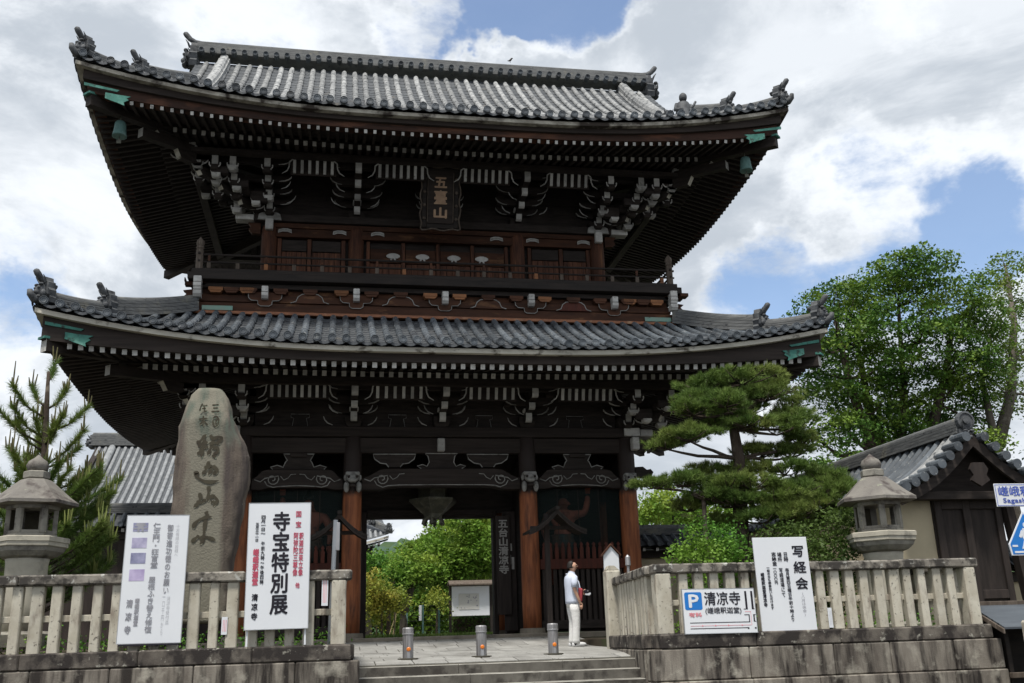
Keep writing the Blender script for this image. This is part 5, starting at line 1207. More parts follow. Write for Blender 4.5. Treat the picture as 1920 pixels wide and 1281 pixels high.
m = MB(); m.tube([tuple(MP @ Vector((x, -.02, z))) for x, z in outl + outl[:1]], .020, 6); part('frame_edge', m, M_('weathered_timber'), pl)
m = MB()
for x0, x1, z0, z1 in ((-.47, -.35, .05, 1.56), (.35, .47, .05, 1.56), (-.35, .35, 1.49, 1.57), (-.35, .35, .03, .15)): m.cbox(x0, x1, -.01, .045, z0, z1, .01, M=MP)
part('frame', m, M_('dark_rail'), pl)
for s in (-1, 1):
    for k in range(4): m = MB(); m.ball(tuple(MP @ Vector((s * .41, -.015, .28 + k * .34))), .045, 8, 5); part('carved_boss', m, M_('weathered_timber'), pl)
    m = MB(); m.tube([tuple(MP @ Vector((s * .33, -.03, z))) for z in (.2, 1.46)], .012, 5); part('inner_moulding', m, M_('weathered_timber'), pl)
lettering('五', (-.15, .15, 1.08, 1.33), -.03, M_('gold_leaf'), pl, bold=.012, M=MP, name='gilt_character')
lettering('臺', (-.16, .16, .66, 1.00), -.03, M_('gold_leaf'), pl, bold=.010, M=MP, name='gilt_character')
lettering('山', (-.16, .16, .30, .56), -.03, M_('gold_leaf'), pl, bold=.014, M=MP, name='gilt_character')
lettering('五台山清凉寺', (CX + 1.56, CX + 1.80, 3.05, 4.38), 25.076, M_('white_end'), nb, bold=.008)
# paper charms pasted on the door leaf and column
m = MB()
for x0, x1, z0, z1, y in ((4.48, 4.55, 3.16, 3.46, 25.19), (4.42, 4.47, 3.28, 3.52, 25.19), (4.44, 4.50, 3.62, 3.80, 25.19)): m.box(x0, x1, y, y + .004, z0, z1)
part('pasted_charm', m, M_('white_end'), door)
# bronze hanging lantern
hl = thing('hanging_lantern', (2.49, 25.2, 5.6), 'large six-sided bronze lantern hanging under the passage beam', 'lantern')
def hx_(prof, nm, mat='bronze', n=6): m = MB(); m.lathe(2.49, 25.2, prof, n, ph=.25); return part(nm, m, M_(mat), hl)
hx_([(.10, 4.42), (.20, 4.44), (.24, 4.50), (.26, 4.56), (.46, 4.72), (.62, 4.86), (.64, 4.89), (.64, 4.93), (.50, 4.95)], 'base_bowl')
hx_([(.40, 4.952), (.40, 5.42)], 'light_box'); hx_([(.62, 5.42), (.64, 5.47), (.40, 5.62), (.12, 5.74)], 'lantern_roof'); hx_([(.03, 5.74), (.03, 6.3)], 'chain', n=8)
m = MB()
for k in range(6):
    a = 2 * math.pi * (k + .25) / 6; c, s = math.cos(a), math.sin(a); m.tube([(2.49 + .19 * c, 25.2 + .19 * s, 4.47), (2.49 + .25 * c, 25.2 + .25 * s, 4.40), (2.49 + .27 * c, 25.2 + .27 * s, 4.32), (2.49 + .22 * c, 25.2 + .22 * s, 4.30)], [.04, .045, .05, .035], 7)
m.ball((2.49, 25.2, 4.38), (.10, .10, .07)); part('curled_foot', m, M_('bronze'), hl)
m = MB()
for k in range(6):
    a = 2 * math.pi * (k + .25) / 6; c, s = math.cos(a), math.sin(a); m.tube([(2.49 + .27 * c, 25.2 + .27 * s, 4.57), (2.49 + .63 * c, 25.2 + .63 * s, 4.87)], .014, 5)
part('bowl_rib', m, M_('bronze'), hl)
for x, lab in ((-4.95, 'green bronze wind bell under the upper eave corner over the pine side'), (10.07, 'green bronze wind bell under the upper eave corner nearer the broad tree')):
    t = thing('wind_bell', (x, 21.15, 13.05), lab, 'bell', 'wind bells under the eaves'); 
    m = MB(); m.lathe(x, 21.15, [(.05, 12.98), (.10, 12.965), (.125, 12.92), (.135, 12.80), (.15, 12.66), (.165, 12.60), (.13, 12.60)], 12); part('bell_body', m, M_('bronze_green'), t, smooth=True)
    m = MB(); m.tube([(x, 21.15, 12.97), (x, 21.15, 13.25)], .012, 6); part('hanger', m, M_('bronze'), t)
    m = MB(); m.tube([(x, 21.15, 12.7), (x, 21.15, 12.52)], .01, 6); m.cbox(x - .05, x + .05, 21.14, 21.16, 12.43, 12.52, .003); part('clapper', m, M_('bronze'), t)
bd = thing('bird', (5.02, 26.0, 18.38), 'tiny dark bird perched on the main roof ridge', 'bird')
m = MB(); m.tube([(4.90, 26, 18.50), (4.97, 26, 18.50), (5.05, 26, 18.54), (5.10, 26, 18.61), (5.13, 26, 18.655), (5.16, 26, 18.66), (5.20, 26, 18.65)], [.01, .03, .055, .05, .035, .03, .006], 8); m.tube([(5.03, 25.98, 18.5), (5.03, 25.98, 18.40)], .007, 5); m.tube([(5.05, 26.02, 18.5), (5.05, 26.02, 18.40)], .007, 5); part('body', m, M_('hair'), bd, smooth=True); bd.scale = (.6, .6, .6)
# roofed wooden notice posts in front of the gate
def notice(xc, xp, y, zp, w, label):
    t = thing('roofed_notice_post', (xp, y, gz(y)), label, 'notice post', 'roofed notice posts before the gate')
    for sg in (-1, 1):
        m = MB(); n = 7; top = []; bot = []
        for i in range(n):
            q = i / (n - 1); x = xc + sg * w * q; z = zp - .46 * (1 - (1 - q) ** 1.5); top.append((x, z)); bot.append((x, z - .055))
        m.prism((top + bot[::-1])[::sg], 'y', y - .42, y + .42); part('roof_slope', m, M_('shingle_roof'), t)
        m = MB(); m.prism(([(x, z - .056) for x, z in top] + [(x, z - .11) for x, z in top[::-1]])[::sg], 'y', y - .40, y - .34); part('barge_board', m, M_('gate_door_timber'), t)
    m = MB(); m.cbox(xc - .05, xc + .05, y - .45, y + .45, zp - .03, zp + .06, .01); part('ridge_board', m, M_('shingle_roof'), t)
    m = MB(); m.cbox(xp - .055, xp + .055, y - .05, y + .05, gz(y) - .05, zp - .06, .008); part('post', m, M_('gate_door_timber'), t)
    m = MB(); m.cbox(xc - w * .85, xc + w * .85, y - .04, y + .04, zp - .42, zp - .34, .006); part('cross_beam', m, M_('gate_door_timber'), t)
    return t
notice(4.98, 4.80, 22.3, 4.26, .66, 'small shingle-roofed wooden notice post near the man in white'); notice(.13, .08, 22.3, 4.20, .60, 'small shingle-roofed wooden notice post behind the galvanised pole')
t = thing('pole', (.0, 15.6, 1.4), 'galvanised pole with a strapped white label behind the exhibition board', 'pole'); m = MB(); m.tube([(-.02, 15.6, 1.4), (.035, 15.6, 3.32)], .035, 10); part('tube', m, M_('galvanised'), t)
m = MB(); m.cbox(.035, .10, 15.57, 15.64, 2.86, 3.28, .004); part('label_plate', m, M_('steel_pale'), t)
t = thing('house_shaped_sign', (5.33, 18.9, 2.3), 'small white house-shaped sign with brown cap behind the fence end post', 'sign'); m = MB(); m.prism([(5.18, 1.4), (5.48, 1.4), (5.48, 2.98), (5.33, 3.15), (5.18, 2.98)], 'y', 18.90, 18.94); part('panel', m, M_('sign_white'), t)
m = MB(); m.prism([(5.14, 2.955), (5.33, 3.165), (5.52, 2.955), (5.52, 2.99), (5.33, 3.20), (5.14, 2.99)], 'y', 18.86, 18.97); part('cap', m, M_('brown_timber'), t)
t = thing('garden_lamp', (5.75, 19.2, 1.4), 'tiny pale lamp peeping over the fence before the red corner column', 'lamp'); m = MB(); m.lathe(5.75, 19.2, [(.03, 1.4), (.03, 2.78), (.055, 2.80), (.05, 2.96), (.015, 3.0)], 8); part('lamp_post', m, M_('steel_pale'), t)
# ================================================================== figures
def skin_mesh(joints, edges, mats, root=0, sub=1):
    """joints: list of (x, y, z, rx, ry); one continuous skin"""
    me = bpy.data.meshes.new('skin_tmp'); me.from_pydata([j[:3] for j in joints], edges, []); o = bpy.data.objects.new('skin_tmp', me); COL.objects.link(o)
    mo = o.modifiers.new('skin', 'SKIN'); mo.use_smooth_shade = True; mo.branch_smoothing = .4
    sv = me.skin_vertices[0].data
    for i, j in enumerate(joints): sv[i].radius = (j[3], j[4]); sv[i].use_root = (i == root)
    s = o.modifiers.new('sub', 'SUBSURF'); s.levels = sub; s.render_levels = sub
    bpy.context.view_layer.update()
    r = bpy.data.meshes.new_from_object(o.evaluated_get(bpy.context.evaluated_depsgraph_get()))
    v = [tuple(p.co) for p in r.vertices]; f = [tuple(p.vertices) for p in r.polygons]
    bpy.data.objects.remove(o); bpy.data.meshes.remove(me); bpy.data.meshes.remove(r)
    m = MB(); m.add(v, f); return m
def moved(m, M): m.v = [tuple(M @ Vector(p)) for p in m.v]; return m
def ell(cx, cy, z, rx, ry, n=16, tx=0.0): return [(cx + rx * math.cos(2 * math.pi * j / n), cy + ry * math.sin(2 * math.pi * j / n), z + tx * math.cos(2 * math.pi * j / n)) for j in range(n)]
def man():
    bx, by = 4.86, 20.3; bz = gz(20.3) + .004
    t = thing('person', (bx, by, bz), 'man in pale blue short-sleeved shirt and white trousers standing in profile', 'person')
    M = Matrix.Translation((bx, by, bz)) @ Matrix.Rotation(R(6), 4, 'Z')
    J = [(0, 0, .93, .13, .14), (-.01, 0, 1.12, .115, .14), (-.02, 0, 1.30, .115, .15), (-.01, 0, 1.42, .06, .075), (.012, 0, 1.49, .052, .052), (.036, 0, 1.535, .090, .078), (.034, 0, 1.61, .116, .090), (.024, 0, 1.672, .074, .064)]
    E_ = [(i, i + 1) for i in range(7)]
    for s in (-1, 1):
        b = len(J); J += [(0, s * .085, .86, .088, .085), (.025, s * .095, .49, .058, .058), (-.015, s * .10, .10, .040, .038), (.05, s * .10, .045, .035, .038), (.15, s * .105, .03, .022, .035)]
        E_ += [(0, b)] + [(b + i, b + i + 1) for i in range(4)]
    b = len(J); J += [(-.015, -.19, 1.37, .058, .055), (-.035, -.225, 1.12, .042, .042), (.055, -.215, .91, .030, .028), (.085, -.20, .85, .026, .018), (.10, -.195, .81, .03, .016)]
    E_ += [(2, b)] + [(b + i, b + i + 1) for i in range(4)]
    c = len(J); J += [(-.015, .19, 1.37, .058, .055), (.01, .21, 1.13, .042, .042), (.19, .12, 1.06, .030, .028), (.25, .08, 1.07, .022, .026)]
    E_ += [(2, c)] + [(c + i, c + i + 1) for i in range(3)]
    body = skin_mesh(J, E_, None)
    for k, (dx, ln) in enumerate(((-.022, .065), (-.008, .078), (.006, .080), (.02, .068))):      # fingers of the hanging hand
        body.tube([(.10 + dx, -.195, .80), (.112 + dx, -.19, .80 - ln * .55), (.108 + dx, -.178, .80 - ln)], [.0095, .009, .007], 6)
    body.tube([(.115, -.185, .845), (.142, -.178, .81), (.145, -.172, .78)], [.011, .0095, .008], 6)
    for k in range(4): body.tube([(.262, .065, 1.085 - .02 * k), (.305, .05, 1.09 - .02 * k), (.32, .075, 1.085 - .02 * k)], [.0095, .009, .007], 6)      # fingers closed on the phone
    body.tube([(.25, .06, 1.09), (.275, .035, 1.115), (.30, .035, 1.12)], [.011, .0095, .008], 6)
    body.tube([(.112, 0, 1.625), (.136, 0, 1.588), (.112, 0, 1.575)], [.010, .017, .012], 6)      # nose
    body.tube([(.105, -.022, 1.548), (.112, 0, 1.55), (.105, .022, 1.548)], [.006, .009, .006], 5)      # lips
    for s in (-1, 1): body.ball((.015, s * .080, 1.595), (.022, .010, .034), 8, 5)      # ears
    part('body', moved(body, M), M_('skin'), t, smooth=True)
    h = MB(); rings = []
    for i in range(8):      # receding hair: back and sides
        a = i / 7; z = 1.55 + .150 * a; w = .080 * math.sqrt(max(.05, 1 - (max(0, a - .5) / .55) ** 2)); x0 = -.010 + .022 * a
        rings.append([(x0 - .088 * math.sin(p) * math.sqrt(max(.06, 1 - (max(0, a - .55) / .5) ** 2)), w * math.cos(p) * 1.02, z) for p in np.linspace(-.18 + .1 * a, math.pi + .18 - .1 * a, 12)] + [(x0 + .0, -w * .6, z), (x0 + .0, w * .6, z)])
    h.loft(rings); part('hair', moved(h, M), M_('hair'), t, smooth=True)
    g = MB()
    for s in (-1, 1): g.tube([(.02, s * .083, 1.605), (.10, s * .066, 1.605), (.122, s * .035, 1.605), (.128, s * .008, 1.605)], .006, 5); g.ball((.112, s * .036, 1.603), (.012, .022, .015), 8, 5)
    part('glasses', moved(g, M), M_('ink_black'), t)
    sh = MB()
    sh.loft([ell(-.005, 0, .84, .145, .185), ell(-.005, 0, .90, .142, .183), ell(-.01, 0, 1.00, .140, .178), ell(-.012, 0, 1.10, .138, .178), ell(-.018, 0, 1.22, .138, .192), ell(-.022, 0, 1.32, .130, .205), ell(-.022, 0, 1.385, .112, .185), ell(-.012, 0, 1.425, .082, .105), ell(-.002, 0, 1.450, .064, .068, tx=-.02)])
    sh.loft([ell(-.018, -.165, 1.40, .05, .03), ell(-.02, -.20, 1.37, .072, .045), ell(-.028, -.222, 1.26, .070, .058), ell(-.034, -.232, 1.155, .068, .058)])
    sh.loft([ell(-.018, .165, 1.40, .05, .03), ell(-.02, .20, 1.37, .072, .045), ell(-.01, .215, 1.26, .070, .058), ell(.005, .22, 1.165, .068, .058)])
    s_ = part('shirt', moved(sh, M), M_('shirt'), t, smooth=True)
    co = MB(); co.loft([ell(.0, 0, 1.435, .072, .078, tx=-.022), ell(.006, 0, 1.475, .066, .068, tx=-.02)], caps=False); part('collar', moved(co, M), M_('shirt'), s_, smooth=True)
    tr = MB(); tr.loft([ell(0, 0, .78, .128, .165), ell(0, 0, .86, .135, .172), ell(0, 0, .93, .132, .168)])
    for s in (-1, 1): tr.loft([ell(.0, s * .085, .84, .115, .090), ell(.005, s * .09, .70, .104, .088), ell(.018, s * .095, .50, .082, .078), ell(.004, s * .10, .28, .078, .072), ell(-.01, s * .10, .12, .080, .068), ell(-.004, s * .10, .065, .088, .068)])
    part('trousers', moved(tr, M), M_('trousers'), t, smooth=True)
    for s in (-1, 1):
        so = MB(); so.loft([[(cx, s * .102 + wy * math.cos(p), max(.0, .045 + hz * math.sin(p))) for p in np.linspace(0, 2 * math.pi, 12, endpoint=False)] for cx, wy, hz in ((-.095, .02, .02), (-.085, .04, .045), (-.02, .045, .055), (.06, .048, .048), (.13, .05, .040), (.18, .042, .030), (.205, .015, .012))])
        sb = part('shoe', moved(so, M), M_('shoe_white'), t, smooth=True)
        d = MB(); d.loft([[(cx, s * .102 + wy * math.cos(p), .048 + hz * math.sin(p)) for p in np.linspace(0, 2 * math.pi, 10, endpoint=False)] for cx, wy, hz in ((-.088, .034, .036), (-.045, .047, .048), (.0, .046, .045))]); part('shoe_heel_panel', moved(d, M), M_('ink_black'), sb, smooth=True)
    return M
MM = man()
t = thing('shoulder_pouch', (4.97, 20.2, 2.2), 'red pouch hanging at the front hip of the man in white', 'bag'); m = MB(); m.cbox(-.02, .10, -.15, -.06, -.13, .15, .03, M=MM @ Matrix.Translation((.075, .0, 1.00)) @ Matrix.Rotation(R(8), 4, 'Y')); part('bag_body', m, M_('bag_red'), t)
m = MB(); m.tube([tuple(MM @ Vector(p)) for p in ((.14, -.08, 1.15), (.135, -.02, 1.28), (.05, .10, 1.45), (-.08, .14, 1.44))], .010, 6); part('strap', m, M_('shirt'), t)
t = thing('phone', (5.1, 20.35, 2.35), 'black phone held in front by the man in white', 'phone'); m = MB(); m.cbox(.27, .36, .02, .06, 1.045, 1.115, .008, M=MM); part('case', m, M_('ink_black'), t); m = MB(); m.ball(tuple(MM @ Vector((.345, .018, 1.085))), .012, 8, 5); part('lens', m, M_('steel_post'), t)
t = thing('folded_paper', (5.15, 20.35, 2.25), 'folded white paper in the hand of the man in white', 'paper'); m = MB(); m.prism([(.285, 1.01), (.37, 1.00), (.405, 1.03), (.395, 1.055), (.33, 1.035), (.29, 1.04)], 'y', .01, .07, M=MM); part('sheet', m, M_('sign_white'), t)
# guardian statues behind the netting of the side bays
def guardian(xc, y, sg, label):
    t = thing('guardian_statue', (xc, y, 2.7), label, 'statue', 'guardian statues in the gate'); M = Matrix.Translation((xc, y, 2.7)) @ Matrix.Scale(1.18, 4)
    J = [(0, 0, .95, .20, .19), (.02 * sg, 0, 1.18, .19, .17), (.03 * sg, -.02, 1.42, .24, .20), (.03 * sg, -.03, 1.60, .10, .10), (.05 * sg, -.06, 1.72, .13, .14), (.05 * sg, -.05, 1.86, .10, .11)]
    E_ = [(i, i + 1) for i in range(5)]
    for s in (-1, 1):
        b = len(J); J += [(s * .13, 0, .85, .14, .14), (s * .24, -.06, .48, .10, .10), (s * .26, .0, .10, .07, .07), (s * .28, -.16, .04, .05, .08)]; E_ += [(0, b)] + [(b + i, b + i + 1) for i in range(3)]
    b = len(J); J += [(sg * .30, -.03, 1.50, .11, .11), (sg * .52, -.05, 1.52, .085, .085), (sg * .58, -.12, 1.80, .065, .065), (sg * .57, -.14, 1.90, .06, .06)]; E_ += [(2, b), (b, b + 1), (b + 1, b + 2), (b + 2, b + 3)]
    b = len(J); J += [(-sg * .28, -.03, 1.50, .11, .11), (-sg * .42, -.06, 1.24, .085, .085), (-sg * .40, -.22, .98, .06, .06), (-sg * .38, -.28, .90, .055, .055)]; E_ += [(2, b), (b, b + 1), (b + 1, b + 2), (b + 2, b + 3)]
    body = skin_mesh(J, E_, None)
    for k in range(4):
        body.tube([(sg * (.54 + .025 * k), -.15, 1.93), (sg * (.53 + .03 * k), -.17, 2.02), (sg * (.53 + .03 * k), -.22, 2.04)], [.016, .015, .012], 6); body.tube([(-sg * (.35 + .025 * k), -.30, .87), (-sg * (.35 + .025 * k), -.34, .79), (-sg * (.36 + .025 * k), -.31, .75)], [.016, .015, .012], 6)
    body.ball((.05 * sg, -.20, 1.74), (.03, .04, .03), 8, 5)
    part('body', moved(body, M), M_('statue_red'), t, smooth=True)
    m = MB(); m.lathe(0, 0, [(.27, 1.06), (.25, 1.00), (.30, .85), (.36, .62), (.38, .45)], 14); part('skirt', moved(m, M), M_('statue_cloth'), t, smooth=True)
    m = MB(); m.lathe(.05 * sg, -.04, [(.11, 1.86), (.10, 1.93), (.05, 1.98), (.055, 2.03), (.02, 2.07)], 10); part('topknot', moved(m, M), M_('hair'), t, smooth=True)
guardian(5.72, 24.75, 1, 'bare-chested red guardian statue behind dark netting beside the man'); guardian(-.55, 24.75, -1, 'red guardian statue half hidden behind the exhibition board')
# ================================================================== trees and plants
def unit(v): return v / (np.linalg.norm(v, axis=-1, keepdims=True) + 1e-9)
def leaf_quads(P, size, up=.6, rng=RNG):
    n = len(P); nrm = unit(rng.normal(size=(n, 3)) + np.array((0, 0, up * 2))); a = unit(np.cross(nrm, rng.normal(size=(n, 3)))); b = np.cross(nrm, a)
    s = size * rng.uniform(.6, 1.25, size=(n, 1))
    return np.stack([P + a * s * .62, P + b * s * .36 + nrm * s * .06, P - a * s * .55, P - b * s * .36 + nrm * s * .06], axis=1).reshape(-1, 3)
def foliage_obj(name, V, nper, mat, parent):
    org = np.array(ORG[parent.name]); o = bpy.data.objects.new(name, quick_mesh(name, V - org, nper, M_(mat))); link(o, parent, ORG[parent.name]); return o
def cluster_points(blobs, per, rng, shell=.55):
    C_ = []
    for x, y, z, rx, rz in blobs:
        k = max(3, int(per * (rx * rx * rz) ** (2 / 3))); d = unit(rng.normal(size=(k, 3))); r = rng.uniform(shell ** 2, 1, size=(k, 1)) ** .5
        C_.append(np.array((x, y, z)) + d * r * np.array((rx, rx, rz)))
    return np.concatenate(C_)
def broad_tree(name, label, cat, base, trunk, blobs, leaf, size, per, nleaf, spread, bark='bark', group=None, limbs=26, seed=1, tr=.3, k_=1.0):
    """trunk: list of stems, each a list of points; limbs reach from the stems into the crown"""
    if k_ != 1.0:
        f_ = lambda p: (p[0] * k_, p[1] * k_, 1.5 + (p[2] - 1.5) * k_)
        base = f_(base); trunk = [[f_(p) for p in st] for st in trunk]; blobs = [(*f_(b), b[3] * k_, b[4] * k_) for b in blobs]; size *= k_; spread = tuple(v * k_ for v in spread); tr *= k_; per /= k_ * k_
    rng = np.random.default_rng(seed); t = thing(name, base, label, cat, group)
    cl = cluster_points(blobs, per, rng)
    m = MB(); nodes = []
    for st in trunk:
        k = len(st); rad = [tr * (1 - .78 * i / max(1, k - 1)) for i in range(k)]; m.tube(st, rad, 9); nodes += [(np.array(p, float), rad[i]) for i, p in enumerate(st)][1:]
        for a, b in zip(st[1:-1], st[2:]): nodes.append(((np.array(a) + np.array(b)) / 2, tr * .4))
    if limbs:
        for c in cl[rng.choice(len(cl), min(limbs, len(cl)), replace=False)]:
            low = [n for n in nodes if n[0][2] < c[2] - .02] or nodes[:1]
            p, r0 = min(low, key=lambda n: np.linalg.norm((n[0] - c) * np.array((1, 1, .7))))
            mid = (p + c) / 2 + np.array((0, 0, -.12 * np.linalg.norm(c - p))) + rng.normal(size=3) * .06 * np.linalg.norm(c - p); r = min(r0 * .5, .05 + .02 * np.linalg.norm(c - p)) * min(1, tr / .2)
            m.tube([p, (p + mid) / 2 + rng.normal(size=3) * .03, mid, (mid + c) / 2 + rng.normal(size=3) * .05, c], [r, r * .8, r * .6, r * .4, r * .15], 6)
    if m.v: part('trunk', m, M_(bark), t, smooth=True)
    P = np.repeat(cl, nleaf, axis=0); off = rng.normal(size=(len(P), 3)); off *= np.array(spread); off[:, 2] -= .25 * (off[:, 0] ** 2 + off[:, 1] ** 2) / max(spread[0], .01)
    foliage_obj('crown', leaf_quads(P + off, size, rng=rng), 4, leaf, t)
    return t
def needles(P, D, ln, w, k, cone, rng):
    """k needles from each point P around direction D"""
    P = np.repeat(P, k, axis=0); D = np.repeat(D, k, axis=0); d = unit(unit(D) + cone * rng.normal(size=D.shape)); s = unit(np.cross(d, rng.normal(size=d.shape))) * w / 2
    L_ = ln * rng.uniform(.7, 1.1, size=(len(P), 1)); return np.stack([P - s, P + s, P + d * L_], axis=1).reshape(-1, 3)
# crown masses: centre x, y, z, horizontal and vertical radius in metres
BIG = [(21.72, 31.34, 14.55, 1.0, 0.69), (21.29, 31.95, 14.38, 1.34, 0.87), (21.25, 34.2, 14.44, 1.64, 0.92), (19.07, 33.33, 13.72, 1.34, 0.66), (17.07, 31.38, 12.67, 0.84, 0.45), (23.46, 32.73, 13.65, 1.39, 0.99), (24.64, 32.92, 13.09, 0.93, 0.88), (16.84, 31.64, 11.43, 0.93, 0.9), (19.66, 33.94, 12.4, 1.59, 1.2), (20.16, 31.45, 11.86, 1.71, 1.24), (22.78, 32.56, 11.63, 1.57, 1.28), (24.35, 33.07, 10.95, 1.04, 1.29), (17.71, 32.72, 9.93, 1.28, 0.91), (19.71, 33.35, 10.32, 1.54, 1.04), (22.07, 33.95, 10.29, 1.6, 1.18), (24.41, 34.83, 9.88, 1.42, 1.09), (17.52, 32.14, 8.4, 1.24, 0.78), (20.02, 33.59, 8.52, 1.54, 0.92), (22.11, 33.78, 8.36, 1.57, 0.93), (22.73, 32.17, 7.84, 1.09, 0.79), (17.52, 31.01, 6.86, 1.39, 0.55), (21.74, 34.89, 7.53, 1.6, 0.63)]
SECOND = [(28.17, 35.06, 16.06, 1.03, 0.69), (26.17, 34.03, 14.65, 0.85, 0.7), (28.33, 35.14, 14.64, 1.02, 0.84), (25.55, 32.99, 12.69, 0.94, 0.77), (27.32, 34.26, 12.23, 0.98, 0.91), (25.52, 33.7, 11.15, 0.94, 0.77), (27.05, 34.73, 10.33, 0.97, 0.67), (25.09, 33.22, 11.88, 0.7, 0.66)]
PADS = [(8.21, 18.5, 6.49, 0.88, 0.19), (7.5, 18.8, 6.4, 0.53, 0.18), (8.98, 18.7, 6.32, 0.6, 0.23), (7.04, 18.3, 5.79, 0.56, 0.19), (7.6, 18.0, 5.87, 0.5, 0.16), (9.31, 18.8, 5.89, 0.42, 0.3), (6.84, 18.2, 5.23, 0.61, 0.15), (6.43, 18.4, 5.08, 0.31, 0.12), (7.86, 19.0, 5.62, 0.47, 0.14), (8.05, 18.1, 5.48, 0.51, 0.14), (8.76, 18.3, 5.42, 0.58, 0.2), (9.5, 18.8, 5.3, 0.36, 0.2), (6.09, 18.3, 4.26, 0.38, 0.08), (6.8, 18.3, 4.33, 0.6, 0.11), (7.58, 18.2, 4.28, 0.66, 0.13), (8.21, 18.7, 4.62, 0.58, 0.15), (8.93, 18.5, 4.61, 0.7, 0.17), (9.82, 18.7, 4.46, 0.53, 0.18), (10.1, 18.5, 4.24, 0.41, 0.17), (8.45, 18.1, 4.0, 0.78, 0.14), (9.43, 18.3, 3.86, 0.57, 0.16), (7.71, 18.2, 3.91, 0.61, 0.12), (6.94, 18.8, 3.91, 0.36, 0.13), (7.57, 19.1, 4.63, 0.52, 0.15), (8.14, 18.0, 3.6, 0.66, 0.16), (7.62, 18.9, 3.53, 0.56, 0.15), (9.23, 18.7, 3.49, 0.57, 0.21)]
BUSH = [(6.48, 16.6, 3.15, 0.54, 0.26), (6.03, 16.5, 2.87, 0.36, 0.22), (6.85, 16.6, 2.86, 0.39, 0.22), (6.37, 16.4, 2.76, 0.58, 0.22)]
SHRUB = [(8.35, 17.4, 3.11, 0.64, 0.34), (9.13, 17.4, 3.39, 0.54, 0.3), (9.07, 17.2, 2.88, 0.53, 0.34), (8.48, 17.1, 2.79, 0.62, 0.29), (9.65, 17.6, 3.61, 0.33, 0.25)]
MAPLE_ALL = [(4.4, 36.91, 5.28, 1.2, 0.59), (5.41, 36.92, 5.56, 0.81, 0.49), (3.32, 36.05, 4.63, 0.96, 0.56), (4.58, 35.36, 4.37, 1.15, 0.55), (2.83, 34.66, 3.98, 0.82, 0.5), (4.04, 35.65, 3.75, 1.14, 0.46), (5.3, 35.73, 4.01, 0.78, 0.56), (5.06, 34.64, 4.76, 0.95, 0.55), (4.7, 34.65, 5.59, 0.76, 0.37), (2.86, 37.5, 4.96, 0.7, 0.39)]
MAPLE = [b for b in MAPLE_ALL if not (b[0] < 3 and b[2] > 4.5)]
MAPLE_BACK = [(2.54, 42.08, 4.4, 0.99, 0.54), (1.87, 41.69, 4.51, 0.87, 0.64), (1.66, 41.75, 3.88, 0.76, 0.64), (2.83, 42.98, 4.14, 0.9, 0.55)]
YELLOW = [(1.49, 33.12, 3.21, 0.52, 0.59), (2.02, 33.4, 2.88, 0.48, 0.42), (1.33, 33.28, 2.55, 0.43, 0.5), (3.35, 32.73, 2.82, 0.31, 0.3)]
RIGHTFAR = [(13.73, 41.48, 6.79, 1.09, 0.58), (15.26, 43.46, 6.79, 1.02, 0.6), (13.31, 41.46, 6.1, 0.96, 0.57), (15.79, 42.87, 6.47, 1.01, 0.6), (17.18, 43.11, 6.73, 1.29, 0.6), (14.2, 41.67, 7.39, 0.61, 0.33)]
LTIPS = [(-4.98, 17.8, 6.51), (-5.39, 17.8, 5.83), (-5.26, 17.8, 5.98), (-4.64, 17.8, 5.89), (-4.31, 17.8, 5.61), (-5.59, 17.8, 5.45), (-4.54, 17.8, 5.32), (-4.22, 17.8, 5.09), (-5.62, 17.8, 4.94), (-5.31, 17.8, 5.22), (-5.32, 17.8, 4.48), (-4.3, 17.8, 4.57), (-3.98, 17.8, 4.39), (-4.71, 17.8, 5.22), (-5.06, 17.8, 5.32), (-3.78, 17.8, 3.53), (-4.03, 17.8, 3.4), (-3.63, 17.8, 3.3), (-4.29, 17.8, 3.49), (-4.51, 17.8, 4.03), (-5.35, 17.8, 4.03), (-5.04, 17.8, 4.3)]
KC = 1.26      # the court planting stands clear of the gate's shadow
# tall broad-leaved tree beyond the side gate, and the thinner one beside it
broad_tree('broadleaf_tree', 'big dense green broadleaf tree rising behind the side gate roof', 'tree', (20.6, 33.5, 1.5), [[(20.5, 33.5, 1.2), (20.7, 33.5, 5), (20.9, 33.5, 7.5), (21.4, 33.5, 10), (21.6, 33.3, 13.4)], [(20.7, 33.5, 5.0), (19.6, 33.2, 7.6), (18.9, 33.0, 10.4), (18.8, 33.2, 12.8)], [(20.8, 33.5, 6.0), (22.3, 33.6, 8.4), (23.2, 33.3, 10.8), (23.6, 33.0, 12.6)], [(20.7, 33.5, 6.2), (20.3, 34.2, 9.0), (20.2, 34.3, 12.8)]],
           BIG, 'leaf_broad', .125, 22, 92, (.37, .37, .07), limbs=90, seed=3, tr=.30, group='trees beyond the side gate')
broad_tree('broadleaf_tree', 'thin light green tree with bare leaning trunk at the picture edge', 'tree', (25.6, 33.6, 1.5), [[(25.6, 33.6, 1.2), (25.3, 33.6, 6), (25.0, 33.6, 8.6), (24.9, 33.6, 10.6), (26.2, 34, 13.2)], [(25.1, 33.6, 8.0), (26.4, 34, 10.2), (27.6, 34.6, 13.4), (28.0, 35, 16)]],
           SECOND, 'leaf_light', .125, 18, 70, (.34, .34, .09), limbs=36, seed=4, tr=.26, bark='bark_grey', group='trees beyond the side gate')
broad_tree('distant_tree', 'bright green treetop showing past the red corner column', 'tree', (14.5, 42, 1.5), [[(14.5, 42, 1.2), (14.6, 42, 4.5), (14.8, 42, 6.5)]], RIGHTFAR, 'leaf_maple', .17, 40, 46, (.34, .34, .14), limbs=14, seed=8, tr=.2)
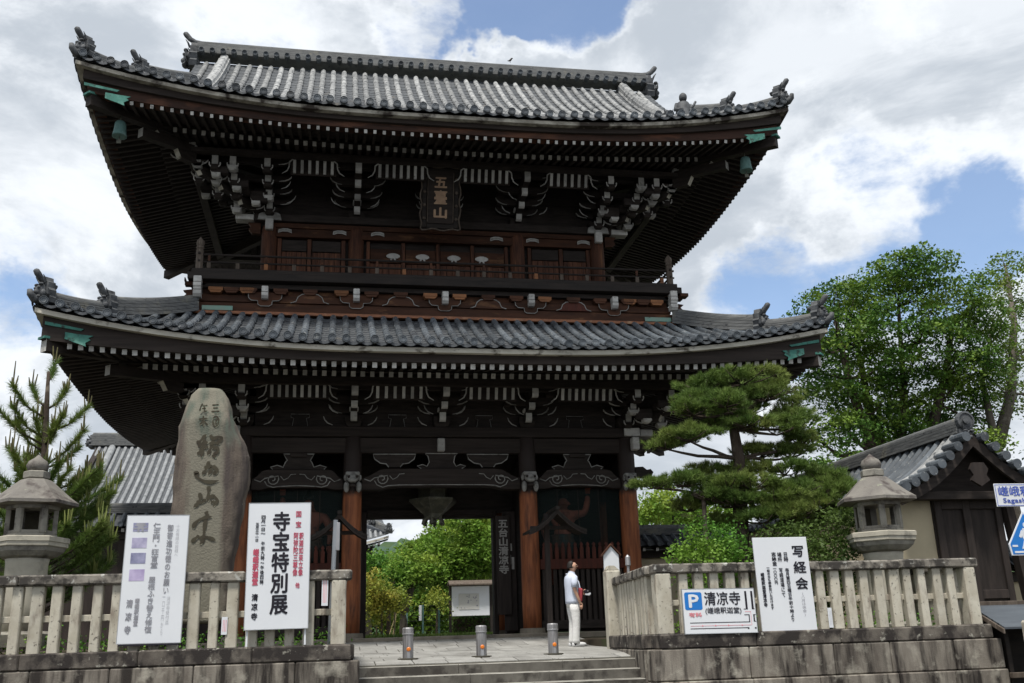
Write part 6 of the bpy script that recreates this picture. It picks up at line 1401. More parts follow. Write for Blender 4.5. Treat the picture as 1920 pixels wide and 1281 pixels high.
broad_tree('maple_tree', 'feathery green maple seen through the passage over the white notice board', 'tree', (5.4, 36, 1.5), [[(5.5, 36, 1.3), (5.4, 36, 3.0), (5.1, 35.8, 4.2), (4.6, 35.6, 5.3)], [(5.4, 36, 2.9), (4.4, 35.5, 3.6), (3.2, 35.2, 4.1)]], MAPLE, 'leaf_maple', .115, 90, 60, (.26, .26, .07), limbs=40, seed=5, tr=.13, group='trees in the inner court', k_=KC)
broad_tree('court_tree', 'rounded green trees behind the maple seen through the passage', 'tree', (2.2, 42, 1.5), [[(2.3, 42, 1.3), (2.3, 42, 3.2), (2.2, 42, 5.0)]], MAPLE_BACK, 'leaf_bush', .12, 70, 54, (.27, .27, .09), limbs=16, seed=6, tr=.12, group='trees in the inner court', k_=KC)
broad_tree('court_shrub', 'yellowish shrub at the foot of the passage view', 'shrub', (1.6, 33.2, 1.5), [[(1.6, 33.2, 1.4), (1.6, 33.2, 2.3), (1.7, 33.2, 3.0)], [(3.3, 32.7, 1.4), (3.35, 32.7, 2.7)]], YELLOW, 'leaf_yellow', .09, 130, 44, (.16, .16, .07), limbs=16, seed=7, tr=.05, k_=KC)
broad_tree('court_tree', 'tree with knobbly trunk and bamboo props in the passage view', 'tree', (2.43, 35, 1.5), [[(2.44, 35, 1.4), (2.42, 35, 2.2), (2.36, 35, 2.75)], [(2.40, 35, 2.5), (2.1, 35, 3.2), (2.0, 35, 3.7)], [(2.40, 35, 2.5), (2.65, 35.1, 3.1), (2.9, 35.2, 3.6)]], [(2.0, 35, 3.6, .6, .4), (2.8, 35.2, 3.55, .55, .35), (2.4, 35, 3.9, .6, .3)], 'leaf_bush', .10, 90, 40, (.2, .2, .07), limbs=20, seed=9, tr=.20, bark='bark_grey', group='trees in the inner court', k_=KC)
for (a, b), lab in ((((2.0, 34.6, 1.45), (2.35, 34.9, 3.4)), 'long pale bamboo prop leaning on the knobbly trunk'), (((1.85, 34.8, 1.45), (2.2, 34.9, 2.5)), 'short bamboo prop leaning low on the knobbly trunk')):
    t = thing('bamboo_prop', a, lab, 'bamboo pole'); m = MB(); a_, b_ = [np.array((p[0] * KC, p[1] * KC, 1.5 + (p[2] - 1.5) * KC)) for p in (a, b)]; pts = [a_ + (b_ - a_) * k / 6 for k in range(7)]; m.tube(pts, .022, 7)
    for p in pts[1:-1]: m.tube([p - (b_ - a_) * .004, p + (b_ - a_) * .004], .027, 7)
    part('cane', m, M_('bamboo'), t)
broad_tree('azalea_bush', 'bright green leafy bush directly behind the parking board', 'bush', (6.4, 16.6, 1.45), [[(6.4, 16.6, 1.4), (6.4, 16.6, 2.7)], [(6.4, 16.6, 1.4), (6.0, 16.5, 2.7)], [(6.4, 16.6, 1.4), (6.8, 16.6, 2.7)]], BUSH + [(6.4, 16.5, 2.3, .6, .5)], 'leaf_bush', .058, 260, 26, (.10, .10, .06), limbs=30, seed=10, tr=.03)
broad_tree('camellia_shrub', 'dark glossy shrub between the handwritten board and the stone lantern', 'shrub', (8.9, 17.3, 1.45), [[(8.9, 17.3, 1.4), (8.9, 17.3, 3.0)], [(8.9, 17.3, 1.4), (8.4, 17.3, 2.8)], [(8.9, 17.3, 1.4), (9.4, 17.4, 3.1)]], SHRUB + [(8.8, 17.2, 2.3, .8, .5)], 'leaf_dark', .060, 240, 26, (.11, .11, .06), limbs=30, seed=11, tr=.04)
# low planting seen between the pickets
for xs_, lab in ((np.arange(-5.5, .1, .38), 'low leafy planting along the foot of the long fence'), (np.arange(5.4, 10.1, .38), 'low leafy planting inside the corner fence')):
    rng = np.random.default_rng(int(xs_[0] * 10) % 97); P = np.concatenate([np.array((x, 15.75 + .1 * math.sin(x * 7), 1.55)) + rng.normal(size=(120, 3)) * np.array((.22, .16, .11)) for x in xs_]); t = thing('ground_planting', (xs_[0], 15.7, 1.45), lab, 'planting'); t['kind'] = 'stuff'; foliage_obj('leaves', leaf_quads(P, .05, rng=rng), 4, 'leaf_bush', t)
rng = np.random.default_rng(5); P = np.column_stack([rng.uniform(.9, 7.0, 9000), rng.uniform(29.6, 52, 9000), rng.uniform(1.57, 1.60, 9000)]); P = P[(P[:, 0] < 2.7) | (P[:, 1] > 32)]
t = thing('lawn_grass', (2.5, 33, 1.57), 'rough grass on the ground beyond the passage', 'grass'); t['kind'] = 'stuff'; foliage_obj('blades', needles(P, np.tile((0, 0, 1.0), (len(P), 1)), .16, .03, 2, .35, rng), 3, 'grass_blade', t)
# trimmed garden pine
gp = thing('garden_pine', (7.83, 18.5, 1.45), 'cloud-pruned garden pine with layered pads in front of the gate eave', 'pine tree')
trunk_pts = [(7.75, 18.5, 1.3), (7.83, 18.5, 2.81), (7.93, 18.5, 4.06), (7.98, 18.5, 4.80), (7.93, 18.5, 5.46), (8.19, 18.5, 5.79), (8.60, 18.5, 6.05), (8.85, 18.6, 6.25)]
m = MB(); m.tube(trunk_pts, [.20, .17, .145, .12, .10, .085, .06, .03], 10); rng = np.random.default_rng(21)
PADS = [(x, y, z, rx * 1.08, rz * 1.25) for x, y, z, rx, rz in PADS] + [(8.6, 18.3, 6.1, .55, .22), (7.3, 18.5, 6.05, .5, .2), (9.2, 18.4, 5.6, .5, .24), (8.3, 18.9, 5.9, .6, .22), (8.9, 18.2, 4.15, .7, .22), (8.0, 18.1, 4.25, .6, .2), (9.7, 18.3, 4.1, .5, .25), (8.7, 18.0, 3.7, .7, .24), (7.2, 18.2, 4.05, .5, .16), (9.9, 18.6, 3.7, .5, .25), (8.5, 18.8, 5.0, .55, .2), (9.3, 18.9, 5.05, .45, .22)]
for x, y, z, rx, rz in PADS:
    c = np.array((x, y, z - rz * .7)); cand = [np.array(p) for p in trunk_pts if p[2] < z + .15]; p = min(cand, key=lambda q: abs(q[2] - z + .15) + .1 * np.linalg.norm(q[:2] - c[:2])); mid = (p + c) / 2 + np.array((0, 0, -.05)) + rng.normal(size=3) * .05
    m.tube([p, (p + mid) / 2 + rng.normal(size=3) * .03, mid, (mid + c) / 2 + rng.normal(size=3) * .03, c], [.042, .038, .032, .026, .016], 6)
    for _ in range(7):
        e = np.array((x, y, z)) + unit(rng.normal(size=3) * np.array((1, 1, .2))) * np.array((rx, rx, rz)) * .8; m.tube([c, (c + e) / 2 + np.array((0, 0, -.03)), e], [.018, .013, .006], 5)
part('trunk', m, M_('bark'), gp, smooth=True)
V = []
for x, y, z, rx, rz in PADS:
    nc = int(16 + 30 * rx); a = rng.uniform(0, 2 * math.pi, nc); r = np.sqrt(rng.uniform(0, 1, nc)); lump = .8 + .25 * np.sin(a * 3 + x * 5)
    cc = np.column_stack([x + rx * r * np.cos(a) * lump, y + rx * .85 * r * np.sin(a) * lump, z + rz * (np.sqrt(1 - r * r) * rng.uniform(-.1, 1.0, nc) - .35 * r)])
    kt = rng.integers(6, 15, nc); P = np.repeat(cc, kt, axis=0) + rng.normal(size=(kt.sum(), 3)) * np.array((.060, .060, .028)); D = unit(P - np.array((x, y, z - .55)) + rng.normal(size=P.shape) * .12)
    V.append(needles(P, D, .13, .011, 20, .55, rng))
foliage_obj('needle_pads', np.concatenate(V), 3, 'needle', gp)
t = thing('timber_prop', (7.05, 18.3, 1.4), 'timber crutch propping a low branch of the garden pine', 'prop'); m = MB(); m.tube([(7.03, 18.3, 1.4), (7.09, 18.3, 4.08)], .045, 8); part('upright', m, M_('weathered_timber'), t); m = MB(); m.tube([(6.88, 18.3, 4.05), (7.30, 18.3, 4.14)], .05, 8); part('crossbar', m, M_('weathered_timber'), t)
# young pine with upright candles
yp = thing('young_pine', (-4.75, 17.8, 1.45), 'young bushy pine with upright candles behind the stone lantern', 'pine tree')
TR = [(-4.75, 17.8, 1.4), (-4.83, 17.8, 3.85), (-4.89, 17.8, 4.76), (-4.94, 17.8, 5.6), (-4.97, 17.8, 6.2)]
m = MB(); m.tube(TR, [.11, .08, .06, .045, .025], 8); rng = np.random.default_rng(31); NV = []; CV = MB(); CG_ = MB()
tips = [np.array(p) + np.array((0, rng.uniform(-.5, .5), 0)) for p in LTIPS] + [np.array((rng.uniform(-5.9, -3.7), rng.uniform(17.2, 18.5), rng.uniform(2.6, 4.6))) for _ in range(80)] + [np.array((rng.uniform(-5.5, -4.4), rng.uniform(17.4, 18.3), rng.uniform(4.4, 5.6))) for _ in range(12)]
tips = [p for p in tips if abs(p[0] + 4.9) < .35 + (6.6 - p[2]) * .42]
for i, c in enumerate(tips):
    zb = min(c[2] - .25 - .45 * abs(c[0] + 4.9), 6.0); zb = max(zb, 1.8); p = np.array((np.interp(zb, [1.4, 6.2], [-4.75, -4.97]), 17.8, zb)); mid = (p * .45 + c * .55) + np.array((0, 0, -.10)); pts = [p, mid, c]
    m.tube(pts, [.022, .016, .010], 5); L_ = np.linalg.norm(c - mid); k = int(22 + L_ * 90); tt = rng.uniform(.0, 1.0, k)[:, None]
    NV.append(needles(mid + (c - mid) * tt, np.tile(c - mid, (k, 1)), .17, .010, 9, .6, rng))
    k2 = 14; NV.append(needles(p + (mid - p) * rng.uniform(.5, 1, k2)[:, None], np.tile(mid - p, (k2, 1)), .15, .010, 7, .7, rng))
    if c[2] > 3.2 or c[0] > -4.3:
        nc = rng.integers(3, 7); tgt = CV if c[2] > 4.3 else CG_
        for j in range(nc):
            a = rng.uniform(0, 6.28); h = rng.uniform(.14, .36) * (1.25 if j == 0 else .8); q = c + np.array((math.cos(a), math.sin(a), 0)) * (.0 if j == 0 else .04); e = q + np.array((math.cos(a) * .03 * (j > 0), math.sin(a) * .03 * (j > 0), h)); tgt.tube([q, q + (e - q) * .5, e], [.014, .013, .008], 5)
part('trunk', m, M_('bark'), yp, smooth=True); foliage_obj('needle_shoots', np.concatenate(NV), 3, 'needle_young', yp)
part('candles', CV, M_('candle'), yp, kind='stuff'); part('green_candles', CG_, M_('candle_green'), yp, kind='stuff')
# ================================================================== neighbouring buildings
def half_tiles(mb, pts, r_, n=5):
    """round tile row along pts (sloping line), lying in the x or y direction"""
    pts = [np.array(p, float) for p in pts]; t = pts[-1] - pts[0]; s = np.array((-t[1], t[0], 0)); s /= np.linalg.norm(s) + 1e-9; rings = []
    for p in pts: rings.append([tuple(p + s * r_ * math.cos(a) + np.array((0, 0, r_ * 1.1 * math.sin(a)))) for a in np.linspace(0, math.pi, n)])
    v = [q for g in rings for q in g]; f = [(i * n + j, i * n + j + 1, (i + 1) * n + j + 1, (i + 1) * n + j) for i in range(len(rings) - 1) for j in range(n - 1)] + [tuple(range(n)), tuple(range((len(rings) - 1) * n, len(rings) * n))[::-1]]
    mb.add(v, f)
# big hall at the back
hall = thing('temple_hall', (-4, 50, 1.5), 'temple hall with a broad pale tiled roof behind the inscribed stone', 'temple building')
def hall_z(y): d = y - 42.5; return 6.1 + .50 * d + .022 * d * d
m = MB(); m.grid([[(x, y, hall_z(y) - .03) for x in (-11.4, -2.4)] for y in np.linspace(42.5, 50, 9)]); m.grid([[(x, 100 - y, hall_z(y) - .03) for x in (-2.4, -11.4)] for y in np.linspace(42.5, 50, 9)])
hr = part('roof', m, M_('pan_tile'), hall)
for i in range(30):
    m = MB(); x = -11.2 + .30 * i; half_tiles(m, [(x, y, hall_z(y)) for y in np.linspace(42.45, 49.7, 9)], .085); part('tile_row', m, M_('far_tile'), hr)
m = MB(); ridge(m, [(x, 50, hall_z(50) - .1) for x in np.linspace(-11.6, -2.3, 6)], .32, .25, .55, 5, .12); part('ridge', m, M_('ridge_tile'), hr)
m = MB(); half_tiles(m, [(-10.6, y, hall_z(y) + .06) for y in np.linspace(43.2, 49.6, 9)], .17, 7); part('descending_ridge', m, M_('far_tile'), hr)
piece('ridge_end_ornament', oni_me, hr, (-11.65, 50, hall_z(50) - .2), rot=(0, 0, -math.pi / 2), scale=(1.1, 1.1, 1.1))
m = MB(); m.box(-10.2, -3.2, 44.5, 55.5, 1.5, 7.0); part('wall', m, M_('gate_door_timber'), hall)
m = MB(); m.prism([(42.5, 5.95), (42.5, 6.06), (50, hall_z(50) - .06), (57.5, 6.06), (57.5, 5.95), (50, hall_z(50) - .5)], 'x', -11.35, -11.1); part('barge_board', m, M_('gate_door_timber'), hall)
# roofed boundary walls joining the gate
def roofed_wall(name, label, x0, x1, y, z_eave, z_ridge, hw=.62, wmat='plaster'):
    t = thing(name, ((x0 + x1) / 2, y, 1.5), label, 'wall', 'roofed boundary walls')
    m = MB(); m.box(x0, x1, y - .22, y + .22, 1.4, z_eave - .12); part('wall_body', m, M_(wmat), t)
    m = MB(); m.box(x0, x1, y - .3, y + .3, z_eave - .30, z_eave - .10); part('top_beam', m, M_('old_timber'), t)
    m = MB()
    for s in (-1, 1): m.grid([[(x, y + s * hw * (1 - q), z_eave + (z_ridge - z_eave) * (q * .8 + .2 * q * q)) for x in ((x0, x1) if s < 0 else (x1, x0))] for q in np.linspace(0, 1, 5)])
    m.grid([[(x, yy, z_eave - .04) for x in (x0, x1)] for yy in (y + hw, y - hw)])
    rf_ = part('roof', m, M_('pan_tile'), t)
    n = int((x1 - x0) / .27)
    for i in range(n):
        x = x0 + .13 + i * .27; m = MB(); half_tiles(m, [(x, y - hw * (1 - q) - .02 * (q == 0), z_eave + (z_ridge - z_eave) * (q * .8 + .2 * q * q) + .012) for q in np.linspace(0, .92, 5)], .07); part('tile_row', m, M_('roof_tile'), rf_)
        piece('eave_tile', eave_me, rf_, (x, y - hw - .02, z_eave + .045), scale=(.8, .6, .8))
    m = MB(); ridge(m, [(x, y, z_ridge - .06) for x in np.linspace(x0 - .05, x1 + .05, 4)], .16, .13, .20, 4, .075); part('ridge', m, M_('ridge_tile'), rf_)
    me = raf_mesh(.075, .085, 'rafter')
    for i in range(int((x1 - x0) / .36)): piece('rafter', me, t, (x0 + .18 + i * .36, y - hw + .06, z_eave - .10), rot=(.25, 0, 0), scale=(1, .5, 1))
    return t
roofed_wall('roofed_wall', 'tile-capped plaster wall running off the gate behind the pine', 7.55, 13.5, 26.0, 3.72, 4.10)
roofed_wall('roofed_wall', 'dark tile-capped wall behind the young pine and stone lantern', -12.0, -2.6, 27.6, 4.55, 5.00, wmat='gate_door_timber')
# side gate seen gable-on
sg_ = thing('side_gate', (12.56, 18.2, 1.4), 'small tile-roofed side gate with dark panelled door and cream wall', 'gate building')
XR, ZRG = 12.56, 5.22
def sgz(q): return ZRG - 1.22 * (q + .13 * math.sin(math.pi * q)) - .06 * 0      # q: 0 at the ridge, 1 at the eave
for s, xe in ((-1, 10.85), (1, 14.27)):
    m = MB(); Yr = np.linspace(17.55, 25.5, 5); g_ = [[(XR + (xe - XR) * q, y, sgz(q)) for y in (Yr if s < 0 else Yr[::-1])] for q in np.linspace(0, 1, 9)]; m.grid(g_)
    sl_ = part('roof_slope', m, M_('pan_tile'), sg_)
    for i in range(26):
        y = 17.95 + .29 * i; m = MB(); half_tiles(m, [(XR + (xe - XR) * q, y, sgz(q) + .012) for q in np.linspace(.06, 1.0, 9)], .075); part('tile_row', m, M_('weathered_tile' if i in (0, 1) else 'roof_tile'), sl_)
        q = MB(); me_ = eave_me; piece('eave_tile', me_, sl_, (xe, y, sgz(1) + .04), rot=(0, 0, s * math.pi / 2), scale=(.85, .7, .85))
    m = MB()
    half_tiles(m, [(XR + (xe - XR) * q, 17.90, sgz(q) + .05) for q in np.linspace(.04, .98, 9)], .10, 6); part('verge_row', m, M_('weathered_tile'), sl_)
    vt = MB(); vt.prism([(.085 * math.cos(a), .10 * math.sin(a)) for a in np.linspace(0, 2 * math.pi, 12, endpoint=False)], 'y', -.30, .14); vme = vt.mesh('verge_tile', M_('roof_tile'))
    for q in np.linspace(.12, .97, 8): piece('verge_tile', vme, sl_, (XR + (xe - XR) * q, 17.72, sgz(q) + .05), rot=(0, s * .55, 0), scale=(1.1, 1, 1))
    m = MB(); top = [(XR + (xe - XR) * q, sgz(q) - .07) for q in np.linspace(0, 1, 9)]; bot = [(x, z - .26 + .06 * k / 8) for k, (x, z) in enumerate(top)]; m.prism((top + bot[::-1])[::-s], 'y', 17.55, 17.62); part('barge_board', m, M_('old_timber'), sg_)
    m = MB(); m.grid([[(XR + (xe - XR) * q, y, sgz(q) - .05) for y in (17.6, 25.5)] for q in np.linspace(0, 1, 6)]); part('soffit', m, M_('old_timber'), sg_)
m = MB(); ridge(m, [(XR, y, ZRG - .03) for y in np.linspace(17.75, 25.5, 6)], .20, .15, .26, 4, .09); part('ridge', m, M_('ridge_tile'), sg_)
m = MB(); m.lathe(0, 0, [(.19, 0), (.19, .10), (.15, .11), (.15, .09), (.08, .09), (.08, .13), (.02, .13)], 16); Mx = Matrix.Translation((XR, 17.74, ZRG + .22)) @ Matrix.Rotation(math.pi / 2, 4, 'X'); m.v = [tuple(Mx @ Vector(p)) for p in m.v]; part('ridge_end_disc', m, M_('ornament_tile'), sg_)
piece('ridge_end_ornament', oni_me, sg_, (XR, 17.72, ZRG - .30), scale=(.75, .7, .75))
m = MB(); m.prism([(XR - .12, 4.55), (XR - .20, 4.42), (XR - .14, 4.30), (XR - .20, 4.20), (XR, 4.08), (XR + .20, 4.20), (XR + .14, 4.30), (XR + .20, 4.42), (XR + .12, 4.55)], 'y', 17.48, 17.55); part('gable_pendant', m, M_('gate_door_timber'), sg_)
m = MB(); m.prism([(XR - 1.5, 3.95), (XR + 1.5, 3.95), (XR + .6, 4.75), (XR, 5.1), (XR - .6, 4.75)], 'y', 18.02, 18.08); part('gable_wall', m, M_('old_timber'), sg_)
m = MB(); m.cbox(10.95, 14.2, 17.75, 17.95, 3.86, 4.02, .01); part('tie_beam', m, M_('old_timber'), sg_)
m = MB(); m.box(11.0, 11.80, 18.10, 18.22, 1.4, 4.0); m.box(10.96, 11.08, 18.22, 25.3, 1.4, 4.0); part('plaster_wall', m, M_('plaster'), sg_)
m = MB(); m.box(10.9, 10.955, 18.3, 25.3, 2.72, 2.80); part('wall_line', m, M_('white_plaster'), sg_)
# panelled door: frame and three boards, right post leaning out like a prop
m = MB(); m.cbox(11.78, 13.30, 18.06, 18.12, 1.4, 4.05, .01); dr_ = part('door_leaf', m, M_('gate_door_timber'), sg_)
for x0, x1, z0, z1 in ((11.80, 11.96, 1.5, 3.95), (12.42, 12.58, 1.5, 3.95), (13.14, 13.28, 1.5, 3.95), (11.96, 12.42, 3.70, 3.95), (12.58, 13.14, 3.70, 3.95), (11.96, 12.42, 1.95, 2.12), (12.58, 13.14, 1.95, 2.12)):
    m = MB(); m.cbox(x0, x1, 18.0, 18.058, z0, z1, .008); part('door_rail', m, M_('gate_door_timber'), dr_)
m = MB(); m.prism([(13.30, 4.0), (13.46, 4.0), (13.72, 1.4), (13.52, 1.4)], 'y', 17.9, 18.1); part('prop_post', m, M_('gate_door_timber'), sg_)
m = MB(); m.cbox(11.6, 13.8, 17.85, 18.3, 1.38, 1.62, .02); part('threshold_stone', m, M_('base_stone'), sg_)
roofed_wall('roofed_wall', 'low tile-capped plaster wall behind the crossing sign', 13.9, 20.0, 19.2, 2.60, 2.95, hw=.5)
# small roofed shed in the corner below the wall
bx_ = thing('roofed_box', (11.2, 14.9, .2), 'low dark shed with ribbed metal roof beside the end of the stone wall', 'shed')
for i in range(6):
    q0, q1 = i / 6, (i + 1) / 6 + .03; m = MB()
    y0, y1, z0, z1 = 15.35 - .80 * q0, 15.35 - .80 * q1, 1.80 - .36 * q0, 1.80 - .36 * q1 - .004
    m.add([(10.42, y0, z0), (12.6, y0, z0), (12.6, y1, z1), (10.42, y1, z1), (10.42, y0, z0 - .03), (12.6, y0, z0 - .03), (12.6, y1, z1 - .03), (10.42, y1, z1 - .03)], [(0, 1, 2, 3)[::-1], (3, 2, 6, 7)[::-1], (0, 3, 7, 4)[::-1], (1, 5, 6, 2)[::-1], (4, 7, 6, 5)[::-1]]); part('roof_sheet', m, M_('sheet_metal_roof'), bx_)
m = MB(); m.cbox(10.38, 12.65, 15.30, 15.42, 1.76, 1.84, .008); part('ridge_board', m, M_('weathered_timber'), bx_)
m = MB(); m.prism([(15.36, 1.77), (14.53, 1.40), (14.53, 1.33), (15.36, 1.70)], 'x', 10.39, 10.42); part('verge_board', m, M_('weathered_timber'), bx_)
m = MB(); m.box(10.55, 10.62, 14.75, 15.4, .1, 1.5); m.box(10.62, 12.5, 15.3, 15.36, .1, 1.7); part('wall', m, M_('dark_rail'), bx_)
for x in (11.05, 12.2): m = MB(); m.cbox(x - .07, x + .07, 14.66, 14.80, .1, 1.42, .008); part('post', m, M_('gate_door_timber'), bx_)
m = MB(); m.cbox(10.5, 12.6, 14.62, 14.72, .66, .74, .006); part('cross_rail', m, M_('weathered_timber'), bx_)
m = MB(); m.cbox(10.4, 12.7, 14.5, 15.4, .0, .35, .03); part('stone_footing', m, M_('wall_stone'), bx_)
t = single('stone_post', MB().cbox(10.42, 10.75, 13.85, 14.15, 0, 1.52, .03), M_('granite'), 'squared stone post at the edge beside the ribbed shed roof', 'stone post', loc=(10.6, 14, 0))
# road signs on their pole
YP = 12.0
rp = thing('road_sign', (9.42, YP, 0), 'white and blue place-name road sign above the crossing sign', 'road sign'); m = MB(); m.tube([(9.40, YP + .06, 0), (9.40, YP + .06, 3.26)], .038, 12); part('pole', m, M_('galvanised'), rp)
m = MB(); m.cbox(8.79, 10.0, YP - .015, YP, 2.99, 3.30, .004); pn = part('panel', m, M_('sign_white'), rp)
m = MB()
for x0, x1, z0, z1 in ((8.80, 9.99, 3.283, 3.289), (8.80, 9.99, 3.001, 3.007), (8.80, 8.806, 3.007, 3.283), (9.984, 9.99, 3.007, 3.283)): m.box(x0, x1, YP - .018, YP - .0155, z0, z1)
part('border_line', m, M_('print_blue'), pn)
lettering('嵯峨釈迦堂前', (8.84, 9.83, 3.135, 3.265), YP - .017, M_('print_blue'), pn, vertical=False, bold=.002); lettering('Sagashakado-mae', (8.89, 9.83, 3.025, 3.105), YP - .017, M_('print_blue'), pn, vertical=False, bold=.0015)
cs = thing('crossing_sign', (9.14, YP, 2.3), 'blue five-sided pedestrian crossing sign below the place-name sign', 'road sign')
pent = [(9.14, 2.92), (8.855, 2.49), (8.875, 2.345), (9.405, 2.345), (9.425, 2.49)]
def inset(p, k): c = (9.14, 2.53); return [(c[0] + (x - c[0]) * k, c[1] + (z - c[1]) * k) for x, z in p]
m = MB(); m.prism(pent, 'y', YP - .03, YP - .015); part('white_plate', m, M_('sign_white'), cs); m = MB(); m.prism(inset(pent, .93), 'y', YP - .033, YP - .0305); part('blue_field', m, M_('sign_blue'), cs)
fgm = MB(); o_ = (9.14, 2.40)
fgm.prism([(o_[0] + .035 * math.cos(a), o_[1] + .34 + .038 * math.sin(a)) for a in np.linspace(0, 6.28, 12, endpoint=False)], 'y', YP - .036, YP - .0335)
for k, pl_ in enumerate(([(-.05, .30), (.04, .30), (.06, .17), (.03, .14), (-.05, .14), (-.07, .18)], [(-.07, .28), (-.04, .24), (-.09, .17), (-.12, .19)], [(.05, .28), (.11, .18), (.08, .16), (.03, .22)], [(-.05, .15), (0, .15), (-.05, .02), (-.10, .03)], [(0, .15), (.05, .15), (.12, .04), (.07, .03)])): fgm.prism([(o_[0] + x, o_[1] + z) for x, z in pl_], 'y', YP - .0362 - .0003 * k, YP - .0335)
part('walking_figure', fgm, M_('sign_white'), cs)
m = MB(); m.box(8.92, 9.37, YP - .036, YP - .0335, 2.375, 2.40); m.box(8.90, 8.98, YP - .036, YP - .0335, 2.455, 2.48); m.box(9.30, 9.38, YP - .036, YP - .0335, 2.455, 2.48); part('crossing_bars', m, M_('sign_white'), cs)
# ================================================================== inner court beyond the passage
t_nb = t = thing('notice_board', (4.45, 33, 1.57), 'white roofed notice board standing in the court beyond the passage', 'notice board')
m = MB(); m.cbox(3.85, 5.10, 33.0, 33.05, 2.22, 3.16, .01); part('panel', m, M_('sign_white'), t); m = MB(); m.cbox(4.08, 4.75, 32.985, 32.998, 2.42, 2.92, .003); pp = part('poster', m, M_('white_plaster'), t)
m = MB(); rq = random.Random(2)
for k in range(14): x, z = rq.uniform(4.12, 4.68), rq.uniform(2.45, 2.86); m.box(x, x + rq.uniform(.02, .06), 32.980, 32.984, z, z + rq.uniform(.02, .05))
part('printed_mark', m, M_('ink_faded'), pp)
for x in (3.80, 5.15): m = MB(); m.cbox(x - .04, x + .04, 32.98, 33.07, 1.5, 3.2, .006); part('post', m, M_('dark_rail'), t)
m = MB(); m.prism([(32.7, 3.18), (33.02, 3.30), (33.35, 3.18), (33.35, 3.22), (33.02, 3.35), (32.7, 3.22)], 'x', 3.74, 5.2); part('roof', m, M_('weathered_timber'), t)
gf = thing('court_fence', (3.2, 38, 1.57), 'dark green wire fence with posts in the court beyond the passage', 'fence')
for x in (2.75, 3.35, 3.95, 4.55): m = MB(); m.cbox(x - .035, x + .035, 37.97, 38.03, 1.5, 2.85, .006); part('post', m, M_('bronze_green'), gf)
for k in range(7): m = MB(); m.box(2.75, 4.6, 37.99, 38.0, 1.65 + k * .18, 1.667 + k * .18); part('wire', m, M_('ink_black'), gf)
m = MB(); m.cbox(3.20, 3.30, 37.93, 37.96, 2.2, 2.75, .004); part('notice_plate', m, M_('sign_white'), gf)
hd = thing('clipped_hedge', (4.6, 34.3, 1.57), 'clipped dark green hedge below the notice board', 'hedge'); rng = np.random.default_rng(8); P = np.column_stack([rng.uniform(3.9, 5.8, 5200), rng.uniform(33.4, 34.4, 5200), rng.uniform(1.5, 2.25, 5200)]); foliage_obj('leaves', leaf_quads(P, .10, rng=rng), 4, 'leaf_dark', hd)
m = MB(); m.box(3.95, 5.75, 33.5, 34.3, 1.5, 2.15); part('branch_core', m, M_('bark'), hd)
for x, z1, lab in ((1.35, 1.95, 'short stake nearest the gate jamb in the passage view'), (1.9, 2.35, 'taller stake standing behind the first bollard')):
    t = thing('stake', (x, 31.5, 1.57), lab, 'stake'); m = MB(); m.tube([(x, 31.5, 1.5), (x + .01, 31.5, z1)], .025, 7); part('shaft', m, M_('bamboo'), t)
for o_k in (t_nb, gf, hd):      # further into the court, clear of the gate's shadow
    o_k.location = (o_k.location.x * KC, o_k.location.y * KC, 1.5 + (o_k.location.z - 1.5) * KC); o_k.scale = (KC, KC, KC)
# hall corner glimpsed at the far left of the passage
ch = thing('court_hall', (0, 60, 1.5), 'corner of a dark hall with upturned tiled eave glimpsed through the passage', 'temple building')
m = MB(); m.box(-6, 2.35, 60.5, 70, 1.5, 7.0); part('wall', m, M_('old_timber'), ch)
def cz(x): return 6.75 + .75 * max(0, (x + 1.5) / 4.8) ** 2
xs2 = np.linspace(-6, 3.25, 16)
m = MB(); m.grid([[(x - .25 * q, 59.6 + q * 4, cz(x) * (1 - q) + 8.9 * q + .12) for x in xs2] for q in np.linspace(0, 1, 6)]); cr = part('roof', m, M_('pan_tile'), ch)
for i in range(28):
    x = -5.0 + .30 * i; m = MB(); half_tiles(m, [(x, 59.6 + q * 3.6, cz(x) * (1 - q) + 8.9 * q + .14) for q in np.linspace(0, min(1, max(.12, (3.3 - x) / 3.0)), 5)], .09); part('tile_row', m, M_('far_tile'), cr)
m = MB(); ridge(m, [(3.3 - 1.6 * q, 59.6 + 2.6 * q, cz(3.3) * (1 - q) + 8.6 * q + .15) for q in np.linspace(0, 1, 6)], .16, .13, .30, 3, .09); part('corner_ridge', m, M_('ridge_tile'), cr)
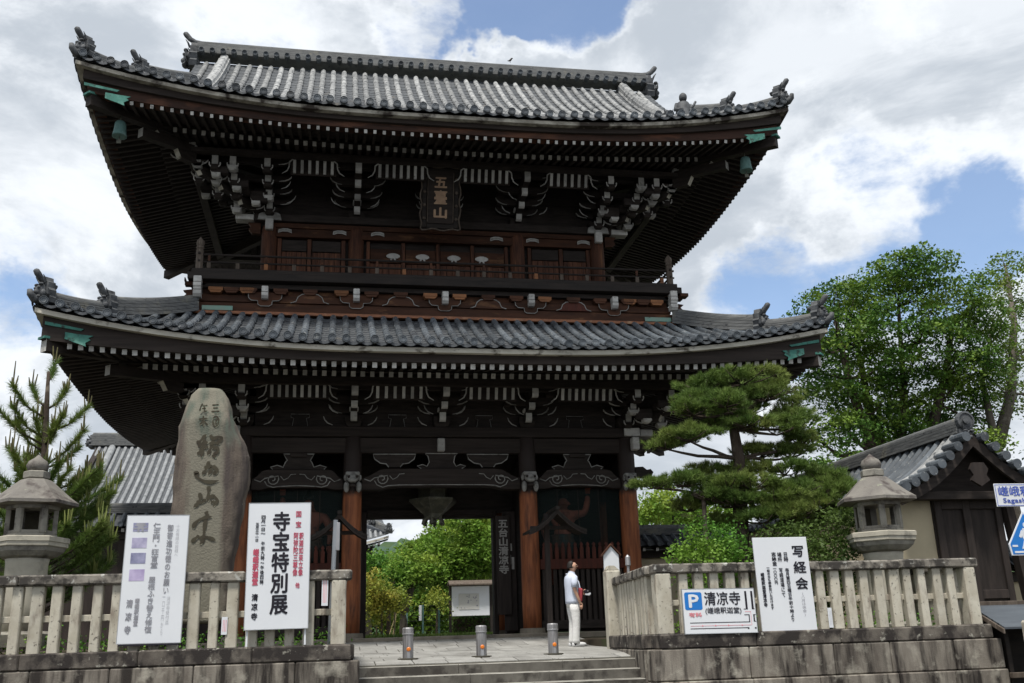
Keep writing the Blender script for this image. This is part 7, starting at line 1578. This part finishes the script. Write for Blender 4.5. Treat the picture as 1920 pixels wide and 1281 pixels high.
piece('ridge_end_ornament', oni_me, cr, (3.25, 59.65, cz(3.3) + .15), rot=(0, 0, .6), scale=(.9, .9, 1)); piece('ridge_end_ornament', oni_me, cr, (2.3, 60.6, 8.25), rot=(0, 0, .6), scale=(.8, .8, .9))
m = MB(); m.prism([(x, cz(x) - .10) for x in xs2] + [(x, cz(x) + .04) for x in xs2[::-1]], 'y', 59.62, 59.72); part('eave_board', m, M_('bare_board'), cr)
m = MB(); m.grid([[(x, y_, cz(x) - .12) for x in xs2] for y_ in (59.7, 61)]); part('soffit', m, M_('old_timber'), cr)
me = raf_mesh(.12, .13, 'rafter')
for i in range(24): x = -4.2 + .30 * i; piece('rafter', me, ch, (x, 59.75, cz(x) - .26), scale=(1, 1.2, 1))
# trees closing the court at the back
rb_ = random.Random(12)
for k, (x, y, h, lab) in enumerate(((-6, 68, 5.0, 'back-court tree seen between the hall roof and the gate'), (1.5, 66, 4.6, 'low back-court tree under the hall eave in the passage view'), (6.5, 70, 6.2, 'back-court tree at the middle of the passage view'), (11, 64, 9.0, 'back-court tree hidden mostly by the open door leaf'), (17, 58, 8.5, 'back-court tree past the gate corner behind the garden pine'), (24, 60, 9.0, 'back-court tree behind the side gate roof'))):
    bl = [(x + rb_.uniform(-2.2, 2.2), y + rb_.uniform(-1, 1), 1.5 + (h - 1.5) * f_, 1.9, 1.2) for f_ in (.25, .3, .45, .5, .65, .7, .82)]
    broad_tree('court_tree', lab, 'tree', (x, y, 1.5), [[(x, y, 1.3), (x + .1, y, 3.2), (x, y, h * .7)]], bl, 'leaf_broad' if k % 2 else 'leaf_maple', .26, 14, 40, (.42, .42, .16), limbs=8, seed=40 + k, tr=.2, group='trees in the inner court')
# wooded hill behind everything
rows = []
for i in range(14):
    y = 160 + i * 14; rows.append([(x, y, 1 + (21 + 4 * math.sin(x * .021 + 1) + 2.5 * math.sin(x * .05) + 7 * min(1, max(0, (x - 20) / 80))) * math.sin(min(1, i / 10) * math.pi / 2) + 1.3 * math.sin(x * .33 + i * 1.7) + .9 * math.sin(x * .71 + i)) for x in np.linspace(-260, 300, 150)])
m = MB(); m.grid(rows); struct('hill', m, M_('hill_forest'), smooth=True)
